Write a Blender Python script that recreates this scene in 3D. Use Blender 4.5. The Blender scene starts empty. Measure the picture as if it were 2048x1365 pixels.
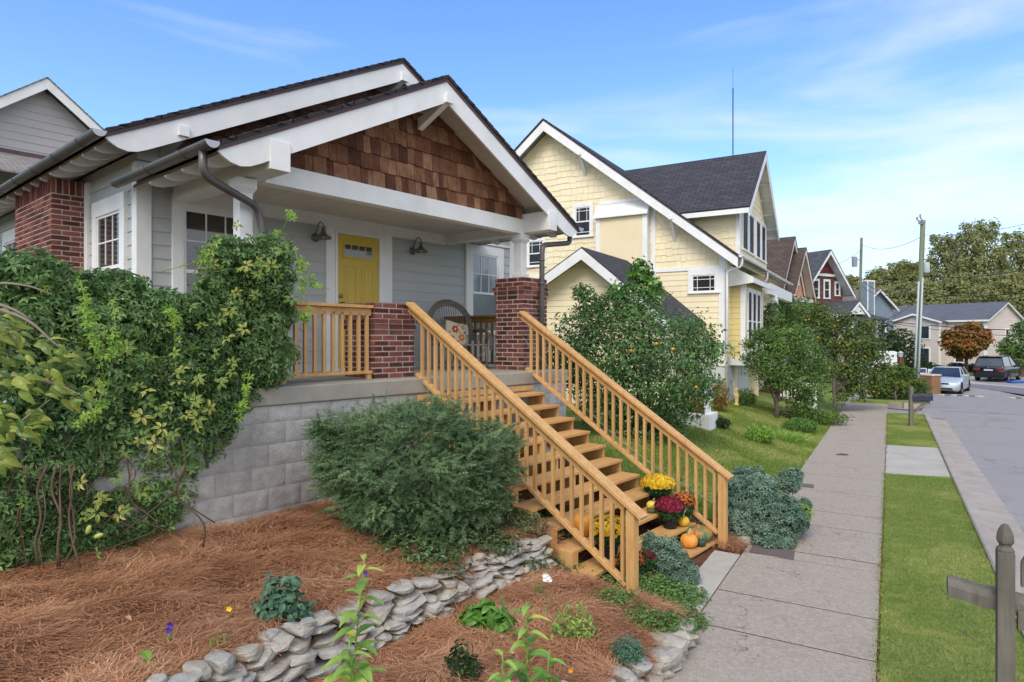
import bpy, math, random
import numpy as np
from mathutils import Vector, Matrix
R = math.radians
random.seed(7); RNG = np.random.default_rng(11)
scene = bpy.context.scene
COL = scene.collection

# ---------------------------------------------------------------- camera, sky, sun, exposure
cam_d = bpy.data.cameras.new('camera'); cam = bpy.data.objects.new('camera', cam_d); COL.objects.link(cam)
cam.location = (0, 0, 2.5); cam.rotation_euler = (R(90), 0, 0)
cam_d.sensor_width = 36; cam_d.lens = 36 * 1285 / 2048; cam_d.shift_y = -1.5 / 2048
cam_d.clip_start = .05; cam_d.clip_end = 3000
scene.camera = cam
SUN_EL, SUN_AZ = R(48), R(200)          # azimuth measured clockwise from +Y
world = bpy.data.worlds.new('World'); scene.world = world; world.use_nodes = True
nt = world.node_tree; nt.nodes.clear()
def wn(t, **k):
    n = nt.nodes.new(t)
    for a, b in k.items(): setattr(n, a, b)
    return n
sky = wn('ShaderNodeTexSky', sky_type='NISHITA', sun_disc=False, sun_elevation=SUN_EL, sun_rotation=SUN_AZ)
sky.altitude = 200; sky.air_density = 1.0; sky.dust_density = .6; sky.ozone_density = 3.0
hsv = wn('ShaderNodeHueSaturation'); hsv.inputs['Hue'].default_value = .506; hsv.inputs['Saturation'].default_value = 1.17; hsv.inputs['Value'].default_value = 1.42
nt.links.new(sky.outputs[0], hsv.inputs['Color'])
tc = wn('ShaderNodeTexCoord'); sep = wn('ShaderNodeSeparateXYZ'); nt.links.new(tc.outputs['Generated'], sep.inputs[0])
mp = wn('ShaderNodeMapping'); mp.inputs['Location'].default_value = (.35, .1, .6); mp.inputs['Rotation'].default_value = (0, R(-14), R(-25)); mp.inputs['Scale'].default_value = (1.1, 2.0, 7.5)
nt.links.new(tc.outputs['Generated'], mp.inputs[0])
cn = wn('ShaderNodeTexNoise'); cn.inputs['Scale'].default_value = 1.7; cn.inputs['Detail'].default_value = 7; cn.inputs['Roughness'].default_value = .52; cn.inputs['Distortion'].default_value = .35
nt.links.new(mp.outputs[0], cn.inputs['Vector'])
def mth(op, a, b=None, clamp=False):
    n = wn('ShaderNodeMath', operation=op); n.use_clamp = clamp
    for i, x in enumerate((a, b)):
        if x is None: continue
        if isinstance(x, (int, float)): n.inputs[i].default_value = x
        else: nt.links.new(x, n.inputs[i])
    return n.outputs[0]
# wisps: more of them towards the right of the view and towards the horizon
el = mth('MULTIPLY', sep.outputs['Z'], -1.15); rt = mth('MULTIPLY', sep.outputs['X'], .42)
bias = mth('ADD', mth('ADD', el, rt), .36)
f1 = mth('SUBTRACT', mth('ADD', mth('MULTIPLY', cn.outputs[0], 2.6), bias), 1.27)
f1 = mth('MULTIPLY', f1, 1.0, True); f1 = mth('POWER', f1, 1.3); f1 = mth('MULTIPLY', f1, .85, True)
hz = mth('POWER', mth('SUBTRACT', 1.0, mth('MULTIPLY', mth('ABSOLUTE', sep.outputs['Z']), 1.75), True), 3.6)
hz = mth('MULTIPLY', hz, mth('ADD', mth('MULTIPLY', sep.outputs['X'], .25), .85), True)
back = mth('MULTIPLY', mth('ADD', mth('MULTIPLY', sep.outputs['Y'], -1.6), .25), 1.0, True)      # unseen white cloud added behind the viewer as soft fill light
back = mth('MULTIPLY', back, mth('ADD', mth('MULTIPLY', cn.outputs[0], .5), .55), True)
def smix(f, c, col):
    m = wn('ShaderNodeMix', data_type='RGBA'); nt.links.new(f, m.inputs[0]); nt.links.new(c, m.inputs[6]); m.inputs[7].default_value = col; return m.outputs[2]
skyc = smix(hz, hsv.outputs[0], (2.9, 3.6, 4.7, 1)); skyc = smix(f1, skyc, (4.9, 5.1, 5.5, 1)); skyc = smix(back, skyc, (7.4, 7.4, 7.5, 1))
bg = wn('ShaderNodeBackground'); bg.inputs['Strength'].default_value = .115
nt.links.new(skyc, bg.inputs[0])
wo = wn('ShaderNodeOutputWorld'); nt.links.new(bg.outputs[0], wo.inputs[0])
sun_d = bpy.data.lights.new('sun', 'SUN'); sun_d.energy = 1.35; sun_d.angle = R(28); sun_d.color = (1, .93, .82)
sun = bpy.data.objects.new('sun', sun_d); COL.objects.link(sun)
sd = Vector((math.sin(SUN_AZ) * math.cos(SUN_EL), math.cos(SUN_AZ) * math.cos(SUN_EL), math.sin(SUN_EL)))
sun.rotation_euler = sd.to_track_quat('Z', 'Y').to_euler(); sun.location = sd * 40
scene.view_settings.view_transform = 'Standard'; scene.view_settings.look = 'None'
scene.view_settings.exposure = 0.88; scene.view_settings.gamma = 1
scene.cycles.max_bounces = 6; scene.cycles.transparent_max_bounces = 8
try: scene.cycles.use_denoising = True
except Exception: pass

# ---------------------------------------------------------------- frames of reference (metres)
FPX, CX, CY, CAMZ = 1285., 1024., 681., 2.5
def at(u, v, Y):                        # a point at depth Y
    return ((u - CX) / FPX * Y, Y, CAMZ - (v - CY) / FPX * Y)
YA = R(40.2); EXA = np.array([math.sin(YA), math.cos(YA)]); EYA = np.array([-math.cos(YA), math.sin(YA)])
OA = np.array([.302, 9.556]); ZA = 2.0315      # origin of the grey house (porch edge), porch floor level
def A2W(x, y, z=0):
    p = OA + x * EXA + y * EYA; return (p[0], p[1], z + ZA)
def W2A(X, Y): d = np.array([X, Y]) - OA; return d @ EXA, d @ EYA
AS = R(30.5); SD = np.array([math.sin(AS), math.cos(AS)]); ND = np.array([math.cos(AS), -math.sin(AS)])
S0 = np.array([1.035, 4.70])
def S2W(n, s, z=0): p = S0 + s * SD + n * ND; return (p[0], p[1], z)
def W2S(X, Y): d = np.array([X, Y]) - S0; return d @ ND, d @ SD
W1 = np.array([(-2.3, 2.6), (-1.85, 3.35), (-1.42, 4.2), (-1.0, 4.74), (-.55, 5.2), (-.1, 5.95), (.3, 6.38), (.75, 6.75), (1.3, 7.3)])
def seg_signed(P, pl):                  # distance to a polyline, positive on its left
    best = np.full(len(P), 1e9); sg = np.ones(len(P))
    for a, b in zip(pl[:-1], pl[1:]):
        d = b - a; t = np.clip(((P - a) @ d) / (d @ d), 0, 1); q = P - (a + t[:, None] * d)
        r = np.hypot(q[:, 0], q[:, 1]); c = d[0] * (P[:, 1] - a[1]) - d[1] * (P[:, 0] - a[0])
        m = r < best; best[m] = r[m]; sg[m] = np.sign(c[m])
    return best * sg
def sm(t): t = np.clip(t, 0, 1); return t * t * (3 - 2 * t)
def ground_h(X, Y):
    X = np.atleast_1d(np.asarray(X, float)); Y = np.atleast_1d(np.asarray(Y, float)); P = np.stack([X, Y], 1)
    n = (P - S0) @ ND; s = (P - S0) @ SD; ax = (P - OA) @ EXA; ay = (P - OA) @ EYA
    ramp = .74 * sm(-n / 3.3) * np.interp(s, [3, 9, 15], [1, .85, .78])
    d = seg_signed(P, W1)
    upper = .60 + .13 * sm(d / 1.8); lower = .17 + .12 * sm((-n - .1) / 1.0); lower = lower * sm((-n + .02) / .18); lower = lower * (1 - sm((s - .75) / .4) * sm((n + 1.75) / .45))
    bed = np.where(d > .1, upper, lower + (upper - lower) * sm((d + .06) / .16))
    k = sm((-ax - 2.1) / .25)
    h = np.where(n < 0, bed * k + ramp * (1 - k), 0)
    far = np.interp(s, [25, 41, 51, 62, 90, 150, 260], [0, -.49, -.3, -.2, 0, 5, 8])
    h = h + np.where(n < 0, far * np.clip(-n * 0 + 1, 0, 1), far)
    h = np.where((n > 2.55) & (s < 200), h - .122, h)
    return h
def AP(u, v, yl):                       # a point of the plane y = yl of the grey house, seen at (u, v)
    d = np.array([(u - CX) / FPX, 1.]); t = (yl + OA @ EYA) / (d @ EYA); return (d[0] * t, t, CAMZ - (v - CY) / FPX * t)
def gh(X, Y): return float(ground_h(X, Y)[0])
def GT(u, v, dz=0):                     # point of the ground seen at (u, v)
    z = 0.
    for _ in range(30):
        Y = (CAMZ - z) * FPX / (v - CY); X = (u - CX) / FPX * Y; z = .5 * z + .5 * (gh(X, Y) + dz)
    return (X, Y, gh(X, Y) + dz)

# ---------------------------------------------------------------- materials
def hexc(h, k=1.):
    h = h.lstrip('#'); c = [int(h[i:i + 2], 16) / 255 for i in (0, 2, 4)]
    return tuple(k * (x / 12.92 if x <= .04045 else ((x + .055) / 1.055) ** 2.4) for x in c) + (1,)
def lin(c, k=1.): return hexc(c, k) if isinstance(c, str) else tuple(c[:3]) + (1,)
class NT:
    def __init__(s, name):
        s.m = bpy.data.materials.new(name); s.m.use_nodes = True; s.t = s.m.node_tree; s.t.nodes.clear()
        s.out = s.n('ShaderNodeOutputMaterial'); s.b = s.n('ShaderNodeBsdfPrincipled'); s.l(s.b.outputs[0], s.out.inputs[0])
    def n(s, t, **k):
        x = s.t.nodes.new(t)
        for a, b in k.items(): setattr(x, a, b)
        return x
    def l(s, a, b): s.t.links.new(a, b)
    def coord(s, kind='Object', sc=(1, 1, 1), rot=(0, 0, 0)):
        c = s.n('ShaderNodeTexCoord'); m = s.n('ShaderNodeMapping'); m.inputs['Scale'].default_value = sc; m.inputs['Rotation'].default_value = rot
        s.l(c.outputs[kind], m.inputs[0]); return m.outputs[0]
    def noise(s, vec, sc, det=4, rough=.55, dist=0):
        x = s.n('ShaderNodeTexNoise'); x.inputs['Scale'].default_value = sc; x.inputs['Detail'].default_value = det
        x.inputs['Roughness'].default_value = rough; x.inputs['Distortion'].default_value = dist; s.l(vec, x.inputs['Vector']); return x.outputs[0]
    def ramp(s, fac, stops, interp='LINEAR'):
        r = s.n('ShaderNodeValToRGB'); r.color_ramp.interpolation = interp; e = r.color_ramp.elements
        while len(e) < len(stops): e.new(.5)
        for i, (p, c) in enumerate(stops): e[i].position = p; e[i].color = lin(c)
        s.l(fac, r.inputs[0]); return r.outputs[0]
    def mix(s, fac, a, b, mode='MIX'):
        x = s.n('ShaderNodeMix', data_type='RGBA', blend_type=mode)
        for i, y in ((0, fac), (6, a), (7, b)):
            if isinstance(y, (int, float)): x.inputs[i].default_value = y
            elif isinstance(y, (tuple, str)): x.inputs[i].default_value = lin(y)
            else: s.l(y, x.inputs[i])
        return x.outputs[2]
    def math(s, op, a, b=0., clamp=False):
        x = s.n('ShaderNodeMath', operation=op); x.use_clamp = clamp
        for i, y in enumerate((a, b)):
            if isinstance(y, (int, float)): x.inputs[i].default_value = y
            else: s.l(y, x.inputs[i])
        return x.outputs[0]
    def attr(s): a = s.n('ShaderNodeAttribute'); a.attribute_name = 'rnd'; return a.outputs['Fac']
    def bump(s, h, strength, dist=.01, normal=None):
        b = s.n('ShaderNodeBump'); b.inputs['Strength'].default_value = strength; b.inputs['Distance'].default_value = dist
        s.l(h, b.inputs['Height']);
        if normal: s.l(normal, b.inputs['Normal'])
        s.l(b.outputs[0], s.b.inputs['Normal']); return b.outputs[0]
    def color(s, c):
        if isinstance(c, (tuple, str)): s.b.inputs['Base Color'].default_value = lin(c)
        else: s.l(c, s.b.inputs['Base Color'])
    def rough(s, r, spec=.4, metal=0.):
        s.b.inputs['Roughness'].default_value = r; s.b.inputs['Specular IOR Level'].default_value = spec; s.b.inputs['Metallic'].default_value = metal
MATS = {}
def M(name, c1, c2=None, sc=4., stretch=(1, 1, 1), rough=.6, spec=.35, metal=0., bump=0., bsc=60., rnd=0., speck=None, dirt=None, det=5):
    if name in MATS: return MATS[name]
    t = NT(name); v = t.coord('Object', stretch)
    col = lin(c1)
    if c2 is not None:
        f = t.ramp(t.noise(v, sc, det, .6), [(.3, (0, 0, 0)), (.7, (1, 1, 1))]); col = t.mix(f, c1, c2)
    if dirt:                              # weathering with its own shape
        f = t.ramp(t.noise(t.coord('Object', (1, 1, .6)), dirt[1], 8, .7), [(.5, (0, 0, 0)), (.78, (1, 1, 1))]); col = t.mix(t.math('MULTIPLY', f, dirt[2]), col, dirt[0])
    if speck:
        f = t.ramp(t.noise(t.coord('Object'), speck[1], 2, .5), [(speck[2], (0, 0, 0)), (speck[2] + .06, (1, 1, 1))]); col = t.mix(f, col, speck[0])
    if rnd:
        k = t.math('MULTIPLY_ADD', t.attr(), 2 * rnd); k.node.inputs[2].default_value = 1 - rnd
        col = t.mix(1., col, k, 'MULTIPLY')
    t.color(col); t.rough(rough, spec, metal)
    if bump: t.bump(t.noise(v, bsc, 6, .65), bump, .01)
    MATS[name] = t.m; return t.m
def LEAF(name, stops, rough=.5, trans=.25, spec=.35):
    fix = lambda h: (lambda c: ((min(1, c[0] * 1.2), min(1, c[1] * 1.09), c[2] * .9, 1) if c[1] > c[0] * 1.02 else c))(lin(h))
    stops = [(p, fix(h)) for p, h in stops]; t = NT(name); c = t.ramp(t.attr(), stops)
    nv = t.noise(t.coord('Object'), 3., 3)
    c = t.mix(t.math('MULTIPLY', nv, .18), c, stops[0][1])
    t.color(c); t.rough(rough, spec)
    tr = t.n('ShaderNodeBsdfTranslucent'); t.l(c, tr.inputs[0]); ms = t.n('ShaderNodeMixShader'); ms.inputs[0].default_value = trans
    t.l(t.b.outputs[0], ms.inputs[1]); t.l(tr.outputs[0], ms.inputs[2]); t.l(ms.outputs[0], t.out.inputs[0]); return t.m
def SHINGLE(name, c1, c2, c3, row=.14, wid=.3):
    t = NT(name); uv = t.coord('UV')
    b = t.n('ShaderNodeTexBrick'); b.offset = .5; t.l(uv, b.inputs['Vector'])
    b.inputs['Color1'].default_value = lin(c1); b.inputs['Color2'].default_value = lin(c2); b.inputs['Mortar'].default_value = lin(c3)
    b.inputs['Scale'].default_value = 1; b.inputs['Brick Width'].default_value = wid; b.inputs['Row Height'].default_value = row
    b.inputs['Mortar Size'].default_value = .012; b.inputs['Mortar Smooth'].default_value = .3; b.inputs['Bias'].default_value = 0
    g = t.noise(t.coord('UV'), 90, 3, .7); g2 = t.noise(t.coord('UV'), 1.3, 4, .6)
    c = t.mix(.35, b.outputs[0], t.mix(1., b.outputs[0], t.mix(g, (.45, .45, .45), (1.6, 1.6, 1.6)), 'MULTIPLY'))
    c = t.mix(1., c, t.mix(g2, (.8, .8, .82), (1.2, 1.2, 1.18)), 'MULTIPLY')
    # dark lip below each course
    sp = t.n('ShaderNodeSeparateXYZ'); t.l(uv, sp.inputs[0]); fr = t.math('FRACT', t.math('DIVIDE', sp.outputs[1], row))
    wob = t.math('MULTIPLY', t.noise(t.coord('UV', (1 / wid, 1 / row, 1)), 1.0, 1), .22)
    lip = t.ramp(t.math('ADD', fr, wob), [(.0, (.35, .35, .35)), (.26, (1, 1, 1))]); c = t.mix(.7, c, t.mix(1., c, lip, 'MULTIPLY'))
    t.color(c); t.rough(.95, .2); t.bump(t.math('ADD', fr, t.math('MULTIPLY', g, .3)), .5, .012); return t.m

# ---------------------------------------------------------------- mesh building
class MB:
    def __init__(s): s.v = []; s.f = []; s.r = []; s.mi = []; s.cur = .5; s.m = 0
    def add(s, vs, fs):
        o = len(s.v); s.v += [tuple(map(float, p)) for p in vs]
        for f in fs: s.f.append([o + i for i in f]); s.r.append(s.cur); s.mi.append(s.m)
        return s
    def box(s, x0, x1, y0, y1, z0, z1):
        return s.hexa([(x0, y0, z0), (x1, y0, z0), (x1, y1, z0), (x0, y1, z0), (x0, y0, z1), (x1, y0, z1), (x1, y1, z1), (x0, y1, z1)])
    def hexa(s, p): return s.add(p, [(3, 2, 1, 0), (4, 5, 6, 7), (0, 1, 5, 4), (1, 2, 6, 5), (2, 3, 7, 6), (3, 0, 4, 7)])
    def prism(s, poly, axis, a, b):      # poly in the two other axes
        n = len(poly)
        def P(q, w): return (w, q[0], q[1]) if axis == 0 else (q[0], w, q[1]) if axis == 1 else (q[0], q[1], w)
        vs = [P(q, a) for q in poly] + [P(q, b) for q in poly]
        return s.add(vs, [tuple(range(n))[::-1], tuple(range(n, 2 * n))] + [(i, (i + 1) % n, n + (i + 1) % n, n + i) for i in range(n)])
    def beam(s, p, q, w, h, up=(0, 0, 1)):   # rectangular bar from p to q
        p = Vector(p); q = Vector(q); d = (q - p).normalized(); u = Vector(up); sx = d.cross(u).normalized(); u = sx.cross(d).normalized()
        c = [(-w / 2, -h / 2), (w / 2, -h / 2), (w / 2, h / 2), (-w / 2, h / 2)]
        A = [p + sx * a + u * b for a, b in c]; B = [q + sx * a + u * b for a, b in c]
        return s.hexa([A[0], A[1], B[1], B[0], A[3], A[2], B[2], B[3]])
    def tube(s, pts, r, n=8, cap=True):
        pts = [Vector(p) for p in pts]; rs = r if hasattr(r, '__len__') else [r] * len(pts); vs = []; fs = []
        ref = Vector((0, 0, 1)); pu = None
        for i, p in enumerate(pts):
            d = (pts[min(i + 1, len(pts) - 1)] - pts[max(i - 1, 0)]).normalized()
            if pu is None: pu = (d.cross(ref) if abs(d.z) < .95 else d.cross(Vector((1, 0, 0)))).normalized()
            u = (pu - d * pu.dot(d)).normalized(); w = d.cross(u); pu = u
            vs += [p + (u * math.cos(2 * math.pi * k / n) + w * math.sin(2 * math.pi * k / n)) * rs[i] for k in range(n)]
        for i in range(len(pts) - 1):
            for k in range(n): a = i * n + k; b = i * n + (k + 1) % n; fs.append((a, b, b + n, a + n))
        if cap: fs += [tuple(range(n))[::-1], tuple(range((len(pts) - 1) * n, len(pts) * n))]
        return s.add(vs, fs)
    def lathe(s, prof, c=(0, 0, 0), n=20, fr=None):    # prof (r, z); fr(angle) scales r
        vs = []; fs = []
        for r, z in prof:
            for k in range(n):
                a = 2 * math.pi * k / n; q = r * (fr(a, z) if fr else 1); vs.append((c[0] + q * math.cos(a), c[1] + q * math.sin(a), c[2] + z))
        for i in range(len(prof) - 1):
            for k in range(n): a = i * n + k; b = i * n + (k + 1) % n; fs.append((a, b, b + n, a + n))
        fs += [tuple(range(n))[::-1], tuple(range((len(prof) - 1) * n, len(prof) * n))]
        return s.add(vs, fs)
    def build(s, name, mat, parent=None, dz=0., smooth=False, bev=0., uv=False):
        me = bpy.data.meshes.new(name); me.from_pydata(s.v, [], s.f)
        for m in (mat if isinstance(mat, (list, tuple)) else [mat]): me.materials.append(m)
        me.polygons.foreach_set('material_index', s.mi)
        a = me.attributes.new('rnd', 'FLOAT', 'FACE'); a.data.foreach_set('value', s.r)
        if uv: make_uv(me)
        if smooth: me.polygons.foreach_set('use_smooth', [True] * len(me.polygons))
        me.update(); o = bpy.data.objects.new(name, me); COL.objects.link(o)
        if parent: o.parent = parent
        if dz: o.location.z = dz
        if bev:
            b = o.modifiers.new('bevel', 'BEVEL'); b.width = bev; b.segments = 2; b.limit_method = 'ANGLE'; b.angle_limit = R(50)
        return o
def make_uv(me):
    uvl = me.uv_layers.new(name='UVMap').data
    for p in me.polygons:
        n = p.normal
        if abs(n.z) > .985: ua, va = Vector((1, 0, 0)), Vector((0, 1, 0))
        else: ua = Vector((0, 0, 1)).cross(n).normalized(); va = n.cross(ua)
        for li in p.loop_indices:
            c = me.vertices[me.loops[li].vertex_index].co; uvl[li].uv = (c.dot(ua), c.dot(va))
def npobj(name, V, F, rnd, mat, parent=None, dz=0., smooth=False):   # V (n,3), F (m,k)
    V = np.ascontiguousarray(V, np.float32); F = np.ascontiguousarray(F, np.int32); m, k = F.shape
    me = bpy.data.meshes.new(name); me.vertices.add(len(V)); me.vertices.foreach_set('co', V.ravel())
    me.loops.add(m * k); me.loops.foreach_set('vertex_index', F.ravel())
    me.polygons.add(m); me.polygons.foreach_set('loop_start', np.arange(0, m * k, k, dtype=np.int32))
    try: me.polygons.foreach_set('loop_total', np.full(m, k, np.int32))
    except Exception: pass
    me.materials.append(mat); a = me.attributes.new('rnd', 'FLOAT', 'FACE'); a.data.foreach_set('value', np.asarray(rnd, np.float32))
    me.polygons.foreach_set('use_smooth', np.full(m, bool(smooth)))
    me.update(calc_edges=True); me.validate()
    o = bpy.data.objects.new(name, me); COL.objects.link(o)
    if parent: o.parent = parent
    if dz: o.location.z = dz
    return o
def tag(o, label=None, cat=None, group=None, kind=None):
    if label: o['label'] = label
    if cat: o['category'] = cat
    if group: o['group'] = group
    if kind: o['kind'] = kind
    return o
def thing(name, loc, rz=0., label=None, cat=None, group=None):
    o = bpy.data.objects.new(name, None); COL.objects.link(o); o.empty_display_size = .2
    o.location = loc; o.rotation_euler = (0, 0, rz); return tag(o, label, cat, group)
def copy_tree(o, parent=None):
    c = o.copy(); COL.objects.link(c)
    if parent: c.parent = parent
    for ch in [x for x in bpy.data.objects if x.parent == o]: copy_tree(ch, c)
    return c

# ---------------------------------------------------------------- foliage
def leaf4(l, w, fold=.12, droop=.15):
    return np.array([(0, 0, 0), (l * .45, -w / 2, l * fold), (l, 0, -l * droop), (l * .45, w / 2, l * fold)]), np.array([(0, 1, 2, 3)])
def leaf6(l, w, fold=.1, droop=.2):
    return (np.array([(0, 0, 0), (l * .3, -w * .46, l * fold), (l * .72, -w * .42, l * fold * .5), (l, 0, -l * droop), (l * .72, w * .42, l * fold * .5), (l * .3, w * .46, l * fold)]),
            np.array([(0, 1, 2, 3), (0, 3, 4, 5)]))
def leafN(l, w, fold=.12, droop=.3, seg=5, curl=.06):
    V = []; F = []
    for i in range(seg + 1):
        t = i / seg; x = l * t * (1 - .12 * t * droop); z = -l * droop * t ** 1.8 + l * curl * math.sin(math.pi * t); h = w / 2 * (math.sin(math.pi * min(1, t * .93 + .05)) ** .75) * (1 - .25 * t) * (0 if i == seg else 1); k = fold * h * 2.2; wv = .04 * l * math.sin(i * 2.1)
        V += [(x, -h, z + k + wv * (h > 0) * .4), (x, 0, z), (x, h, z + k - wv * (h > 0) * .4)]
    for i in range(seg): a = 3 * i; F += [(a, a + 1, a + 4, a + 3), (a + 1, a + 2, a + 5, a + 4)]
    return np.array(V), np.array(F)
def combine(parts):
    V = []; F = []; o = 0
    for v, f in parts: V.append(v); F.append(f + o); o += len(v)
    return np.concatenate(V), np.concatenate(F)
def rotz(v, a): c, s = math.cos(a), math.sin(a); return v @ np.array([[c, s, 0], [-s, c, 0], [0, 0, 1]])
def palmate(l, w, n=5, droop=.25, pet=.15):
    v, f = leaf6(l, w, .08, droop); out = []
    for i in range(n):
        a = (i - (n - 1) / 2) * (2 * math.pi * .82 / n); q = v.copy(); q[:, 0] += pet * l; out.append((rotz(q, a), f))
    return combine(out)
def spray(L, nl, nw, k=12, tip=True):    # a yew-like shoot along +x with needles
    out = []
    st = np.array([(0, -.0012, 0), (L, -.0008, 0), (L, .0008, 0), (0, .0012, 0)]); out.append((st, np.array([(0, 1, 2, 3)])))
    for i in range(k):
        x = L * (i + .5) / k
        for sg in (-1, 1):
            a = sg * R(58 - 28 * i / k); v, f = leaf4(nl * (1 - .3 * i / k), nw, .0, .05); v = rotz(v, a); v[:, 0] += x; v[:, 2] += nl * .25 * ((i % 3) - 1) * np.linspace(0, 1, 4); out.append((v, f))
    return combine(out)
def unit(a): return a / np.maximum(np.linalg.norm(a, axis=1, keepdims=True), 1e-9)
def frames(nrm, spin=None, along=None, rng=RNG):   # columns t,b,n
    n = unit(nrm)
    r = unit(rng.normal(size=n.shape)) if along is None else along
    t = unit(r - n * np.sum(r * n, 1, keepdims=True)); b = np.cross(n, t)
    return np.stack([t, b, n], 2)
def scatter(name, tmpl, pos, fr, scale, rnd, mat, parent=None, dz=0.):
    v, f = tmpl; m = len(pos)
    V = np.einsum('mij,kj->mki', fr, v) * np.asarray(scale).reshape(-1, 1, 1) + pos[:, None, :]
    F = (f[None] + (np.arange(m) * len(v))[:, None, None]).reshape(-1, f.shape[1])
    return npobj(name, V.reshape(-1, 3), F, np.repeat(rnd, len(f)), mat, parent, dz)
def blob_pts(blobs, n, shell=.3, lump=.12, lfreq=7., inner=.12, rng=RNG, cull=.72):
    B = np.array(blobs, float); w = (B[:, 3] * B[:, 4] + B[:, 4] * B[:, 5] + B[:, 3] * B[:, 5]); w /= w.sum()
    k = rng.choice(len(B), int(n * 1.9), p=w); d = unit(rng.normal(size=(len(k), 3)))
    lm = 1 + lump * (np.sin(d[:, 0] * lfreq + B[k, 0] * 9) * np.sin(d[:, 1] * lfreq + B[k, 1] * 7) + np.sin(d[:, 2] * lfreq * 1.3 + k)) * .8
    r = lm * (1 - np.abs(rng.normal(size=len(k))) * shell * .5); r = np.where(rng.random(len(k)) < inner, r * rng.random(len(k)) ** .4, r)
    P = B[k, :3] + d * B[k, 3:6] * r[:, None]; nr = unit(d / B[k, 3:6])
    keep = np.ones(len(k), bool)
    for j in range(len(B)):
        q = np.linalg.norm((P - B[j, :3]) / B[j, 3:6], axis=1); keep &= ~((q < cull) & (k != j) & (rng.random(len(k)) < .85))
    P, nr = P[keep][:n], nr[keep][:n]
    return P, nr
def crown(name, blobs, n, tmpl, mat, parent=None, size=(.7, 1.3), tilt=.7, up=.35, shell=.3, lump=.12, lfreq=7., inner=.12, dz=0., clampz=None, rpow=1., light=.5, cull=.72):
    P, N = blob_pts(blobs, n, shell, lump, lfreq, inner, cull=cull)
    if clampz is not None: k = P[:, 2] > clampz; P, N = P[k], N[k]
    nn = N + RNG.normal(size=N.shape) * tilt * .6; nn[:, 2] += up
    # clumps of one tone: a coherent value from position, plus leaf to leaf variation
    cl = .5 + .5 * np.sin(P[:, 0] * 3.1 + 1.3 * np.sin(P[:, 2] * 2.7)) * np.sin(P[:, 1] * 2.7 + P[:, 2] * 3.3)
    rn = np.clip((1 - light) * RNG.random(len(P)) ** rpow + light * cl * RNG.random(len(P)) ** .5, 0, 1)
    return scatter(name, tmpl, P, frames(nn), RNG.uniform(*size, len(P)), rn, mat, parent, dz)
def branches(name, base, tips, r0, mat, parent=None, wob=.12, mb=None, build=True):
    mb = mb or MB(); base = Vector(base)
    for t in tips:
        t = Vector(t); n = 6; pts = []; L = (t - base).length
        for i in range(n + 1):
            k = i / n; p = base.lerp(t, k) + Vector((random.uniform(-1, 1), random.uniform(-1, 1), random.uniform(-.4, .6))) * wob * L * .35 * math.sin(math.pi * k); pts.append(p)
        mb.tube(pts, [r0 * (1 - .8 * i / n) for i in range(n + 1)], 6)
    return mb.build(name, mat, parent, smooth=True) if build else mb
# ---------------------------------------------------------------- shared surface materials
WHITE = M('white_paint', '#e8e8e6', '#dfdfdc', 3, rough=.5, dirt=('#b0aca2', 2.0, .35), bump=.05, bsc=30)
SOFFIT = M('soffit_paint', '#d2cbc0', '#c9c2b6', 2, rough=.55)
GREYSID = M('grey_siding_paint', '#b2b5b3', '#aaadac', 1.5, (1, 1, 6), rough=.55, bump=.08, bsc=25, rnd=.03)
CEDAR = None
def cedar(name, stops, sat=1.):
    t = NT(name); v = t.coord('Object', (14, 14, 1.4)); c = t.ramp(t.attr(), stops)
    g = t.noise(v, 3.2, 5, .65, .4); c = t.mix(1., c, t.ramp(g, [(.2, (.5, .45, .42)), (.55, (1.1, 1.08, 1.05)), (.9, (1.35, 1.25, 1.1))]), 'MULTIPLY')
    st = t.ramp(t.noise(t.coord('Object', (1, 1, 1)), 3.5, 5, .7), [(.38, (1, 1, 1)), (.68, (.45, .38, .36))]); c = t.mix(.75, c, t.mix(1., c, st, 'MULTIPLY'))
    t.color(c); t.rough(.8, .2); t.bump(g, .5, .006); return t.m
CEDAR = cedar('cedar_shingle', [(0, '#573a2e'), (.3, '#7a5340'), (.6, '#936b52'), (.85, '#a68165'), (1, '#6b4738')])
CEDAR_D = cedar('weathered_cedar_shingle', [(0, '#6a4a40'), (.5, '#8a6556'), (1, '#a07a68')])
BRICK = M('red_brick', '#7c4a40', '#633c36', 9, rough=.92, spec=.12, rnd=.55, bump=.5, bsc=70, speck=('#b39a90', 38, .70), dirt=('#4d2f30', 3, .5))
MORTAR = M('brick_mortar', '#cdc4ba', '#b3a99f', 20, rough=.95, bump=.5, bsc=120)
CONC = M('porch_concrete', '#a5a093', '#938e83', 3, rough=.9, bump=.3, bsc=50, dirt=('#6f6b63', 2.2, .6), speck=('#c3bfb4', 90, .68))
BLOCK = M('split_face_block', '#b9b7b3', '#a5a39e', 8, rough=.95, bump=.9, bsc=34, rnd=.09, dirt=('#6b6963', 1.1, .65), speck=('#cfcecb', 70, .66))
BMORT = M('block_mortar', '#aaa7a1', '#9a978f', 9, rough=.95, bump=.3)
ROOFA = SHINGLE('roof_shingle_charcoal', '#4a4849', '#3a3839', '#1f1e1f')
DRIP = M('drip_edge_metal', '#5c4645', '#4d3b3a', 3, rough=.5)
GUT = M('bronze_gutter', '#66615e', '#575350', 4, rough=.42, spec=.5, metal=.35, bump=.06, bsc=20)
GUTIN = M('gutter_zinc', '#a7a9ac', None, rough=.35, metal=.6)
YDOOR = M('yellow_door_paint', '#c8ab3c', '#c2a538', 2, rough=.42, spec=.5, bump=.04, bsc=30)
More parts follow.
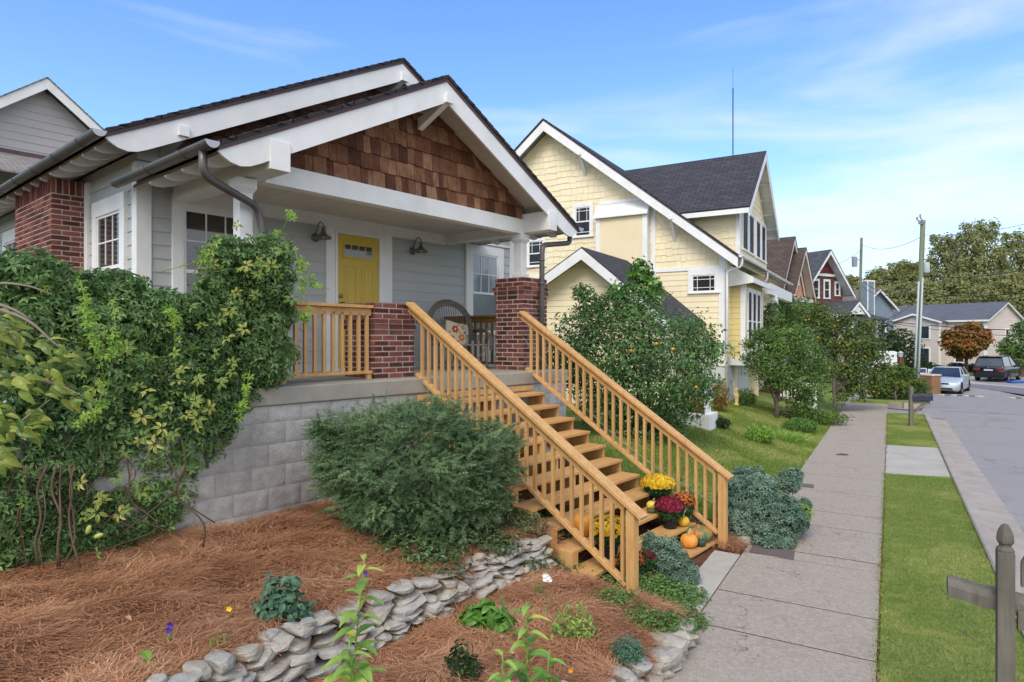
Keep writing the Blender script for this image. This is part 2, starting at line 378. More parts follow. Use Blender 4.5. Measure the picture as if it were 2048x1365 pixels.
STAIN = M('amber_wood_stain', '#cfa66f', '#b98b52', 2.6, (9, 9, .8), rough=.6, bump=.15, bsc=30, dirt=('#8d6235', 3.0, .5), rnd=.10, speck=('#86592e', 26, .72))
STAIN_D = M('amber_wood_stain_tread', '#cda36b', '#b38650', 2.4, (.8, 10, 9), rough=.62, bump=.2, bsc=26, dirt=('#7f5a33', 2.8, .5), rnd=.06)
STAIN_B = M('brown_rail_stain', '#80602f', '#6f5228', 3, rough=.55)
BLACKM = M('black_void', '#141414', None, rough=.9)
STEEL = M('brushed_nickel', '#8a8882', None, rough=.35, metal=.9)
GALV = M('galvanised_lamp_metal', '#7f7f78', '#6b6b64', 8, rough=.4, metal=.7)
BULB = M('amber_bulb', '#e0a860', None, rough=.15)
def glass(name, c, c2=None, rough=.04, sc=1.2):
    t = NT(name)
    col = lin(c) if c2 is None else t.mix(t.ramp(t.noise(t.coord('Object'), sc, 3), [(.4, (0, 0, 0)), (.6, (1, 1, 1))]), c, c2)
    t.color(col); t.rough(rough, .9); t.b.inputs['Coat Weight'].default_value = .4; t.b.inputs['Coat Roughness'].default_value = .02; return t.m
GLASS_D = glass('window_glass_dark', '#2b2c2c', '#45403b'); GLASS_B = glass('window_glass_sky_curtain', '#8d969c', '#7a838b', .1); GLASS_G = glass('window_glass_screen', '#6f7678', '#81888a', .25)  # GLASS_B: reflected sky over a curtain is put into its pale colour
GLASS_C = glass('window_glass_curtain', '#2d3238', '#3a4046', .35)
for _n in GLASS_C.node_tree.nodes:
    if _n.type == 'BSDF_PRINCIPLED': _n.inputs['Specular IOR Level'].default_value = .12; _n.inputs['Coat Weight'].default_value = 0; _n.inputs['IOR'].default_value = 1.12

# ---------------------------------------------------------------- wall dressing helpers; T maps (along, outwards, up) to xyz
def clampi(a, b, r): return max(a, r[0]), min(b, r[1])
def lap(mb, T, xr, z0, z1, expo=.165, th=.016, maxlen=3.6):
    z = z0
    while z < z1 - .005:
        zt = min(z + expo, z1); r0 = xr(z + .001); r1 = xr(zt - .001)
        if r0[1] - r0[0] > .01 and r1[1] - r1[0] > -.5:
            if r1[1] < r1[0]: m = (r1[0] + r1[1]) / 2; r1 = (m, m)
            x = r0[0]; first = random.uniform(.4, 1) * maxlen
            while x < r0[1] - 1e-4:
                xe = min(x + first, r0[1]); first = maxlen; xe = r0[1] if r0[1] - xe < .4 else xe
                ta, tb = clampi(x, xe, r1) if (x <= r0[0] + 1e-6 or xe >= r0[1] - 1e-6) else (x, xe)
                if x > r0[0] + 1e-6: ta = max(x, r1[0])
                if xe < r0[1] - 1e-6: tb = min(xe, r1[1])
                if tb < ta: ta = tb = (ta + tb) / 2
                mb.cur = random.random()
                mb.hexa([T(x, 0, z), T(xe - .002, 0, z), T(xe - .002, th, z), T(x, th, z), T(ta, 0, zt), T(tb, 0, zt), T(tb, .004, zt), T(ta, .004, zt)]); x = xe
        z = zt
    return mb
def shakes(mb, T, xr, z0, z1, expo=.2, wr=(.09, .19), th=.022, jit=.008, stag=0.):
    z = z0
    while z < z1 - .01:
        zt = min(z + expo + .02, z1 + .02); r0 = xr(z); r1 = xr(zt)
        x = r0[0] - random.uniform(0, wr[0])
        while x < r0[1]:
            w = random.uniform(*wr); a, b = max(x, r0[0]), min(x + w - .005, r0[1])
            if b > a + .004:
                ta, tb = max(a, r1[0]), min(b, r1[1])
                if tb < ta: ta = tb = min(max((a + b) / 2, r1[0]), r1[1]) if r1[1] > r1[0] else (a + b) / 2
                dz = random.uniform(-jit, jit) - (random.choice((0, stag)) if stag else 0); t_ = th * random.uniform(.8, 1.2); mb.cur = random.random()
                mb.hexa([T(a, 0, z + dz), T(b, 0, z + dz), T(b, t_, z + dz), T(a, t_, z + dz), T(ta, 0, zt), T(tb, 0, zt), T(tb, .004, zt), T(ta, .004, zt)])
            x += w
        z += expo
    return mb
def window(T, a0, a1, z0, z1, parent, dz, trim=.13, head=None, glassm=None, cols=3, rows=2, sash=True, style='top', mat=None, low=None):
    mat = mat or WHITE; head = head or trim; mb = MB()
    def bx(p, q, r, s, o0, o1):
        o0 += .018 if o0 > 0 else 0; o1 += .018
        mb.hexa([T(p, o0, r), T(q, o0, r), T(q, o1, r), T(p, o1, r), T(p, o0, s), T(q, o0, s), T(q, o1, s), T(p, o1, s)])
    bx(a0 - trim, a0, z0, z1, 0, .035); bx(a1, a1 + trim, z0, z1, 0, .035); bx(a0 - trim, a1 + trim, z1, z1 + head, 0, .037)
    f = .035                                 # inner frame
    bx(a0, a0 + f, z0, z1, 0, .022); bx(a1 - f, a1, z0, z1, 0, .022); bx(a0 + f, a1 - f, z1 - f, z1, 0, .022); bx(a0 + f, a1 - f, z0, z0 + f, 0, .022)
    zm = (z0 + z1) / 2
    if sash: bx(a0 + f, a1 - f, zm - .022, zm + .022, 0, .026)
    w = mb.build('window', mat, parent, dz)
    mb = MB(); bx(a0 - trim - .02, a1 + trim + .02, z0 - .05, z0, 0, .06); mb.build('sill', mat, w)
    for (p, q, gm) in (((z0, zm, low or glassm), (zm, z1, glassm)) if sash else ((z0, z1, glassm),)):
        mb = MB(); bx(a0 + f, a1 - f, p + (f if p == z0 else .022), q - (f if q == z1 else .022), 0, .008); mb.build('pane', gm or GLASS_D, w)
    mb = MB(); mw = .009; g0, g1 = a0 + f, a1 - f; h0, h1 = (zm + .022 if sash else z0 + f), z1 - f
    if style == 'top':
        for i in range(1, cols): x = g0 + (g1 - g0) * i / cols; bx(x - mw, x + mw, h0, h1, .008, .016)
        for i in range(1, rows): z = h0 + (h1 - h0) * i / rows; bx(g0, g1, z - mw, z + mw, .008, .017)
    elif style == 'prairie':
        for x in (g0 + (g1 - g0) * .2, g1 - (g1 - g0) * .2): bx(x - mw, x + mw, h0, h1, .008, .016)
        for z in ((h1 - .1,) if sash else (h0 + .1, h1 - .1)): bx(g0, g1, z - mw, z + mw, .008, .017)
        if sash: bx(g0, g1, z0 + f + .09, z0 + f + .11, .008, .016)
    if mb.v: mb.build('muntin_grid', mat, w)
    return w
def bricks(bm, x0, x1, y0, y1, z0, z1, course=.0685, L=.2, rh=None, soldier=0):
    """brick pier: mortar core in bm[0], single bricks in bm[1]"""
    core, br = bm; g = .016; d = .005
    core.box(x0 + .006, x1 - .006, y0 + .006, y1 - .006, z0, z1 - .004)
    nz = max(1, int(round((z1 - z0) / course))); ch = (z1 - z0) / nz
    def face(P, a0, a1, zb, zt, off, bl):
        x = a0 - off
        while x < a1 - .01:
            p, q = max(x, a0), min(x + bl, a1)
            if q - p > .025:
                br.cur = random.random(); j = random.uniform(0, .003)
                br.hexa([P(p + (g / 2 if p > a0 else 0), d, zb + g / 2), P(q - (g / 2 if q < a1 else 0), d, zb + g / 2), P(q - (g / 2 if q < a1 else 0), -j, zb + g / 2), P(p + (g / 2 if p > a0 else 0), -j, zb + g / 2),
                         P(p + (g / 2 if p > a0 else 0), d, zt - g / 2), P(q - (g / 2 if q < a1 else 0), d, zt - g / 2), P(q - (g / 2 if q < a1 else 0), -j, zt - g / 2), P(p + (g / 2 if p > a0 else 0), -j, zt - g / 2)])
            x += bl
    for i in range(nz):
        zb = z0 + i * ch; zt = zb + ch; off = L / 2 if i % 2 else 0; last = soldier and i >= nz - soldier
        if last and i > nz - soldier: continue
        if last: zt = z1
        bl = .075 if last else L + g
        face(lambda a, o, z: (a, y0 + o, z), x0, x1, zb, zt, off, bl)
        face(lambda a, o, z: (x0 + o, a, z), y0, y1, zb, zt, (L / 2 - off), bl)
        face(lambda a, o, z: (x1 - o, a, z), y0, y1, zb, zt, (L / 2 - off), bl)
    br.box(x0 + .012, x1 - .012, y0 + .012, y1 - .012, z1 - .03, z1 + .002)
def pier(x0, x1, y0, y1, z1, parent, dz, name='brick_pillar', z0=0., corb=None):
    c, b = MB(), MB(); bricks((c, b), x0, x1, y0, y1, z0, z1)
    if corb:
        for k, (e, q) in enumerate(((.016, 0), (.034, 1))):
            c2, b2 = MB(), MB(); bricks((c, b), x0 - e, x1 + e, y0 - e, y1 + e, corb + q * .0685, corb + (q + 1) * .0685 - .001)
    o = c.build(name, MORTAR, parent, dz); b.build('brickwork', BRICK, o, bev=0.002); return o
def gable_roof(parent, dz, xr, zr, slope, xl, xrr, y0, y1, mat, nm='roof', th=.035, drip=True, fascia=.22, fy=.03, tails=True, trim=None, fin=True, back=False, soff=None):
    """two slopes meeting at ridge xr,zr between y0 (front) and y1; top surface zr - slope*|x-xr|"""
    trim = trim or WHITE; soff = soff or SOFFIT
    def top(x): return zr - slope * abs(x - xr)
    mb = MB()
    for xe in (xl, xrr):
        s_ = -1 if xe < xr else 1
        a = [(xe, top(xe)), (xr, zr), (xr, zr - th), (xe, top(xe) - th)]; mb.prism(a, 1, y0 - .03, y1)
    # ragged butt edge of the courses along the rake
    for xe in (xl, xrr):
        L = abs(xe - xr); n = int(L * math.hypot(1, slope) / .14)
        for i in range(n):
            p = i / n; q = (i + 1) / n; xa = xe + (xr - xe) * p; xb = xe + (xr - xe) * q
            mb.prism([(xa, top(xa) + .012), (xb, top(xb) + .001), (xb, top(xb) - .01), (xa, top(xa) - .01)], 1, y0 - .034, y0 + .12)
    roof = mb.build(nm, mat, parent, dz, uv=True)
    if drip:
        mb = MB()
        for xe in (xl, xrr): mb.prism([(xe, top(xe) - th), (xr, zr - th), (xr, zr - th - .05), (xe, top(xe) - th - .05)], 1, y0 - .012, y0 + .03)
        mb.build('drip_edge', DRIP, roof)
    t1 = th + (.05 if drip else 0)
    for xe in (xl, xrr):
        mb = MB(); s_ = 1 if xe < xr else -1; L = abs(xe - xr)
        def q(d, o): return (xe + s_ * d, top(xe + s_ * d) - t1 - o)
        pl = [q(0, 0), (xr, zr - t1), (xr, zr - t1 - fascia * math.hypot(1, slope))]
        if fin: pl += [q(.42, fascia * 1.1), q(.32, fascia * 1.07), q(.22, fascia * .93), q(.12, fascia * .62), q(.04, fascia * .25)]
        else: pl += [q(0, fascia * 1.12)]
        mb.prism(pl, 1, y0, y0 + fy); mb.build('rake_board', trim, roof)
    mb = MB()                                 # soffit boards under each slope
    for xe in (xl, xrr):
        s_ = 1 if xe < xr else -1; xq = xe + s_ * .06
        n = 22; t2 = t1 + .02
        for i in range(n):
            xa = xq + (xr - xq) * i / n; xb = xq + (xr - xq) * (i + .97) / n
            mb.prism([(xa, top(xa) - t2), (xb, top(xb) - t2), (xb, top(xb) - t2 - .012), (xa, top(xa) - t2 - .012)], 1, y0 + fy + .001, y1 - .02)
        mb.prism([(xq, top(xq) - t1 + .005), (xr, zr - t1 + .005), (xr, zr - t2 - .003), (xq, top(xq) - t2 - .003)], 1, y0 + fy + .002, y1 - .02)
    mb.build('soffit', soff, roof)
    if tails:
        for xe in (xl, xrr):
            s_ = 1 if xe < xr else -1; y = y0 + .42
            mb = MB()
            while y < y1 - .2:
                def q(d, o): return (xe + s_ * d, top(xe + s_ * d) - t1 - .03 - o)
                mb.prism([q(.02, 0), q(.55, 0), q(.55, .13), q(.42, .15), q(.3, .145), q(.18, .12), q(.09, .08), q(.03, .03)], 1, y - .02, y + .02); y += .42
            mb.build('rafter_tail', trim, roof)
    return roof, top
def half_gutter(parent, x, z, y0, y1, r=.065, dz=0., mat=None, out=-1, drop=0.):
    mb = MB(); n = 10; mat = mat or GUT; vs = []; fs = []; ys = (y0, y1)
    for rr in (r, r - .006):
        for y in ys:
            for k in range(n + 1):
                a = math.pi + math.pi * k / n; vs.append((x + rr * math.cos(a), y, z + rr * math.sin(a) + (drop if y == y1 else 0)))
    for w in range(2):
        o = w * 2 * (n + 1)
        for k in range(n): fs.append((o + k, o + k + 1, o + n + 2 + k, o + n + 1 + k))
    for k in (0, n): fs.append((k, n + 1 + k, 3 * (n + 1) + k, 2 * (n + 1) + k))
    mb.add(vs, fs)
    g = mb.build('gutter', mat, parent, dz, smooth=False)
    mb = MB(); mb.prism([(x + (r - .001) * math.cos(math.pi + math.pi * k / n), z + (r - .001) * math.sin(math.pi + math.pi * k / n)) for k in range(n + 1)], 1, y0 - .003, y0 + .003)
    mb.build('gutter_end_cap', GUTIN if mat is GUT else mat, g)
    mb = MB(); y = y0 + .55
    while y < y1 - .1:
        mb.tube([(x + (r + .003) * math.cos(a), y, z + (r + .003) * math.sin(a)) for a in np.linspace(math.pi, 2 * math.pi, 9)], .006, 5); y += .9
    mb.build('gutter_hanger', mat, g)
    return g
def smooth_path(P, n=8, k=.45):
    """rounded corners on a polyline"""
    P = [Vector(p) for p in P]; out = [P[0]]
    for i in range(1, len(P) - 1):
        a, b, c = P[i - 1], P[i], P[i + 1]; L = min((b - a).length, (c - b).length) * k
        p = b + (a - b).normalized() * L; q = b + (c - b).normalized() * L
        for j in range(n + 1): t = j / n; out.append(p * (1 - t) ** 2 + b * 2 * t * (1 - t) + q * t * t)
    return out + [P[-1]]

# ================================================================ the grey bungalow
DZ = ZA - .75
HA = thing('bungalow', A2W(0, 0, -ZA + .75), R(49.8), 'grey clapboard bungalow with yellow front door, cedar shingle gables and raised brick pillared porch', 'house')
WX0, WX1, WY = -4.525, 2.42, 2.4
MR = (-.95, 4.86, .52)                       # main ridge x, z, slope
PR = (-1.68, 3.9, .523)                      # porch ridge
Tf = lambda a, o, z: (a, WY - o, z); Ts = lambda a, o, z: (WX0 - o, a, z); Tr = lambda a, o, z: (WX1 + o, a, z)
mb = MB(); mb.cur = .5; mb.box(WX0 + .005, WX1 - .005, WY + .001, 13.2, -1.4, 2.72); mb.prism([(WX0 + .02, 2.7), (WX1 - .02, 2.7), (MR[0], 4.5)], 1, WY + .02, 13.1)
mb.build('wall', GREYSID, HA, DZ)
mb = lap(MB(), Tf, lambda z: (WX0, WX1), -.02, 2.75); lap(mb, Ts, lambda z: (WY, 13.2), -1.35, 2.72); mb.build('clapboard_siding', GREYSID, HA, DZ)
mb = shakes(MB(), Tf, lambda z: (MR[0] - (MR[1] - .12 - z) / MR[2], MR[0] + (MR[1] - .12 - z) / MR[2]), 2.8, 4.7, .17, (.08, .17)); mb.build('gable_shingles', CEDAR_D, HA, DZ)
mb = MB(); mb.box(WX0 - .01, WX1 + .01, WY - .03, WY, 2.62, 2.82); mb.build('frieze_board', WHITE, HA, DZ)
for a_, b_ in ((WX0 - .03, WX0 + .14), (WX1 - .14, WX1 + .03)): mb = MB(); mb.box(a_, b_, WY - .03, WY + .12, -.02, 2.6); mb.build('corner_board', WHITE, HA, DZ, bev=.004)
mroof, mtop = gable_roof(HA, DZ, MR[0], MR[1], MR[2], -5.05, 3.15, 1.82, 13.6, ROOFA, fascia=.235)
# porch roof, ceiling and beams
proof, ptop = gable_roof(HA, DZ, PR[0], PR[1], PR[2], -4.66, 1.30, .08, 2.36, ROOFA, 'porch_roof', fascia=.235)
def brackets(spots, name='knee_bracket', mat=None, par=HA, dz=DZ):
    for (x, y0, y1, zt, w, drop) in spots:
        mb = MB(); mb.box(x - w / 2, x + w / 2, y0, y1, zt - w, zt); yy = y0 + .06
        mb.hexa([(x - w * .38, yy, zt - w), (x + w * .38, yy, zt - w), (x + w * .38, y1 - .005, zt - w - drop + .13), (x - w * .38, y1 - .005, zt - w - drop + .13),
                 (x - w * .38, yy + .12, zt - w + .001), (x + w * .38, yy + .12, zt - w + .001), (x + w * .38, y1, zt - w - drop + .28), (x - w * .38, y1, zt - w - drop + .28)][0:4] +
                [(x - w * .38, yy + .13, zt - w + .002), (x + w * .38, yy + .13, zt - w + .002), (x + w * .38, y1, zt - w - drop + .28), (x - w * .38, y1, zt - w - drop + .28)])
        mb.build(name, mat or WHITE, par, dz, bev=.004)
brackets([(PR[0], .02, .6, PR[1] - .25, .12, .36), (MR[0], 1.76, WY, MR[1] - .25, .12, .36), (-4.25, 1.78, WY, 2.96, .12, .3)])
GY = .60                                     # porch gable plane
mb = MB(); mb.prism([(-4.0, 2.4), (.62, 2.4), (PR[0], 3.72)], 1, GY + .02, GY + .06); mb.build('gable_backing', BLACKM, HA, DZ)
Tg = lambda a, o, z: (a, GY + .02 - o, z)
mb = shakes(MB(), Tg, lambda z: (max(PR[0] - (PR[1] - .13 - z) / PR[2], -3.93), min(PR[0] + (PR[1] - .13 - z) / PR[2], .52)), 2.40, 3.78, .205, (.085, .2), .030, .014); mb.build('gable_shingles', CEDAR, HA, DZ)
mb = MB(); mb.box(-3.92, .5, .56, .72, 2.17, 2.40); mb.build('porch_beam', WHITE, HA, DZ, bev=.004)
for x0, x1 in ((-4.14, -3.92), (.5, .7)):
    mb = MB(); mb.box(x0, x1, .06, WY, 2.19, 2.49); mb.build('porch_side_beam', WHITE, HA, DZ, bev=.004)
mb = MB()
for i in range(22): mb.box(-3.92 + i * .201, -3.92 + i * .201 + .196, .72, WY - .03, 2.345, 2.36)
mb.box(-3.93, .51, .71, WY - .02, 2.362, 2.38); mb.build('porch_ceiling', SOFFIT, HA, DZ)
mb = MB(); mb.box(-3.92, .5, WY - .045, WY, 2.17, 2.344); mb.box(-4.14, WX1 - .15, WY - .04, WY, 2.30, 2.345); mb.build('frieze_board', WHITE, HA, DZ)
# ceiling trim, posts with capitals, brick pillars
for cxp in (-4.13, .50):
    mb = MB(); a = .072; y = .64; mb.box(cxp - a, cxp + a, y - a, y + a, 1.45, 2.18); mb.box(cxp - a - .025, cxp + a + .025, y - a - .025, y + a + .025, 1.452, 1.53); 
    e = .03; mb.hexa([(cxp - a, y - a, 2.02), (cxp + a, y - a, 2.02), (cxp + a, y + a, 2.02), (cxp - a, y + a, 2.02), (cxp - a - e, y - a - e, 2.07), (cxp + a + e, y - a - e, 2.07), (cxp + a + e, y + a + e, 2.07), (cxp - a - e, y + a + e, 2.07)])
    mb.box(cxp - a - e - .002, cxp + a + e + .002, y - a - e - .002, y + a + e + .002, 2.07, 2.172); mb.build('porch_post', WHITE, HA, DZ, bev=.004)
pier(.22, .82, .35, .93, 1.452, HA, DZ, corb=1.18); pier(-4.45, -3.85, .35, .93, 1.452, HA, DZ, corb=1.18); pier(-2.64, -2.02, .33, .93, .93, HA, DZ, corb=.60)
# slab and block base
mb = MB(); mb.box(-4.6, .92, 0, WY - .002, -.18, 0); mb.build('porch_slab', CONC, HA, DZ, bev=.012)
core = MB(); blk = MB(); core.box(-7.4, .90, .033, .3, -1.7, -.19); core.box(-4.6, .9, .3, WY, -1.7, -.19); core.box(.86, .885, .06, WY, -1.7, -.19)
def block_face(mb, x0, x1, z0, z1, T):
    nx, nz = 9, 6; mb.cur = random.random(); vs = []
    for i in range(nx + 1):
        for j in range(nz + 1):
            e = min(i, nx - i, 1) * min(j, nz - j, 1); o = (.016 + random.uniform(.0, .012)) if e else .014
            vs.append(T(x0 + (x1 - x0) * i / nx, o, z0 + (z1 - z0) * j / nz))
    mb.add(vs, [(i * (nz + 1) + j, (i + 1) * (nz + 1) + j, (i + 1) * (nz + 1) + j + 1, i * (nz + 1) + j + 1) for i in range(nx) for j in range(nz)])
for k in range(8):
    zt = -.185 - k * .217 + (.0 if k == 0 else .05); x = -7.4 + (.18 if k % 2 else 0)
    while x < .88:
        if not (x < -4.7 and k < 1): block_face(blk, x + .004, min(x + .354, .9), zt - (.162 if k == 0 else .212), zt, lambda a, o, z: (a, .045 - o, z))
        x += .358
b0 = core.build('foundation_wall', BMORT, HA, DZ); blk.build('split_face_blocks', BLOCK, b0, smooth=True)
# chimney
c, b = MB(), MB(); bricks((c, b), -4.94, WX0, 4.18, 6.0, -1.2, 2.62, soldier=3); o = c.build('chimney', MORTAR, HA, DZ); b.build('brickwork', BRICK, o, bev=.002)
mb = MB(); mb.box(WX0 - .045, WX0, 4.05, 4.178, -1, 2.6); mb.box(WX0 - .045, WX0, 6.0, 6.12, -1, 2.6); mb.build('chimney_trim', WHITE, HA, DZ)
# windows
window(Tf, -4.02, -3.20, .55, 2.12, HA, DZ, .13, .16, GLASS_D, 3, 2, low=GLASS_D)
window(Tf, 1.17, 1.90, .62, 2.10, HA, DZ, .16, .16, GLASS_B, 3, 2, low=GLASS_G)
window(Ts, 2.86, 3.68, .7, 2.08, HA, DZ, .16, .2, GLASS_D, 3, 2)
window(Ts, 7.2, 8.4, .7, 2.2, HA, DZ, .16, .2, GLASS_D, 3, 2)
mb = MB(); mb.box(-3.10, -2.99, WY - .034, WY, 0, 2.17); mb.build('corner_trim', WHITE, HA, DZ)
# front door
mb = MB(); x0, x1 = -1.77, -.985; mb.box(x0 - .19, x0 - .04, WY - .04, WY, 0, 2.17); mb.box(x1 + .04 + .03, x1 + .27, WY - .04, WY, 0, 2.17); mb.box(x0 - .04, x1 + .07, WY - .04, WY, 2.13, 2.17)
mb.box(x0 - .04, x0, WY - .055, WY, 0, 2.13); mb.box(x1, x1 + .07, WY - .055, WY, 0, 2.13); mb.box(x0, x1, WY - .055, WY, 2.095, 2.13); mb.box(x0, x1, WY - .07, WY, 0, .04)
dr = mb.build('door_frame', WHITE, HA, DZ, bev=.003)
mb = MB(); W_ = x1 - x0; D_ = WY - .022; mb.box(x0 + .003, x1 - .003, D_, WY, .045, 2.093)
def dpanel(p, q, r, s):
    for i, (e, o) in enumerate(((0, .004), (.022, -.0), (.045, .006))):
        pass
    mb.box(p, q, D_ - .007, D_ - .0005, s - .016, s); mb.box(p, q, D_ - .007, D_ - .0005, r, r + .016); mb.box(p, p + .016, D_ - .0065, D_ - .0005, r + .016, s - .016); mb.box(q - .016, q, D_ - .0065, D_ - .0005, r + .016, s - .016)
    mb.box(p + .055, q - .055, D_ - .006, D_ - .0005, r + .055, s - .055)
for p, q in ((.13, .36), (.45, .68)): dpanel(x0 + p, x0 + q, .95, 1.62); dpanel(x0 + p, x0 + q, .2, .84)
mb.box(x0 + .11, x1 - .11, D_ - .014, D_ - .0005, 1.73, 1.97)
door = mb.build('front_door', YDOOR, HA, DZ, bev=.003)
for i in range(4): p = x0 + .135 + i * .1315; mb = MB(); mb.box(p, p + .113, D_ - .0165, D_ - .0135, 1.76, 1.94); mb.build('door_light', GLASS_D, door)
mb = MB(); mb.lathe([(0.001, 0), (.032, .0), (.034, .01), (.012, .02), (.012, .045), (.03, .06), (.03, .085), (.001, .095)], n=14); k = mb.build('door_knob', STEEL, door, smooth=True); k.rotation_euler = (R(90), 0, 0); k.location = (x0 + .07, D_, 1.02)
mb = MB(); mb.lathe([(.001, 0), (.03, 0), (.03, .02), (.001, .022)], n=14); k = mb.build('deadbolt', STEEL, door, smooth=True); k.rotation_euler = (R(90), 0, 0); k.location = (x0 + .07, D_, 1.14)
mb = MB(); mb.box(-1.95 - .42, -1.95 - .34, WY - .05, WY, .62, .74); mb.build('outlet_box', SOFFIT, HA, DZ, bev=.004)
# barn lamps beside the door
for lx in (-2.14, -.26):
    mb = MB(); lz = 1.98; mb.lathe([(.001, 0), (.065, 0), (.065, .012), (.03, .03), (.001, .032)], n=16)
    l = mb.build('wall_lamp', GALV, HA, DZ, smooth=True); l.rotation_euler = (R(90), 0, 0); l.location = (lx, WY - .016, lz + DZ)
    mb = MB(); mb.tube(smooth_path([(0, .0, .02), (0, .13, .05), (0, .23, .12), (0, .17, .22), (0, .09, .22)], 6), .008, 8); mb.build('gooseneck', GALV, l, smooth=True)
    mb = MB(); mb.lathe([(.001, .11), (.022, .108), (.026, .06), (.038, .05), (.048, .02), (.115, -.02), (.122, -.045), (.116, -.045), (.045, .01), (.001, .02)], n=24); s_ = mb.build('lamp_shade', GALV, l, smooth=True)
    s_.rotation_euler = (R(-90), 0, 0); s_.location = (0, .01, .21)
    mb = MB(); mb.lathe([(.001, .02), (.012, .02), (.02, -.005), (.024, -.03), (.014, -.05), (.001, -.055)], n=12); bb = mb.build('bulb', BULB, s_, smooth=True)
# gutters and downspouts
g = half_gutter(HA, -5.115, 2.70, 1.79, 13.4, .07, DZ); half_gutter(HA, 3.215, 2.70, 1.79, 13.4, .07, DZ)
half_gutter(HA, -4.725, 2.33, .05, 2.5, .07, DZ); half_gutter(HA, 1.365, 2.33, .05, 2.5, .07, DZ)
def corr_tube(mb, path, r, n=16): mb.tube(path, r, n)
mb = MB(); mb.tube(smooth_path([(-4.72, .26, 2.28), (-4.72, .26, 2.04), (-4.05, .5, 1.88), (-4.0, .5, 1.7), (-4.0, .30, 1.2), (-4.0, .3, 0)], 8, .45), .04, 14); mb.build('downspout', GUT, HA, DZ, smooth=True)
mb = MB(); p = smooth_path([(1.365, .28, 2.27), (1.365, .28, 2.10), (.62, .28, 1.98), (.60, .28, 1.8), (.60, .28, -1.4)], 8, .45); mb.tube(p, .042, 14)
for z in (1.72, 1.35): mb.tube([(.60, .28, z), (.60, .28, z + .04)], .046, 14)
mb.build('downspout', GUT, HA, DZ, smooth=True)
mb = MB(); mb.tube(smooth_path([(3.2, 2.9, 2.66), (3.2, 2.9, 2.45), (2.6, 2.6, 2.32), (2.5, 2.55, 2.2), (2.5, 2.55, -1.2)], 6), .045, 12); mb.build('downspout', GUT, HA, DZ, smooth=True)
# porch railings
def railing(p0, p1, n, mat, legs=()):
    p0 = Vector(p0); p1 = Vector(p1); mb = MB(); d = (p1 - p0).normalized()
    mb.beam(p0 + Vector((0, 0, .872)), p1 + Vector((0, 0, .872)), .13, .036); mb.beam(p0 + Vector((0, 0, .81)), p1 + Vector((0, 0, .81)), .036, .088)
    mb.beam(p0 + Vector((0, 0, .085)), p1 + Vector((0, 0, .085)), .085, .036)
    for k in legs: q = p0.lerp(p1, k); mb.beam(q + Vector((0, 0, 0)), q + Vector((0, 0, .066)), .06, .06, (1, 0, 0))
    rest = mb; half = 16
    r = MB().add(rest.v[:half], [f for f in rest.f if max(f) < half]).build('porch_railing', mat, HA, DZ, bev=.003)
    MB().add(rest.v[half:], [[i - half for i in f] for f in rest.f if min(f) >= half]).build('bottom_rail', mat, r, bev=.003)
    for i in range(n): q = p0.lerp(p1, (i + .5) / n); mb = MB(); mb.beam(q + Vector((0, -.0, .103)), q + Vector((0, 0, .80)), .036, .036, (1, 0, 0)); mb.build('baluster', mat, r)
railing((-3.84, .40, 0), (-2.65, .40, 0), 10, STAIN, (.02, .97)); railing((.52, .95, 0), (.52, WY - .04, 0), 11, STAIN_B, (.03, .95))

# ================================================================ staircase
ST = thing('wooden_staircase', A2W(-1.1, -1.5, -ZA + .1), R(49.8), 'amber stained open wooden staircase with eleven treads climbing to the porch', 'stairs')
SX, SY, SZ = -1.1, -1.5, ZA - .1            # local offset of the empty
def sp(p): return (p[0] - SX, p[1] - SY, p[2] + SZ)
def sbuild(mb, name, mat, par=ST, bev=.003, **k):
    mb.v = [sp(p) for p in mb.v]; return mb.build(name, mat, par, bev=bev, **k)
GO, RI = .257, .165
TZ = [-.2915 - RI * i for i in range(11)]; TYF = [-GO * (i + 1) for i in range(11)]
for i in range(11):
    mb = MB(); mb.cur = random.random(); mb.box(-2.26, .0, TYF[i], TYF[i] + .285, TZ[i] - .038, TZ[i]); sbuild(mb, 'tread', STAIN_D, bev=.006)
for x in (-2.29, -1.12, -.05):              # cut stringers
    mb = MB(); pl = [(.045, TZ[0] - .04), (.045, TZ[0] - .62)]
    bot = (TYF[10] + .02, -2.12)
    pl += [(TYF[10] + .12, -2.14), bot]
    for i in range(10, -1, -1): pl += [(TYF[i] + .02, TZ[i] - .04), (TYF[i] + GO + .02, TZ[i] - .04)]
    mb.prism([(a, b) for a, b in pl[:-1]], 0, x, x + .04); sbuild(mb, 'stringer', STAIN)
for i in range(11):                         # boxed step ends seen outside the near rail
    mb = MB(); mb.cur = random.random(); mb.box(-2.31, -2.2, TYF[i] - .012, TYF[i] + .258, TZ[i] - RI - .12, TZ[i] + .002); sbuild(mb, 'step_end', STAIN)
mb = MB(); mb.box(-2.26, 0, -.012, .0, -.27, -.2); sbuild(mb, 'ledger_board', STAIN)
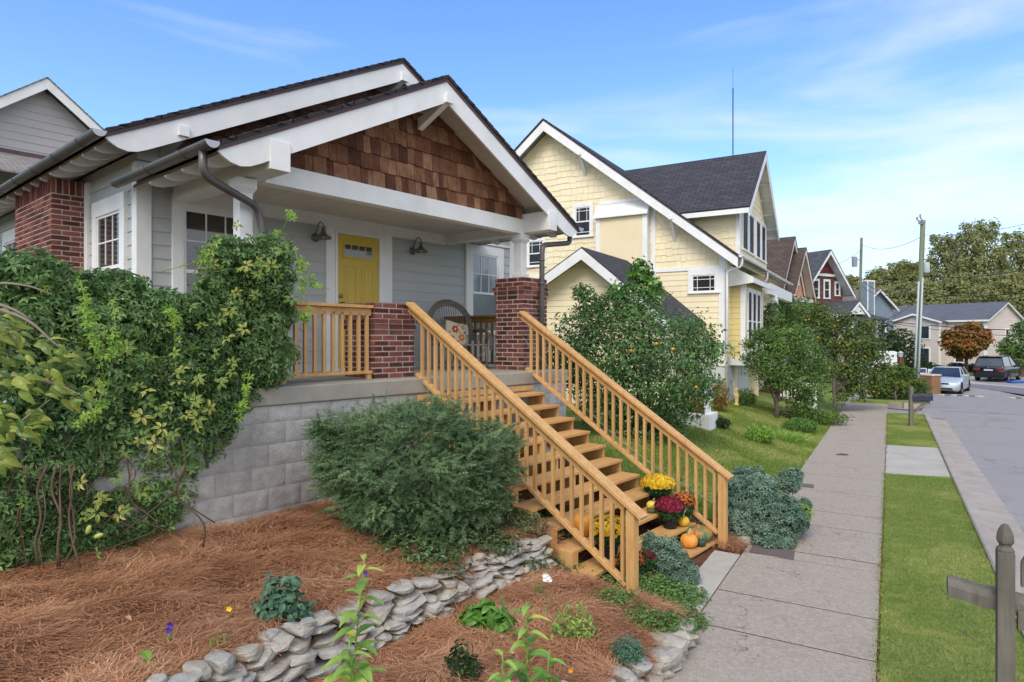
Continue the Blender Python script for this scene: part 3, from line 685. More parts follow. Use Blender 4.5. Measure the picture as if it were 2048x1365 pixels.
for x, yt, zt, yb, base, zb0 in ((-2.12, .30, .955, -3.01, -1.95, -1.90), (.05, .235, .915, -2.99, -2.1, -2.05)):
    sl = .642; zat = lambda y: zt - sl * (yt - y)
    mb = MB(); mb.beam((x, yt, zat(yt) - .018), (x, yb, zat(yb) - .018), .135, .036); cap = sbuild(mb, 'handrail', STAIN, bev=.004)
    mb = MB(); mb.beam((x, yt + .0, zat(yt) - .085), (x, yb + .2, zat(yb + .2) - .085), .036, .088); sbuild(mb, 'rail_board', STAIN, bev=.003)
    zl = lambda y: .125 - sl * (.26 - y)
    mb = MB(); mb.beam((x, .14, zl(.14)), (x, -2.83, zl(-2.83)), .085, .036); sbuild(mb, 'bottom_rail', STAIN, bev=.003)
    mb = MB(); mb.box(x - .045, x + .045, -2.93, -2.84, base, zat(-2.885) - .04); sbuild(mb, 'newel_post', STAIN, bev=.005)
    y = .06
    while y > -2.80:
        mb = MB(); mb.cur = random.random(); mb.beam((x, y, zl(y)), (x, y, zat(y) - .1), .034, .034, (1, 0, 0)); sbuild(mb, 'baluster', STAIN, bev=0); y -= .1185
mb = MB(); mb.tube([sp((.02, .2 - 3.0 * i / 30, .52 - .642 * 3.0 * i / 30 - .25 * math.sin(math.pi * i / 30) - .1 * i / 30)) for i in range(31)], .0022, 5)
o = mb.build('string_light_cord', M('pale_grey_cord', '#a5a49d', None, rough=.6)); o.location = ST.location; o.rotation_euler = ST.rotation_euler
tag(o, 'thin white cord strung diagonally along the inside of the far stair railing', 'cord')
# ---------------------------------------------------------------- ground, paving, street
def grid_mesh(xs, ys, hf, mask=None):
    X, Y = np.meshgrid(xs, ys, indexing='ij'); Z = hf(X.ravel(), Y.ravel()); V = np.stack([X.ravel(), Y.ravel(), Z], 1)
    nx, ny = len(xs), len(ys); I, J = np.meshgrid(np.arange(nx - 1), np.arange(ny - 1), indexing='ij'); a = (I * ny + J).ravel()
    F = np.stack([a, a + ny, a + ny + 1, a + 1], 1); return V, F
def soil_mat():
    t = NT('garden_soil'); n = t.noise(t.coord('Object'), 6, 6, .7); c = t.ramp(n, [(.25, '#3a2a22'), (.5, '#5d3f2f'), (.75, '#7d573f')])
    t.color(c); t.rough(.95, .15); t.bump(t.noise(t.coord('Object'), 40, 6, .7), .9, .02); return t.m
def lawn_mat(name, a, b, c, d):
    t = NT(name); v = t.coord('Object'); big = t.noise(v, .9, 5, .65); fine = t.noise(v, 60, 3, .7); mid = t.noise(v, 7, 4, .6)
    base = t.mix(t.ramp(big, [(.35, (0, 0, 0)), (.65, (1, 1, 1))]), a, b); base = t.mix(t.math('MULTIPLY', t.ramp(mid, [(.45, (0, 0, 0)), (.7, (1, 1, 1))]), .55), base, c)
    base = t.mix(t.math('MULTIPLY', fine, .6), base, d); t.color(base); t.rough(.95, .15); t.bump(fine, .8, .03); return t.m
SOIL = soil_mat(); LAWN = lawn_mat('lawn_turf', '#68853c', '#8b9350', '#a0985f', '#4e6631'); VERGE = lawn_mat('verge_turf', '#6f8a3e', '#95995a', '#b9aa74', '#567032')
FIELD = lawn_mat('far_field', '#4f6030', '#5d6a38', '#6b6a40', '#3c4a26')
xs = np.unique(np.concatenate([np.linspace(-900, -60, 12), np.linspace(-60, -10, 12), np.linspace(-10, 8, 121), np.linspace(8, 60, 80), np.linspace(60, 160, 30), np.linspace(160, 1200, 14)]))
ys = np.unique(np.concatenate([np.linspace(-300, -5, 8), np.linspace(-5, 1, 12), np.linspace(1, 20, 128), np.linspace(20, 80, 80), np.linspace(80, 320, 50), np.linspace(320, 1600, 14)]))
def gsheet(X, Y):
    Q = np.stack([X, Y], 1) - S0; n_, s_ = Q @ ND, Q @ SD; z = ground_h(X, Y)
    return z - .006 - np.where((n_ > .25) & (n_ < 45) & (s_ < 62), .25, 0) * np.where(n_ > 2.5, .5, 1)
V, F = grid_mesh(xs, ys, gsheet)
C = V[F].mean(1); P = C[:, :2]; n = (P - S0) @ ND; s = (P - S0) @ SD; ax = (P - OA) @ EXA
ground = npobj('ground', V, F, np.full(len(F), .5), SOIL, smooth=True); tag(ground, kind='structure')
for m in (LAWN, FIELD): ground.data.materials.append(m)
mi = np.zeros(len(F), np.int32); mi[(ax > .9) & (n < 1.4)] = 1; mi[(s > 19)] = 1; mi[(s > 60) | (n > 20) | (P[:, 0] < -12)] = 2
ground.data.polygons.foreach_set('material_index', mi)
def strip(n0, n1, s0, s1, hf, name, mat, ns=40, nn=2, dz=0., kind='structure'):
    V, F = grid_mesh(np.linspace(n0, n1, nn), np.linspace(s0, s1, ns), lambda a, b: np.zeros(len(a)))
    W = S0 + V[:, 1:2] * SD + V[:, :1] * ND; z = hf(V[:, 0], V[:, 1], W) + dz
    o = npobj(name, np.column_stack([W, z]), F, np.full(len(F), .5), mat, smooth=True); tag(o, kind=kind); return o
FAR = lambda s: np.interp(s, [25, 41, 51, 62, 90], [0, -.49, -.3, -.2, 0])
def walk_mat():
    t = NT('old_sidewalk_concrete'); v = t.coord('Object'); ag = t.noise(v, 130, 3, .8); mid = t.noise(v, 3.2, 6, .6); st = t.noise(v, 2.4, 7, .7)
    c = t.mix(mid, '#a19484', '#8c8072'); c = t.mix(t.ramp(ag, [(.42, (0, 0, 0)), (.56, (1, 1, 1))]), c, '#b5aa9c'); c = t.mix(t.ramp(t.noise(v, 210, 2, .6), [(.50, (0, 0, 0)), (.62, (.9, .9, .9))]), c, '#57504a')
    c = t.mix(t.math('MULTIPLY', t.ramp(st, [(.5, (0, 0, 0)), (.75, (1, 1, 1))]), .35), c, '#746d65'); c = t.mix(t.math('MULTIPLY', t.ramp(t.noise(v, 22, 4, .7), [(.45, (0, 0, 0)), (.62, (1, 1, 1))]), .35), c, '#b9b0a4')
    vo = t.n('ShaderNodeTexVoronoi', feature='DISTANCE_TO_EDGE'); vo.inputs['Scale'].default_value = .8; wv = t.n('ShaderNodeVectorMath', operation='ADD'); t.l(v, wv.inputs[0]); nz = t.n('ShaderNodeTexNoise'); nz.inputs['Scale'].default_value = 3.; nz.inputs['Detail'].default_value = 6; t.l(v, nz.inputs['Vector']); t.l(nz.outputs['Color'], wv.inputs[1]); t.l(wv.outputs[0], vo.inputs['Vector'])
    ck = t.ramp(vo.outputs[0], [(.0, (1, 1, 1)), (.006, (0, 0, 0))]); ck = t.mix(1., ck, t.ramp(t.noise(v, .6, 2), [(.52, (0, 0, 0)), (.6, (1, 1, 1))]), 'MULTIPLY'); c = t.mix(ck, c, '#3a342f'); t.color(c); t.rough(.95, .2); t.bump(t.math('ADD', ag, mid), .5, .006); return t.m
WALK = walk_mat()
KERB = M('kerb_concrete', '#a89f95', '#958c83', 2.5, rough=.92, bump=.3, bsc=60, speck=('#8a8178', 120, .62), dirt=('#77706a', 1.3, .55))
def asph_mat():
    t = NT('asphalt'); v = t.coord('Object'); ag = t.noise(v, 140, 3, .8); big = t.noise(v, .35, 5, .6); mid = t.noise(v, 2.5, 6, .7)
    c = t.mix(big, '#8b8785', '#7c7978'); c = t.mix(t.math('MULTIPLY', mid, .35), c, '#9d9a97'); c = t.mix(t.ramp(ag, [(.5, (0, 0, 0)), (.62, (.7, .7, .7))]), c, '#b0adaa')
    vo = t.n('ShaderNodeTexVoronoi', feature='DISTANCE_TO_EDGE'); vo.inputs['Scale'].default_value = .3; wv = t.n('ShaderNodeVectorMath', operation='ADD'); t.l(v, wv.inputs[0]); nz = t.n('ShaderNodeTexNoise'); nz.inputs['Scale'].default_value = 1.5; nz.inputs['Detail'].default_value = 7; t.l(v, nz.inputs['Vector']); t.l(nz.outputs['Color'], wv.inputs[1]); t.l(wv.outputs[0], vo.inputs['Vector'])
    c = t.mix(t.math('MULTIPLY', t.ramp(vo.outputs[0], [(.0, (1, 1, 1)), (.008, (0, 0, 0))]), .6), c, '#55524f')
    st = t.ramp(t.noise(t.coord('Object', (1, 1, 1)), .9, 3, .5), [(.60, (0, 0, 0)), (.72, (1, 1, 1))]); c = t.mix(t.math('MULTIPLY', st, .35), c, '#696665')
    t.color(c); t.rough(.93, .2); t.bump(ag, .4, .006); return t.m
ASPH = asph_mat()
ASPH2 = M('asphalt_patch', '#767478', '#6c6a6f', 1.2, rough=.93, bump=.3, bsc=150, speck=('#8b898c', 160, .60))
NEWC = M('pale_concrete', '#b2aca1', '#a49d92', 1.8, rough=.9, bump=.25, bsc=80, dirt=('#8c857a', 1.5, .5), speck=('#8f887e', 140, .65))
# sidewalk slabs with joints (single pavement object)
mbw = MB(); joints = [-4.2, -2.9, -1.45, -.25, 1.15, 2.02, 3.35, 3.66, 4.95, 5.8, 7.2, 8.6, 10.0, 11.4, 12.8, 14.2, 15.6, 17, 18.4, 19.8, 21.2, 22.6, 24.0, 25.2]
vs = []
for a, b in zip(joints[:-1], joints[1:]):
    t_ = random.uniform(-.001, .001); g = .013
    def q(n_, s_, z): p = S2W(n_, s_, z); return p
    sk = random.uniform(-.01, .01)
    lo, hi = [], []
    mbw.hexa([q(.0, a + g, -.06), q(1.4, a + g + sk, -.06), q(1.4, b - g, -.06), q(.0, b - g, -.06), q(.0, a + g, .008 + t_), q(1.4, a + g + sk, .008 + t_), q(1.4, b - g, .008 + t_), q(.0, b - g, .008 + t_)])
mbw.m = 1
for b in joints[1:-1]: mbw.hexa([S2W(.004, b - .03, -.06), S2W(1.396, b - .03, -.06), S2W(1.396, b + .03, -.06), S2W(.004, b + .03, -.06), S2W(.004, b - .03, .0045), S2W(1.396, b - .03, .0045), S2W(1.396, b + .03, .0045), S2W(.004, b + .03, .0045)])
o = mbw.build('sidewalk', [WALK, M('joint_grime', '#38322c', '#4a4136', 9, rough=.95)], bev=.003); tag(o, kind='structure')
mb = MB(); mb.hexa([S2W(-1.5, 1.2, -.05), S2W(-.012, 1.22, -.05), S2W(-.012, 3.2, -.05), S2W(-1.15, 3.25, -.05), S2W(-1.5, 1.2, .012), S2W(-.012, 1.22, .012), S2W(-.012, 3.2, .012), S2W(-1.15, 3.25, .012)])
o = mb.build('landing_slab', NEWC, bev=.006); tag(o, kind='structure')
mb = MB(); mb.hexa([S2W(1.408, 9.35, -.05), S2W(2.44, 9.6, -.05), S2W(2.44, 13.25, -.05), S2W(1.408, 13.1, -.05), S2W(1.408, 9.35, .012), S2W(2.44, 9.6, .012), S2W(2.44, 13.25, .012), S2W(1.408, 13.1, .012)])
o = mb.build('driveway_apron', NEWC, bev=.006); tag(o, kind='structure')
strip(1.42, 2.45, -6, 21.1, lambda a, b, W: .006 + 0 * a, 'verge_lawn', VERGE, 60, 4)
# kerb with gutter pan
mbk = MB(); s_ = -6.
while s_ < 21.0:
    e_ = min(s_ + 3.0, 21.1)
    for pl in ([(2.455, -.2), (2.455, .03), (2.475, .045), (2.585, .04), (2.61, .02), (2.625, -.10), (3.06, -.125), (3.06, -.2)],):
        k = len(pl); A = [S2W(a, s_ + .006, z) for a, z in pl]; B = [S2W(a, e_ - .006, z) for a, z in pl]
        mbk.add(A + B, [tuple(range(k)), tuple(range(k, 2 * k))[::-1]] + [(i, k + i, k + (i + 1) % k, (i + 1) % k) for i in range(k)])
    s_ = e_
o = mbk.build('kerb', KERB); tag(o, kind='structure')
# road, wide junction and alley
strip(3.05, 20, -8, 24, lambda a, b, W: -.128 + FAR(b), 'road', ASPH, 60, 12)
strip(-3, 26, 24, 58, lambda a, b, W: np.where(a < 3, -.004, -.128) * 0 - .128 + FAR(b) + np.clip(.122 - np.clip(a - .5, 0, 3) * .05, 0, .122), 'junction', ASPH, 60, 60, .006)
def poly_px(px, name, mat, dz, z=None, skirt=0):
    P = [GT(u, v) for u, v in px] if z is None else [((u - CX) / FPX * (CAMZ - z) * FPX / (v - CY), (CAMZ - z) * FPX / (v - CY), z) for u, v in px]
    c = np.mean(np.array(P), 0); mb = MB(); mb.add([tuple(c + np.array((0, 0, dz)))] + [(p[0], p[1], p[2] + dz) for p in P], [(0, i + 1, (i + 1) % len(P) + 1) for i in range(len(P))])
    if skirt:
        k = len(P); mb.add([(p[0], p[1], p[2] + dz) for p in P] + [(p[0], p[1], p[2] + dz - skirt) for p in P], [(i, (i + 1) % k, k + (i + 1) % k, k + i) for i in range(k)])
    o = mb.build(name, mat); tag(o, kind='structure'); return o
# ================================================================ the yellow house next door (local axes: x towards the street, y along it)
YEL = M('yellow_siding_paint', '#ebdebb', '#e4d6b1', 1.4, rough=.6, rnd=.03); YELB = M('yellow_bay_paint', '#dac78c', '#d2be83', 1.4, rough=.6)
YST = M('yellow_stucco', '#e5d6b2', '#decda8', 2, rough=.8, bump=.2, bsc=60)
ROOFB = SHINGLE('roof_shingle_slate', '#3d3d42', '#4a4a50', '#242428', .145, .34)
WPAN = M('painted_panel', '#c3cbcb', '#b8c0c1', 3, rough=.6)
TERRA = M('terracotta_glaze', '#a24a35', '#8f3f2d', 4, rough=.5)
SB = thing('two_storey_house', S2W(-6, 18, .5), -AS, 'pale yellow two-storey house with shingled gable, steep dark roof and street-facing dormer', 'house')
oB = (-6, 18, .5)
def bb(mb, name, mat, par=SB, **k): mb.v = [(p[0] - oB[0], p[1] - oB[1], p[2] - oB[2]) for p in mb.v]; return mb.build(name, mat, par, **k)
class BW:                                   # lets the shared builders work in unshifted coordinates
    pass
def off(T): return lambda a, o, z: tuple(np.subtract(T(a, o, z), oB))
RB = (-9.05, 10.32, .795); rbt = lambda x: RB[1] - RB[2] * abs(x - RB[0])
Tg_ = lambda a, o, z: (a, 16 - o, z); Tfr = lambda a, o, z: (-2.94 + o, a, z)
mb = MB(); mb.box(-15.0, -2.95, 16.01, 27, .3, 4.9); mb.prism([(-15, 4.8), (-2.95, 4.8), (-2.95, rbt(-2.95) - .3), (RB[0], RB[1] - .3), (-15, rbt(-15) - .3)], 1, 16.01, 26.9); bb(mb, 'wall', YEL)
mb = lap(MB(), Tg_, lambda z: (-15, -2.94), 1.94, 4.72, .178); lap(mb, Tfr, lambda z: (16, 27), 1.94, 4.9, .178); bb(mb, 'clapboard_siding', YEL)
mb = shakes(MB(), Tg_, lambda z: (RB[0] - (RB[1] - .26 - z) / RB[2], min(RB[0] + (RB[1] - .26 - z) / RB[2], -2.94)), 4.84, 10.0, .215, (.17, .27), .02, .004, .03); bb(mb, 'shingle_siding', YEL)
mb = MB(); mb.box(-15, -2.92, 15.96, 16, 4.72, 4.85); mb.box(-15, -2.90, 15.95, 16, 1.70, 1.95); mb.box(-2.94, -2.9, 16, 27, 1.70, 1.95); bb(mb, 'belt_board', WHITE)
mb = MB(); mb.box(-3.12, -2.90, 15.965, 16.0, 1.95, 4.72); mb.box(-2.94, -2.91, 15.965, 16.16, 1.95, 5.1); mb.box(-3.1, -2.915, 15.955, 15.99, 4.85, 5.2); bb(mb, 'corner_board', WHITE)
mb = MB(); mb.box(-5.28, -5.14, 15.955, 16, 4.2, 7.0); mb.box(-5.24, -5.14, 15.95, 16, 2, 4.8); bb(mb, 'trim_board', WHITE)
mb = MB(); mb.box(-7.12, -5.36, 15.72, 16, .4, 6.72); bb(mb, 'chase', YST)
mb = MB()
for a, b in ((-7.14, -7.0), (-5.5, -5.34)): mb.box(a, b, 15.70, 15.72, .4, 6.72)
mb.box(-5.36, -5.335, 15.71, 16, .4, 6.72); bb(mb, 'chase_trim', WHITE)
mb = MB(); mb.prism([(15.60, 6.62), (15.60, 6.68), (15.98, 7.14), (16, 7.14), (16, 6.62)], 0, -7.2, -5.3); bb(mb, 'sloped_cap', WHITE)
mb = MB(); mb.box(-7.15, -5.2, 15.955, 16, 7.14, 7.24); bb(mb, 'cap_trim', WHITE)
def broof(par, xr, zr, sl, xl, xr2, y0, y1, mat, nm='roof', **k):
    return gable_roof(par, 0, xr - oB[0], zr - oB[2], sl, xl - oB[0], xr2 - oB[0], y0 - oB[1], y1 - oB[1], mat, nm, **k)
broof(SB, RB[0], RB[1], RB[2], -15.6, -2.46, 15.5, 27.4, ROOFB, fascia=.27, fin=False, tails=False, soff=WHITE)
for (x, zt) in ((-7.65, rbt(-7.65) - .38), (-4.5, rbt(-4.5) - .38)):
    mb = MB(); mb.box(x - .06, x + .06, 15.46, 16, zt, zt + .12); mb.hexa([(x - .045, 15.52, zt), (x + .045, 15.52, zt), (x + .045, 15.98, zt - .62), (x - .045, 15.98, zt - .62), (x - .045, 15.62, zt), (x + .045, 15.62, zt), (x + .045, 15.985, zt - .45), (x - .045, 15.985, zt - .45)]); bb(mb, 'knee_bracket', WHITE)
window(off(Tg_), -8.02, -7.46, 6.13, 7.14, SB, 0, .11, .13, GLASS_C, style='prairie'); window(off(Tg_), -3.95, -3.22, 4.03, 4.56, SB, 0, .13, .2, GLASS_D, style='prairie', sash=False)
window(off(Tg_), -9.9, -9.3, 5.2, 6.1, SB, 0, .11, .13, GLASS_C, style='prairie')
# dormer
DX, DS, DZr, DSL = -2.62, (16.5, 21.5), 9.05, .815
mb = MB(); mb.box(-8, DX - .01, DS[0] + .01, DS[1] - .01, 4.9, 6.62); mb.prism([(DS[0] + .02, 6.6), (DS[1] - .02, 6.6), (19, 8.62)], 0, -8, DX - .01); bb(mb, 'dormer', YEL)
Td = lambda a, o, z: (DX + o, a, z); Td2 = lambda a, o, z: (a, DS[0] - o, z)
mb = shakes(MB(), Td, lambda z: (max(DS[0], 19 - (DZr - .25 - z) / DSL), min(DS[1], 19 + (DZr - .25 - z) / DSL)), 5.2, 8.8, .215, (.17, .27), .02, .004, .03)
shakes(mb, Td2, lambda z: (max(-8, RB[0] + (RB[1] - z) / RB[2] - .4), DX), 5.1, 6.62, .215, (.17, .27), .02, .004, .03); bb(mb, 'shingle_siding', YEL)
mb = MB(); mb.box(DX - .1, DX + .03, DS[0] - .03, DS[0] + .12, 5.15, 6.55); mb.box(DX - .1, DX + .03, DS[1] - .12, DS[1] + .03, 5.15, 6.55); mb.box(DX, DX + .035, DS[0], DS[1], 5.1, 5.25); bb(mb, 'corner_board', WHITE)
# dormer roof: ridge towards the street
dr_ = thing('dormer_roof', (0, 0, 0)); dr_.parent = SB
def dtop(y): return DZr - DSL * abs(y - 19)
rm = MB(); 
for ye in (16.0, 22.0): rm.prism([(ye, dtop(ye)), (19, DZr), (19, DZr - .05), (ye, dtop(ye) - .05)], 0, -9.0, -2.2)
bpy.data.objects.remove(dr_); dr_ = bb(rm, 'dormer_roof', ROOFB, uv=True)
for ye in (16.0, 22.0):
    mb = MB(); mb.prism([(ye, dtop(ye) - .05), (19, DZr - .05), (19, DZr - .35), (ye, dtop(ye) - .3)], 0, -2.23, -2.2); mb.v = [(p[0] - oB[0], p[1] - oB[1], p[2] - oB[2]) for p in mb.v]; mb.build('rake_board', WHITE, dr_)
    mb = MB(); s_ = 1 if ye < 19 else -1; mb.prism([(ye + s_ * .04, dtop(ye) - .04), (19, DZr - .055), (19, DZr - .075), (ye + s_ * .04, dtop(ye) - .06)], 0, -8.6, -2.24)
    for xx in (-2.5, -3.1): mb.box(xx, xx + .04, min(ye + s_ * .05, 19), max(ye + s_ * .05, 19), dtop(ye) - .14, dtop(ye) - .06) if False else None
    mb.v = [(p[0] - oB[0], p[1] - oB[1], p[2] - oB[2]) for p in mb.v]; mb.build('soffit', WHITE, dr_)
    mb = MB(); mb.box(-7.0, -2.2, min(ye, ye + s_ * .03), max(ye, ye + s_ * .03), dtop(ye) - .2, dtop(ye) - .045); mb.v = [(p[0] - oB[0], p[1] - oB[1], p[2] - oB[2]) for p in mb.v]; mb.build('eave_board', WHITE, dr_)
    for k in range(5):
        f = (k + .6) / 5.4; y_ = ye + (19 - ye) * f; mb = MB(); mb.box(-2.62, -2.24, y_ - .03, y_ + .03, dtop(y_) - .17, dtop(y_) - .085); mb.v = [(p[0] - oB[0], p[1] - oB[1], p[2] - oB[2]) for p in mb.v]; mb.build('lookout', WHITE, dr_)
for a in (16.95, 18.05, 19.35, 20.45): window(off(Td), a, a + .85, 5.45, 6.75, SB, 0, .08, .1, GLASS_C, style='none', sash=False)
# gutter, downspouts on the street side
hg = half_gutter(SB, -2.39 - oB[0], 5.06 - oB[2], 15.55 - oB[1], 27.3 - oB[1], .065, 0, WHITE)
mb = MB(); P = smooth_path([(-2.39, 15.75, 5.0), (-2.39, 15.75, 4.74), (-2.86, 15.9, 4.62), (-2.86, 15.9, 4.4), (-2.86, 15.9, .5)], 6); mb.tube(P, .04, 10); bb(mb, 'downspout', WHITE, smooth=True)
mb = MB(); P = smooth_path([(-2.39, 20.4, 5.0), (-2.39, 20.4, 4.75), (-2.5, 20.4, 4.6), (-2.9, 20.3, 4.5)], 6); mb.tube(P, .04, 10); bb(mb, 'downspout', WHITE, smooth=True)
# bay with its own little roof and three tall windows
mb = MB(); mb.box(-2.94, -2.5, 16.75, 20.0, 1.7, 4.45); bb(mb, 'bay', YELB)
Tb = lambda a, o, z: (-2.5 + o, a, z); Tb2 = lambda a, o, z: (a, 16.75 - o, z)
mb = lap(MB(), Tb, lambda z: (16.75, 20.0), 1.95, 4.3, .178); lap(mb, Tb2, lambda z: (-2.94, -2.5), 1.95, 4.3, .178); bb(mb, 'bay_siding', YELB)
mb = MB(); mb.box(-2.94, -2.47, 16.72, 20.02, 1.70, 1.95); mb.box(-2.62, -2.47, 16.72, 16.9, 1.95, 4.3); mb.box(-2.55, -2.47, 19.88, 20.02, 1.95, 4.3); bb(mb, 'bay_trim', WHITE)
mb = MB(); mb.prism([(-2.94, 4.85), (-2.2, 4.46), (-2.2, 4.42), (-2.94, 4.42)], 1, 16.5, 20.25); bb(mb, 'bay_roof', ROOFB, uv=True)
mb = MB(); mb.box(-2.22, -2.18, 16.48, 20.27, 4.3, 4.46); mb.prism([(-2.94, 4.9), (-2.18, 4.47), (-2.18, 4.3), (-2.94, 4.2)], 1, 16.46, 16.5); bb(mb, 'bay_fascia', WHITE)
for i in range(3): window(off(Tb), 17.2 + i * .8, 17.2 + i * .8 + .62, 2.15, 4.1, SB, 0, .07, .1, GLASS_C, style='none')
# porch behind the bay: tapered column, beam, rail
mb = MB(); mb.box(-2.94, -2.1, 20.6, 26.6, 1.55, 1.8); bb(mb, 'porch_floor', WHITE)
mb = MB(); mb.box(-2.5, -2.3, 20.6, 26.6, 4.2, 4.6); bb(mb, 'porch_beam', WHITE)
for yy in (21.9,):
    mb = MB(); a, b = .22, .14; mb.hexa([(-2.4 - a, yy - a, 2.6), (-2.4 + a, yy - a, 2.6), (-2.4 + a, yy + a, 2.6), (-2.4 - a, yy + a, 2.6), (-2.4 - b, yy - b, 4.2), (-2.4 + b, yy - b, 4.2), (-2.4 + b, yy + b, 4.2), (-2.4 - b, yy + b, 4.2)]); bb(mb, 'porch_column', WHITE)
    mb = MB(); mb.box(-2.7, -2.1, yy - .3, yy + .3, .1, 2.6); bb(mb, 'column_base', BRICK)
mb = MB(); mb.box(-2.44, -2.36, 22.3, 25.7, 2.55, 2.63); mb.box(-2.43, -2.37, 21.6, 25.7, 1.95, 2.0)
for i in range(30): mb.box(-2.42, -2.38, 21.65 + i * .135, 21.69 + i * .135, 2.0, 2.55)
bb(mb, 'porch_rail', WHITE)
# lower storey panels
mb = MB(); mb.box(-15, -2.93, 15.975, 16.005, .2, 1.7); mb.box(-2.95, -2.925, 16.005, 20.6, .2, 1.7); bb(mb, 'foundation_panel', WPAN)
mb = MB(); mb.box(-2.925, -2.90, 17.2, 17.7, .2, 1.7); mb.box(-3.0, -2.6, 19.8, 19.9, .2, 1.7); bb(mb, 'foundation_trim', YEL)
# annex: a gabled wing nearer the camera
an = (-6.02, 5.14)
mb = MB(); mb.prism([(-10.5, .3), (-3.8, .3), (-3.8, 3.25), (an[0], an[1] - .2), (-10.5, 2.3)], 1, 12.5, 16.0); bb(mb, 'annex_wall', YEL)
Ta = lambda a, o, z: (a, 12.5 - o, z)
mb = lap(MB(), Ta, lambda z: (max(-10.5, an[0] - (an[1] - .2 - z) / .6), min(-3.8, an[0] + (an[1] - .2 - z) / .84)), .3, 4.94, .178); bb(mb, 'clapboard_siding', YEL)
for xe, sl in ((-3.5, .84), (-10.8, .6)):
    t_ = lambda x: an[1] - sl * abs(x - an[0])
    mb = MB(); mb.prism([(xe, t_(xe)), (an[0], an[1]), (an[0], an[1] - .05), (xe, t_(xe) - .05)], 1, 12.05, 15.98); r_ = bb(mb, 'annex_roof', ROOFB, uv=True)
    mb = MB(); mb.prism([(xe, t_(xe) - .05), (an[0], an[1] - .05), (an[0], an[1] - .36), (xe, t_(xe) - .3)], 1, 12.02, 12.06); mb.v = [tuple(np.subtract(p, oB)) for p in mb.v]; mb.build('rake_board', WHITE, r_)
    mb = MB(); mb.prism([(xe, t_(xe) - .06), (an[0], an[1] - .06), (an[0], an[1] - .09), (xe, t_(xe) - .09)], 1, 12.07, 12.5); mb.v = [tuple(np.subtract(p, oB)) for p in mb.v]; mb.build('soffit', YEL, r_)
# white plinth with a terracotta planter at the corner
pl = thing('corner_plinth', GT(1400, 852), -AS, 'low white plinth carrying a square pillar beside the citrus bush', 'plinth')
mb = MB(); mb.box(-.5, .3, -.3, .5, -.2, .3); mb.build('base', WHITE, pl, bev=.01)
mb = MB(); mb.box(-.2, .12, -.1, .2, .3, 1.1); mb.build('pillar', TERRA, pl, bev=.01)
mb = MB(); mb.box(.12, .2, -.12, .22, .3, 1.1); mb.build('edge_strip', WHITE, pl)
# ================================================================ grey house behind the bungalow on the left
NB_ = thing('gabled_house', A2W(-1.57, 18.4, -ZA), R(49.8), 'grey vinyl sided gable house rising behind the bungalow\'s left gutter', 'house')
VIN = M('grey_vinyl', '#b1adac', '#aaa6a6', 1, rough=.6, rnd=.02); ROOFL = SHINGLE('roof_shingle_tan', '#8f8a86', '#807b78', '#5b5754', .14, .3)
zr = 8.64 + ZA; T_ = lambda a, o, z: (a, -o, z); sl = .80
mb = MB(); mb.prism([(-6.5, 0), (6.5, 0), (6.5, zr - .3 - 6.5 * sl), (0, zr - .3), (-6.5, zr - .3 - 6.5 * sl)], 1, .01, 9); mb.build('wall', VIN, NB_)
mb = lap(MB(), T_, lambda z: (-min(6.5, (zr - .25 - z) / sl), min(6.5, (zr - .25 - z) / sl)), 3, zr - .4, .245, .02, 9); mb.build('vinyl_siding', VIN, NB_)
gable_roof(NB_, 0, 0, zr, sl, -7, 7, -.45, 9.3, ROOFL, drip=False, fascia=.26, fin=False, tails=False, soff=WHITE)
mb = MB(); z1_ = 6.18 + ZA; mb.prism([(0, z1_), (-2.2, z1_ - 1.0), (-2.2, z1_ - 1.05), (0, z1_ - .05)], 0, -6.5, 1.0); mb.build('lower_roof', ROOFL, NB_, uv=True)
mb = MB(); mb.box(-6.5, 1.0, -.06, 0, z1_ - .02, z1_ + .1); mb.build('flashing', DRIP, NB_)
# ================================================================ island, alley and far paving
strip(-1.5, 3.06, 21.12, 24.1, lambda a, b, W: .004 - np.clip(a - .5, 0, 3) * .05, 'alley', ASPH, 8, 12)
poly_px([(1905, 765), (1990, 772), (2110, 782), (2110, 800), (2000, 783), (1925, 772)], 'apron_road', ASPH2, .016)
poly_px([(1905, 763), (1960, 750), (2110, 748), (2110, 783), (1990, 774)], 'parking_apron', NEWC, .012)
poly_px([(1700, 806), (1745, 797), (1790, 797), (1838, 803), (1836, 811), (1775, 809)], 'corner_lawn', VERGE, .12, skirt=.3)
mb = MB()
P = [GT(u, v, .1) for u, v in [(1778, 810), (1805, 812), (1836, 812), (1846, 808), (1846, 803)]]
for a, b in zip(P[:-1], P[1:]): mb.beam(a, b, .18, .2)
o = mb.build('corner_kerb', KERB); tag(o, kind='structure')
PALE = M('pale_stone_cap', '#d5cbb9', '#c4baa8', 3, rough=.8)
mb = MB()
for i in range(7):
    a = GT(1880 + i * 12.2, 790 + i * .5, .02); b = GT(1880 + i * 12.2 + 11, 790 + i * .5, .02); mb.m = i % 2; mb.beam(a, b, .25, .03)
for i in range(3):
    a = GT(2020 + i * 12, 796 + i * .3, .02); b = GT(2031 + i * 12, 796 + i * .3, .02); mb.m = i % 2; mb.beam(a, b, .25, .03)
o = mb.build('road_marking', [M('worn_road_paint', '#cfc9ad', None, rough=.8), M('dark_road_paint', '#4b4a4c', None, rough=.8)]); tag(o, kind='structure')
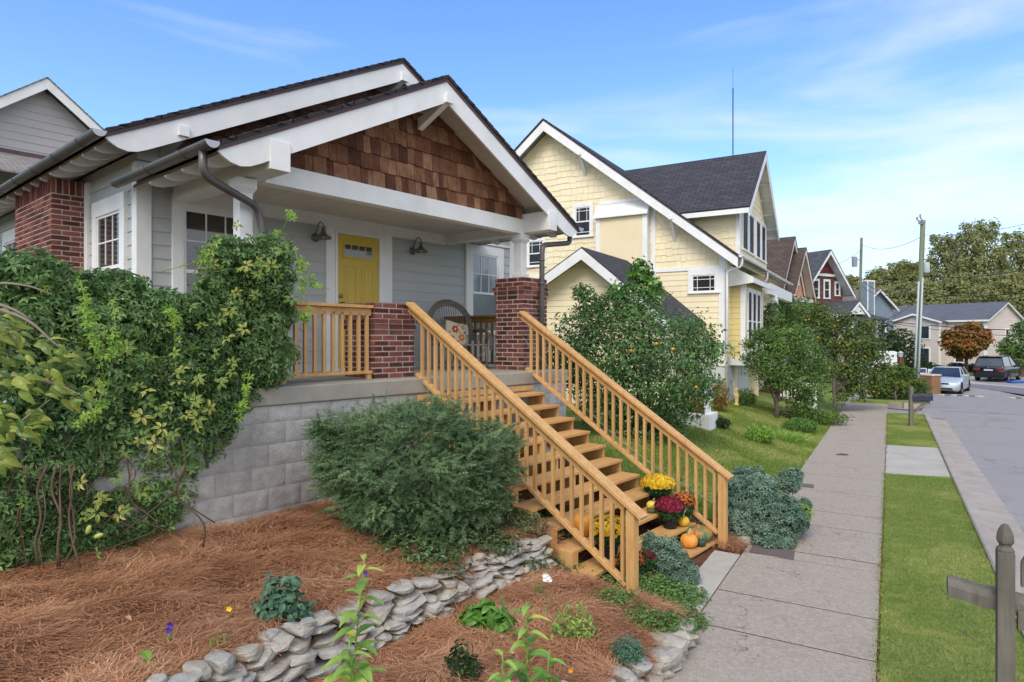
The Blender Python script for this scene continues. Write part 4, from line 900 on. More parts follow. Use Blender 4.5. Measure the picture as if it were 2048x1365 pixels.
# ================================================================ houses along the street
def R90(phi): return R(90 - phi)
def far_house(label, tip, phi, hw, rise, depth, wall, roof, trim=WHITE, oh=.45, front=0., shak=None, name='gabled_house', lapx=.2, fasc=.22):
    X, Y, z = tip; ez = z - rise; base = ez - 6.2
    h = thing(name, (X, Y, base), R90(phi), label, 'house'); zz = z - base; e = ez - base; sl = rise / hw; wi = hw - .5
    mb = MB(); mb.prism([(-wi, 0), (wi, 0), (wi, zz - .2 - sl * wi), (0, zz - .2), (-wi, zz - .2 - sl * wi)], 1, oh + .01, depth); mb.build('wall', wall, h)
    T = lambda a, o, q: (a, oh - o, q); xr = lambda q: (-min(wi, max(0, (zz - .22 - q) / sl)), min(wi, max(0, (zz - .22 - q) / sl)))
    mb = (shakes(MB(), T, xr, e - 2.6, zz - .3, .24, (.2, .34), .03) if shak else lap(MB(), T, xr, e - 3, zz - .3, lapx)); mb.build('siding', shak or wall, h)
    gable_roof(h, 0, 0, zz, sl, -hw, hw, 0, depth + .3, roof, drip=False, fascia=fasc, fin=False, tails=False, trim=trim, soff=trim)
    return h, zz, e, sl, T
CREAM = M('cream_trim', '#ddd5c8', None, rough=.6); SALM = M('salmon_siding', '#c78f74', '#bd866c', 2, rough=.7); BRNS = M('brown_shake', '#6b4a42', '#5c4039', 3, rough=.85, rnd=.25); MARO = M('maroon_panel', '#6d2f31', None, rough=.6)
ROOFC = SHINGLE('roof_shingle_brown', '#4f4541', '#5d504b', '#332c2a', .16, .36); ROOFD = SHINGLE('roof_shingle_grey', '#4a4c50', '#565a5f', '#2f3135', .16, .36)
BLUG = M('blue_grey_siding', '#7e8b99', '#76838f', 2, rough=.65, rnd=.03); ROOFE = SHINGLE('roof_shingle_ash', '#6f6463', '#7a6e6c', '#4c4443', .16, .36)
C1 = at(1590, 473, 36.5); h, zz, e, sl, T = far_house('brown roofed house with two steep street gables and salmon siding', C1, 37, 3.4, 4.2, 8, SALM, ROOFC, CREAM)
ex, ey = np.array([math.sin(R(37)), math.cos(R(37))]), np.array([-math.cos(R(37)), math.sin(R(37))])
def sub_gable(h, root, tip, hw, rise, depth, wall, roof, trim, oh=.3, ex=ex, ey=ey, wtop=5.5):
    d = np.array(tip[:2]) - np.array(root.location[:2]); x, y, z = d @ ex, d @ ey, tip[2] - root.location[2]; sl = rise / hw
    mb = MB(); wi = hw - .35; mb.prism([(x - wi, z - wtop), (x + wi, z - wtop), (x + wi, z - .2 - sl * wi), (x, z - .2), (x - wi, z - .2 - sl * wi)], 1, y + oh, y + depth); mb.build('wing_wall', wall, root)
    gable_roof(root, 0, x, z, sl, x - hw, x + hw, y, y + depth, roof, 'wing_roof', drip=False, fascia=.22, fin=False, tails=False, trim=trim, soff=trim)
    return x, y, z, sl
x, y, z, sl2 = sub_gable(h, h, at(1612, 495, 36.9), 2.6, 2.8, 5, SALM, ROOFC, CREAM, .5)
Tw = lambda a, o, q: (a, y + .5 - o, q)
window(Tw, x - .5, x + .3, z - 2.1, z - .95, h, 0, .1, .12, GLASS_C, sash=False)
mb = MB(); mb.box(x - 2.3, x + 2.3, y + .1, y + .5, z - 3.15, z - 2.9); mb.build('skirt_trim', CREAM, h)
mb = MB(); mb.prism([(y - 1.6, z - 3.9), (y + .5, z - 3.0), (y + .5, z - 3.1), (y - 1.6, z - 4.0)], 0, x - 5.5, x + 2.9); mb.build('porch_roof', ROOFC, h, uv=True)
mb = MB(); mb.box(x - 5.5, x + 2.9, y - 1.65, y - 1.6, z - 4.1, z - 3.88); mb.build('porch_gutter', CREAM, h)
for k in (-5.3, -2.4, 2.6): mb = MB(); mb.box(x + k, x + k + .25, y - 1.5, y - 1.2, z - 6.6, z - 4.05); mb.build('porch_column', CREAM, h)
# shingled house
D1 = at(1662, 499, 48); h, zz, e, sl, T = far_house('dark shingled house with tall white trimmed gable, maroon peak and four white windows', D1, 62, 2.9, 3.35, 9, BRNS, ROOFD, WHITE, .75, shak=BRNS)
oh_ = .75
mb = MB(); mb.prism([(-1.3, zz - 1.72), (1.35, zz - 1.72), (0, zz - .35)], 1, oh_ - .08, oh_ - .04); mb.build('peak_panel', MARO, h)
mb = MB(); mb.box(-1.4, 1.4, oh_ - .12, oh_ - .05, zz - 1.95, zz - 1.75); mb.box(-.62, -.52, oh_ - .1, oh_ - .06, zz - 1.75, zz - 1.0); mb.build('peak_trim', WHITE, h)
for a, w, zb, hh in ((-2.05, .45, 3.35, .9), (-1.0, .55, 3.6, 1.3), (.25, .55, 3.6, 1.3), (1.55, .42, 3.35, .95)): window(T, a, a + w, zz - zb, zz - zb + hh, h, 0, .12, .14, GLASS_C, style='none')
d = ey * 0
mb = MB(); mb.prism([(-2.2, zz - 5.2), (1.3, zz - 4.2), (1.3, zz - 4.3), (-2.2, zz - 5.3)], 0, -5.5, 3.6); mb.build('porch_roof', ROOFD, h, uv=True)
ex2, ey2 = np.array([math.sin(R(62)), math.cos(R(62))]), np.array([-math.cos(R(62)), math.sin(R(62))])
sub_gable(h, h, at(1719, 601, 46.5), 1.25, 1.0, 2.5, WHITE, ROOFD, WHITE, .1, ex2, ey2, 1.0)
for k in (-4.5, -.5, 2.4, 3.4): mb = MB(); mb.box(k, k + .25, -2.0, -1.75, 0, zz - 5.2); mb.build('porch_column', WHITE, h)
mb = MB(); mb.beam((3.0, .15, zz - 4.0), (2.9, .7, zz - 4.7), .12, .12); mb.build('knee_bracket', WHITE, h)
# blue grey house with the chimney
E1 = at(1761, 577, 60); h, zz, e, sl, T = far_house('blue grey clapboard house with a tall boxed chimney and ash coloured roof', E1, 60, 3.1, 1.85, 14, BLUG, ROOFE, WHITE, .35, lapx=.25)
q = at(1735, 564, 57); hl = h.location; exE, eyE = np.array([math.sin(R(60)), math.cos(R(60))]), np.array([-math.cos(R(60)), math.sin(R(60))]); dd = np.array(q[:2]) - np.array(hl[:2]); cx_, cy_, cz_ = dd @ exE, dd @ eyE, q[2] - hl[2]
mb = lap(MB(), lambda a, o, z: (a, cy_ - .3 - o, z), lambda z: (cx_ - .5, cx_ + .5), 0, cz_, .22); lap(mb, lambda a, o, z: (cx_ - .5 - o, a, z), lambda z: (cy_ - .3, cy_ + .5), 0, cz_, .22); mb.box(cx_ - .49, cx_ + .49, cy_ - .29, cy_ + .5, 0, cz_ - .02); mb.build('chimney', BLUG, h)
mb = MB(); mb.box(cx_ - .55, cx_ + .55, cy_ - .35, cy_ + .5, cz_ - .02, cz_ + .12); mb.box(cx_ - .55, cx_ - .45, cy_ - .35, cy_ - .29, 0, cz_); mb.box(cx_ + .45, cx_ + .53, cy_ - .345, cy_ - .29, 0, cz_); mb.build('chimney_trim', WHITE, h)
window(T, .9, 1.4, zz - 4.4, zz - 3.4, h, 0, .1, .1, GLASS_C, style='none')
# beige apartment house
BEI = M('beige_vinyl', '#cdc1b7', '#c6bab0', 2, rough=.65, rnd=.03); ROOFF = SHINGLE('roof_shingle_pewter', '#5c5f66', '#666a71', '#43464c', .16, .36)
FY = 64; c0 = at(1974, 640, FY); fb = -.35; F_ = thing('apartment_house', (c0[0], c0[1], fb), R90(57), 'two storey beige apartment house with grey hipped roof behind the orange maple', 'house')
EH = c0[2] - fb; Lf = 13.0; gw = 8.6     # local +x along the gable end, +y along the long facade away to the left
mb = MB(); mb.box(0, gw, 0, Lf, 0, EH); mb.prism([(0, EH), (gw, EH), (gw / 2, EH + 1.75)], 1, 0.01, Lf - 2); mb.build('wall', BEI, F_)
Tg2 = lambda a, o, z: (a, -o, z); Tl2 = lambda a, o, z: (-o, a, z)
mb = lap(MB(), Tg2, lambda z: (max(0, (z - EH) / (1.75 / (gw / 2))), min(gw, gw - (z - EH) / (1.75 / (gw / 2)))), 0, EH + 1.7, .26, .02, 9); lap(mb, Tl2, lambda z: (0, Lf), 0, EH, .26, .02, 9); mb.build('vinyl_siding', BEI, F_)
gable_roof(F_, 0, gw / 2, EH + 1.95, 1.75 / (gw / 2), -.35, gw + .35, -.3, Lf - 1, ROOFF, drip=False, fascia=.16, fin=False, tails=False, soff=WHITE)
mb = MB(); mb.add([(-.35, Lf - 1, EH + .0), (-.35, Lf + 2.2, EH), (gw / 2, Lf - 1, EH + 1.95), (gw, Lf + 2.2, EH)], [(0, 1, 2), (1, 3, 2)]); mb.build('hip_roof', ROOFF, F_, uv=True)
mb = MB(); mb.box(-.05, .0, -.04, .28, 0, EH); mb.box(-.36, -.3, -.3, Lf + 1, EH - .16, EH + .02); mb.build('corner_board', WHITE, F_)
# projecting bay with a low gable
b0, b1 = 3.6, 8.6
mb = MB(); mb.box(-1.5, -.02, b0, b1, 0, EH - .1); mb.prism([(b0, EH - .12), (b1, EH - .12), ((b0 + b1) / 2, EH + .7)], 0, -1.5, 1.0); mb.build('bay', BEI, F_)
Tb3 = lambda a, o, z: (-1.5 - o, a, z); mb = lap(MB(), Tb3, lambda z: (b0 + max(0, (z - EH) * 3), b1 - max(0, (z - EH) * 3)), 0, EH + .6, .26, .02, 9); mb.build('bay_siding', BEI, F_)
for s_ in (0, 1):
    ya = b0 - .3 if s_ == 0 else b1 + .3; ym = (b0 + b1) / 2; mb = MB(); mb.prism([(ya, EH - .1), (ym, EH + .86), (ym, EH + .8), (ya, EH - .16)], 0, -1.8, 2.0); r_ = mb.build('bay_roof', ROOFF, F_, uv=True)
    mb = MB(); mb.prism([(ya, EH - .13), (ym, EH + .8), (ym, EH + .6), (ya, EH - .3)], 0, -1.84, -1.8); mb.build('rake_board', WHITE, r_)
mb = MB(); mb.box(-1.53, -1.4, b0 - .03, b0 + .12, 0, EH - .2); mb.box(-1.53, -1.4, b1 - .12, b1 + .03, 0, EH - .2); mb.build('bay_corner_board', WHITE, F_)
for a, zb, w, hh, T3 in ((4.6, 3.0, .9, 1.35, Tb3), (4.6, .5, .9, 1.5, Tb3), (2.0, 3.4, .8, .9, Tl2), (2.0, .6, .8, 1.4, Tl2), (9.6, 3.5, .9, .6, Tl2), (11.6, 3.5, .9, .6, Tl2)): window(T3, a, a + w, zb, zb + hh, F_, 0, .12, .12, GLASS_C, style='none', sash=False)
window(Tg2, 4.4, 5.1, 2.7, 4.0, F_, 0, .1, .1, GLASS_C, style='none')
mb = MB(); mb.hexa([(-3.4, 8.8, 2.25), (-.05, 8.8, 3.1), (-.05, 14.5, 3.1), (-3.4, 14.5, 2.25), (-3.4, 8.8, 2.3), (-.05, 8.8, 3.15), (-.05, 14.5, 3.15), (-3.4, 14.5, 2.3)]); mb.build('porch_roof', ROOFF, F_, uv=True)
mb = MB(); mb.box(-3.42, -3.34, 8.8, 14.5, 2.08, 2.25); mb.box(-3.4, -3.25, 9.0, 9.15, 0, 2.1); mb.box(-3.4, -3.25, 12.4, 12.55, 0, 2.1); mb.build('porch_frame', WHITE, F_)
mb = MB(); mb.box(-3.38, -3.3, 9.1, 14.4, .85, .92)
for i in range(30): mb.box(-3.36, -3.32, 9.15 + i * .18, 9.2 + i * .18, .15, .85)
mb.build('porch_rail', WHITE, F_)
# side balcony with slanted shade
mb = MB(); mb.box(3.2, 7.6, -1.6, 0, 2.35, 2.5); mb.build('balcony', WHITE, F_)
mb = MB()
for i in range(12): mb.beam((3.3 + i * .36, -1.55, 2.5), (3.1 + i * .36, -1.55, 4.0), .06, .05)
mb.box(3.1, 7.5, -1.6, -1.52, 3.9, 3.98); mb.box(3.1, 3.2, -1.6, -1.5, 0, 4.2); mb.build('balcony_screen', WPAN, F_)
# ================================================================ poles, wires, mast
WOODP = M('creosoted_pole', '#7d8268', '#5e6350', 1.2, (6, 6, .5), rough=.9, bump=.3, bsc=20); CONDUIT = M('grey_conduit', '#a9b4b8', None, rough=.5); PORC = M('insulator_grey', '#8d9090', None, rough=.4); DARKM = M('dark_metal', '#35373a', None, rough=.5, metal=.5)
def pole(u_top, v_top, u_bot, Y, w, label, conduit=True):
    t = at(u_top, v_top, Y); b = at(u_bot, 765, Y); gz = gh(b[0], Y) - .1; b = (b[0], Y, gz)
    p = thing('utility_pole', b, 0, label, 'utility pole'); T_ = Vector(t) - Vector(b); mb = MB(); mb.tube([(0, 0, 0), T_ * .5, T_], [w / 2, w / 2 * .92, w / 2 * .82], 12); mb.build('pole', WOODP, p, smooth=True)
    if conduit:
        for dx, hfrac in ((-.22, .66), (-.04, .68)): mb = MB(); q = T_ * hfrac; mb.tube([(dx, -.16, 0), (q.x + dx + .03, q.y - .16, q.z)], .045, 10); mb.build('conduit', CONDUIT, p, smooth=True)
    return p, T_
p, T_ = pole(1846, 441, 1832, 31, .26, 'tall wooden power pole with two grey conduits and a transformer, by the corner bush')
q = T_ * .73; mb = MB(); mb.lathe([(.001, 0), (.13, 0), (.14, .03), (.14, .45), (.12, .5), (.001, .52)], (q.x + .2, -.1, q.z - .2), 16); mb.build('transformer', CONDUIT, p, smooth=True)
for dx, dz_ in ((-.35, 0), (-.2, .12), (-.25, -.2)): mb = MB(); mb.beam(T_ + Vector((0, -.1, -.15)), T_ + Vector((dx, -.1, dz_)), .04, .04); mb.lathe([(.001, 0), (.05, .02), (.03, .05), (.05, .07), (.03, .1), (.05, .12), (.001, .16)], tuple(T_ + Vector((dx, -.1, dz_))), 10); mb.build('insulator_arm', PORC, p)
p2, T2 = pole(1723, 476, 1717, 50, .24, 'slender wooden power pole with small transformer behind the shingled house', False)
mb = MB(); q = T2 * .82; mb.lathe([(.001, 0), (.2, 0), (.2, .75), (.001, .8)], (q.x - .5, 0, q.z - .3), 14); mb.box(q.x - .5, q.x, -.03, .03, q.z + .2, q.z + .26); mb.build('transformer', PORC, p2)
def wire(a, b, sag, label, r=.014):
    a, b = Vector(a), Vector(b); mb = MB(); mb.tube([a.lerp(b, i / 16) - Vector((0, 0, sag * 4 * (i / 16) * (1 - i / 16))) for i in range(17)], r, 5); o = mb.build('overhead_wire', DARKM, smooth=True); tag(o, label, 'wire', 'overhead wires'); return o
wire(at(1850, 551, 31), at(2150, 512, 22), .35, 'topmost power wire sagging right from the tall pole in front of the wooded hill', .016)
wire(at(1850, 585, 31), at(2150, 568, 24), .3, 'second wire below the transformer running right from the tall pole', .016)
wire(at(1852, 599, 31), at(2150, 576, 24), .25, 'third wire from the tall pole running right just above the apartment roof', .013)
wire(at(1841, 553, 31), at(1722, 556, 50), .9, 'power wire sagging between the two utility poles', .02)
wire(at(1840, 566, 31), at(1724, 572, 50), .7, 'lower wire strung between the two utility poles above the blue grey house', .018)
wire(at(1700, 632, 40), at(2150, 662, 30), .25, 'dark cable crossing in front of the apartment gable, upper of the two', .02)
wire(at(1745, 640, 40), at(2150, 676, 30), .25, 'dark cable crossing in front of the apartment gable, lower of the two', .015)
wire(at(1838, 600, 31), at(1700, 660, 26), .25, 'service cable running down left from the tall pole towards the yellow house', .012)
wire(at(1723, 500, 50), at(1560, 545, 36), .6, 'service cable from the slender pole down to the brown roofed house', .014)
wire(at(1724, 490, 50), at(1850, 470, 31), .5, 'highest cable between the tops of the two utility poles', .012)
wire(at(1846, 470, 31), at(2150, 420, 22), .3, 'faint high wire rising right from near the top of the tall pole', .009)
ms = thing('radio_mast', (at(1466, 400, 60)[0], 60, 0), 0, 'thin lattice radio mast rising above the yellow house roof', 'radio mast')
mb = MB(); zt = at(1466, 135, 60)[2]
for a in (0, 2.1, 4.2): mb.tube([(.09 * math.cos(a), .09 * math.sin(a), 0), (.05 * math.cos(a), .05 * math.sin(a), zt * .93)], .017, 5)
z = 0
while z < zt * .92: mb.beam((-.08, 0, z), (.08, 0, z + .35), .016, .016); mb.beam((.08, .0, z + .35), (-.08, 0, z + .7), .016, .016); z += .7
mb.build('lattice', DARKM, ms); mb = MB(); mb.tube([(0, 0, zt * .92), (0, 0, zt)], .015, 5); mb.build('antenna_tip', DARKM, ms)
# ================================================================ cars
TYRE = M('tyre_rubber', '#1c1c1e', None, rough=.85); RIM = M('alloy_rim', '#9a9da1', None, rough=.3, metal=.8); CGL = glass('car_glass', '#1d2326', '#30383c', .03, .8)
LAMPG = M('headlight_glass', '#c9d2d8', None, rough=.1, spec=.8); REDL = M('tail_light', '#7a1f22', None, rough=.15, spec=.7); PLATE = M('licence_plate', '#b9bec6', None, rough=.5)
def car(paint, L, W, H, suv, loc, rz, label, front=True):
    c = thing('parked_car', loc, rz, label, 'car'); w = W / 2; hb = .62 * H if not suv else .56 * H; gc = .17 if not suv else .22   # +x is forward
    # lower body: stations along x with half width, sill, shoulder height
    if not suv: stn = [(-.5, .80, .30, .58), (-.485, .90, .22, .66), (-.40, .98, .20, .70), (-.2, 1, .17, .69), (.1, 1, .17, .665), (.27, 1, .17, .63), (.40, .97, .17, .56), (.465, .90, .19, .50), (.495, .78, .24, .42)]
    else: stn = [(-.5, .86, .30, .58), (-.49, .94, .22, .62), (-.40, .99, .20, .62), (-.1, 1, .18, .60), (.15, 1, .18, .58), (.30, 1, .18, .56), (.42, .96, .18, .52), (.48, .88, .22, .46), (.5, .8, .26, .42)]
    vs = []; fs = []; K = 7
    for x, ww, zb, zt in stn:
        x *= L; ww *= w; zb = zb * 1.0 * (H / 1.47); zt = zt * H
        for y, z in ((0, zb), (ww * .9, zb), (ww, zb + .12), (ww, (zb + zt) / 2 + .05), (ww * .965, zt - .04), (ww * .9, zt), (0, zt + .03)): vs.append((x, y, z))
        for y, z in ((ww * .9, zt), (ww * .965, zt - .04), (ww, (zb + zt) / 2 + .05), (ww, zb + .12), (ww * .9, zb)): vs.append((x, -y, z))
    K = 12
    for i in range(len(stn) - 1):
        for k in range(K): a = i * K + k; b = i * K + (k + 1) % K; fs.append((a, b, b + K, a + K))
    fs += [tuple(range(K))[::-1], tuple(range((len(stn) - 1) * K, len(stn) * K))]
    mb = MB(); mb.add(vs, fs); body = mb.build('body', paint, c, smooth=True, bev=.02)
    # greenhouse
    if not suv: gh_ = [(-.40, .0), (-.27, .93), (-.12, 1.0), (.06, .985), (.235, .0)]
    else: gh_ = [(-.475, .0), (-.43, .90), (-.3, 1.0), (.06, .99), (.25, .0)]
    zs = .66 * H if not suv else .585 * H; wb, wt = w * .90, w * .70
    def gp(i, y): x, k = gh_[i]; z = zs + (H - zs) * k; ww = wb + (wt - wb) * k; return (x * L, y * ww, z)
    mb = MB(); vs = [gp(i, s_) for s_ in (1, -1) for i in range(5)]; mb.add(vs, [(0, 1, 2, 3, 4), (9, 8, 7, 6, 5), (0, 5, 6, 1), (3, 8, 9, 4)]); mb.build('windows', CGL, c)
    mb = MB(); 
    a = [gp(1, 1), gp(2, 1), gp(3, 1), gp(3, -1), gp(2, -1), gp(1, -1)]
    up = lambda p, d: (p[0], p[1], p[2] + d)
    mb.add([up(p, .005) for p in a] + [up((p[0], p[1] * .9, p[2]), .035) for p in a], [(6, 7, 10, 11), (7, 8, 9, 10), (0, 1, 7, 6), (1, 2, 8, 7), (3, 4, 10, 9), (4, 5, 11, 10), (5, 0, 6, 11), (2, 3, 9, 8)]); mb.build('roof', paint, c, smooth=True)
    for s_ in (1, -1):
        x_ = -.06 * L
        for p, q in ((gp(4, s_), gp(3, s_)), (gp(0, s_), gp(1, s_)), ((x_, s_ * (wb + .004), zs), (x_, s_ * (wt + .006), H - .01))): MB().beam(p, q, .06, .04).build('roof_pillar', paint, c)
    for xx in (-.30, .315):
        for s_ in (1, -1):
            r = .33 if not suv else .37; mb = MB(); prof = [(r - .1, -.1), (r - .03, -.11), (r, -.07), (r, .07), (r - .03, .11), (r - .1, .1)]; mb.lathe(prof, n=24); t = mb.build('tyre', TYRE, c, smooth=True); t.rotation_euler = (R(90), 0, 0); t.location = (xx * L, s_ * (w - .1), r)
            mb = MB(); mb.lathe([(.001, s_ * -.105), (r - .1, s_ * -.10), (r - .09, s_ * -.06), (r - .1, 0), (.001, 0)], n=20); mb.build('rim', RIM, t, smooth=False)
            mb = MB(); ar = [(xx * L + (r + .05) * math.cos(q), (r + .05) * math.sin(q) + r) for q in np.linspace(-.15, math.pi + .15, 14)]; mb.prism(ar, 1, s_ * w * .80, s_ * (w + .004)); mb.build('wheel_arch', TYRE, c)
    if front:
        fx = .5 * L
        for s_ in (1, -1): mb = MB(); mb.hexa([(fx - .28, s_ * w * .88, .40 * H), (fx - .02, s_ * w * .42, .40 * H), (fx - .05, s_ * w * .42, .45 * H), (fx - .34, s_ * w * .93, .47 * H), (fx - .2, s_ * w * .9, .40 * H), (fx + .015, s_ * w * .42, .40 * H), (fx - .01, s_ * w * .42, .45 * H), (fx - .3, s_ * w * .99, .475 * H)]); mb.build('headlight', LAMPG, c)
        mb = MB(); mb.box(fx - .1, fx + .012, -w * .42, w * .42, .395 * H, .445 * H); mb.build('grille', DARKM, c)
        mb = MB(); mb.hexa([(fx - .2, -w * .82, .16 * H), (fx + .01, -w * .6, .15 * H), (fx + .01, w * .6, .15 * H), (fx - .2, w * .82, .16 * H), (fx - .2, -w * .86, .30 * H), (fx + .0, -w * .55, .25 * H), (fx + .0, w * .55, .25 * H), (fx - .2, w * .86, .30 * H)]); mb.build('air_intake', DARKM, c)
        mb = MB(); mb.box(fx - .04, fx + .022, -w * .6, w * .6, .165 * H, .185 * H); mb.build('bumper_strip', RIM, c)
        mb = MB(); mb.lathe([(.001, 0), (.055, 0), (.055, .015), (.001, .02)], n=16); e_ = mb.build('emblem', RIM, c); e_.rotation_euler = (0, R(90), 0); e_.location = (fx + .008, 0, .425 * H)
    else:
        rx = -.5 * L
        for s_ in (1, -1): mb = MB(); mb.box(rx - .02, rx + .12, min(s_ * w * .5, s_ * w * .93), max(s_ * w * .5, s_ * w * .93), .46 * H, .54 * H); mb.build('tail_light', REDL, c, bev=.015)
        mb = MB(); mb.box(rx - .03, rx + .02, -.26, .26, .44 * H, .50 * H); mb.build('licence_plate', PLATE, c)
        mb = MB(); mb.box(rx - .05, rx + .1, -w * .9, w * .9, .22 * H, .30 * H); mb.build('rear_bumper', TYRE, c, bev=.03)
        mb = MB(); mb.box(-.46 * L, -.36 * L, -wt, wt, H - .02, H + .02); mb.build('roof_spoiler', paint, c, bev=.01)
        mb = MB(); mb.lathe([(.001, 0), (.05, 0), (.05, .015), (.001, .02)], n=16); e_ = mb.build('emblem', RIM, c); e_.rotation_euler = (0, R(-90), 0); e_.location = (rx - .0, 0, .56 * H)
        for s_ in (1, -1): mb = MB(); mb.beam((-.38 * L, s_ * wt * .93, H + .05), (.02 * L, s_ * wt * .93, H + .05), .03, .03); mb.build('roof_rail', RIM, c)
    for s_ in (1, -1): mb = MB(); mb.box(.19 * L, .235 * L, min(s_ * w * .92, s_ * (w + .17)), max(s_ * w * .92, s_ * (w + .17)), zs + .02, zs + .15); mb.build('wing_mirror', paint, c, bev=.03)
    return c
SILV = M('silver_car_paint', '#b9c2c8', None, rough=.22, spec=.7, metal=.35); NAVY = M('black_car_paint', '#15171c', None, rough=.12, spec=.8)
def road_z(X, Y):
    n_, s_ = W2S(X, Y); return float(-.128 + FAR(s_) + max(0, .122 - min(max(n_ - .5, 0), 3) * .05) + .006)
X_, Y_ = (1895 - CX) / FPX * 38.5, 38.5
car(SILV, 4.75, 1.83, 1.46, False, (X_, Y_, road_z(X_, Y_) + .01), math.atan2(-Y_, -X_) - R(8), 'silver saloon car parked facing the camera on the grey asphalt')
X_, Y_ = (1996 - CX) / FPX * 46.5, 46.5
car(NAVY, 4.8, 1.93, 1.72, True, (X_, Y_, road_z(X_, Y_) + .015), math.atan2(Y_, X_) - R(13), 'black sport utility car parked rear towards the camera before the apartment house', False)
# ================================================================ mailbox
MBX = M('mailbox_enamel', '#2c3542', '#242c38', 3, rough=.35, spec=.5); GREYW = M('weathered_grey_wood', '#7c766b', '#5f5a51', 2.2, (9, 9, .8), rough=.9, bump=.5, bsc=24, dirt=('#47433c', 4, .5))
g0 = GT(1822, 853); m = thing('mailbox', (g0[0], g0[1], 0.0), R(-8), 'dark blue mailbox on a weathered wooden post in the verge grass', 'mailbox')
mb = MB(); mb.box(-.05, .05, -.05, .05, -.05, 1.15); mb.build('post', GREYW, m, bev=.006)
mb = MB(); mb.box(.05, .5, -.035, .035, .66, .74); mb.beam((.05, 0, .38), (.36, 0, .67), .05, .07); mb.build('arm', GREYW, m)
mb = MB(); a = [(-.09, .75), (.09, .75), (.09, .87)] + [(.09 * math.cos(t), .87 + .09 * math.sin(t)) for t in np.linspace(.2, math.pi - .2, 9)] + [(-.09, .87)]
mb.prism(a, 0, .02, .54); mb.build('box', MBX, m, bev=.004); mb = MB(); mb.prism([(x_ * 1.05, .75 + (z_ - .75) * 1.04) for x_, z_ in a], 0, .53, .55); mb.build('door', MBX, m)
mb = MB(); mb.box(.2, .35, -.1, -.095, .9, .94); mb.build('flag', M('faded_red', '#7a3430', None), m)
# ================================================================ vegetation
BARK = M('grey_bark', '#6e665b', '#4d463d', 2.5, (5, 5, 1), rough=.95, bump=.7, bsc=16); TWIG = M('pale_twig', '#8d8173', '#74695c', 3, rough=.9); VINEST = M('brown_vine_stem', '#6b5749', '#56443a', 4, rough=.9)
L_VINE = LEAF('akebia_leaf', [(0, '#3d5c3a'), (.3, '#587c50'), (.6, '#759a68'), (.85, '#93b27a'), (1, '#b3c587')], rough=.45, trans=.35, spec=.4)
L_YELL = LEAF('yellow_edged_leaf', [(0, '#5f7f48'), (.6, '#8c9c55'), (1, '#b8b265')], rough=.5)
L_LIME = LEAF('young_lime_leaf', [(0, '#628f40'), (.5, '#82ab50'), (1, '#a2c162')], rough=.45, trans=.35)
L_YEW = LEAF('yew_needle', [(0, '#3d553f'), (.4, '#567555'), (.75, '#75946c'), (1, '#9db289')], rough=.45, trans=.2)
L_CIT = LEAF('citrus_leaf', [(0, '#375636'), (.4, '#517848'), (.75, '#6e9457'), (1, '#98b570')], rough=.38, spec=.45)
L_TR2 = LEAF('small_tree_leaf', [(0, '#38552e'), (.4, '#55773f'), (.75, '#71924e'), (1, '#97b066')], rough=.45)
L_PER = LEAF('persimmon_leaf', [(0, '#354c2b'), (.35, '#506b39'), (.7, '#71844a'), (.92, '#939856'), (1, '#b18a48')], rough=.45)
L_WOOD = LEAF('hill_wood_leaf', [(0, '#6e7a58'), (.35, '#8a9669'), (.65, '#a0a77c'), (.88, '#b0ae88'), (1, '#b5a488')], rough=.8, trans=.45)  # lightened palette puts the haze of distance into the leaf colour
L_DARK = LEAF('dark_hedge_leaf', [(0, '#1a2c18'), (.5, '#2f4724'), (1, '#4b6632')], rough=.5)
L_BUSH = LEAF('kerb_bush_leaf', [(0, '#36502a'), (.5, '#59763a'), (.9, '#8b974c'), (1, '#a88a52')], rough=.5)
L_MAP = LEAF('autumn_maple_leaf', [(0, '#5a5a26'), (.35, '#8a6a30'), (.7, '#b06a35'), (1, '#c77f42')], rough=.5, trans=.3)
L_RUE = LEAF('rue_leaf', [(0, '#46605a'), (.4, '#607f76'), (.75, '#829e92'), (1, '#afbfa6')], rough=.6)
L_IVY = LEAF('vinca_leaf', [(0, '#2a4028'), (.5, '#4a6644'), (.85, '#6d8a5c'), (1, '#8fa26a')], rough=.45)
L_HERB = LEAF('herb_leaf', [(0, '#3d6132'), (.5, '#5d8647'), (1, '#86a866')], rough=.5)
L_MILK = LEAF('milkweed_leaf', [(0, '#5d8547'), (.4, '#79a055'), (.8, '#9ab960'), (1, '#bcc45c')], rough=.5, trans=.3)
L_SALV = LEAF('blue_green_leaf', [(0, '#35594a'), (.5, '#4e7766'), (1, '#6d9480')], rough=.5)
L_HOST = LEAF('broad_green_leaf', [(0, '#3f6b30'), (.5, '#598b3e'), (1, '#7aa852')], rough=.4)
L_MUM = LEAF('mum_foliage', [(0, '#1f3b22'), (.5, '#335a32'), (1, '#4f7a42')], rough=.5)
L_GRAS = LEAF('grass_blade', [(0, '#526b30'), (.35, '#718d3e'), (.6, '#94a252'), (.82, '#b5ad70'), (1, '#d2c396')], rough=.7, trans=.25)
L_STRAW = LEAF('pine_straw', [(0, '#6b4833'), (.25, '#9b6b4b'), (.55, '#bd8760'), (.85, '#d3a47c'), (1, '#e0c3a0')], rough=.7, trans=.05)
L_TAN = LEAF('overhanging_leaf', [(0, '#3f5a26'), (.5, '#6a8334'), (1, '#97a04e')], rough=.38)
def Bp(u, v, Y, ru, rv, ry=None): p = at(u, v, Y); k = Y / FPX; return (p[0], p[1], p[2], ru * k, ry if ry else ru * k, rv * k)
def rel(blobs, o): return [(b[0] - o[0], b[1] - o[1], b[2] - o[2]) + tuple(b[3:]) for b in blobs]
def plant(name, base, label, cat, group=None): return thing(name, base, 0, label, cat, group)
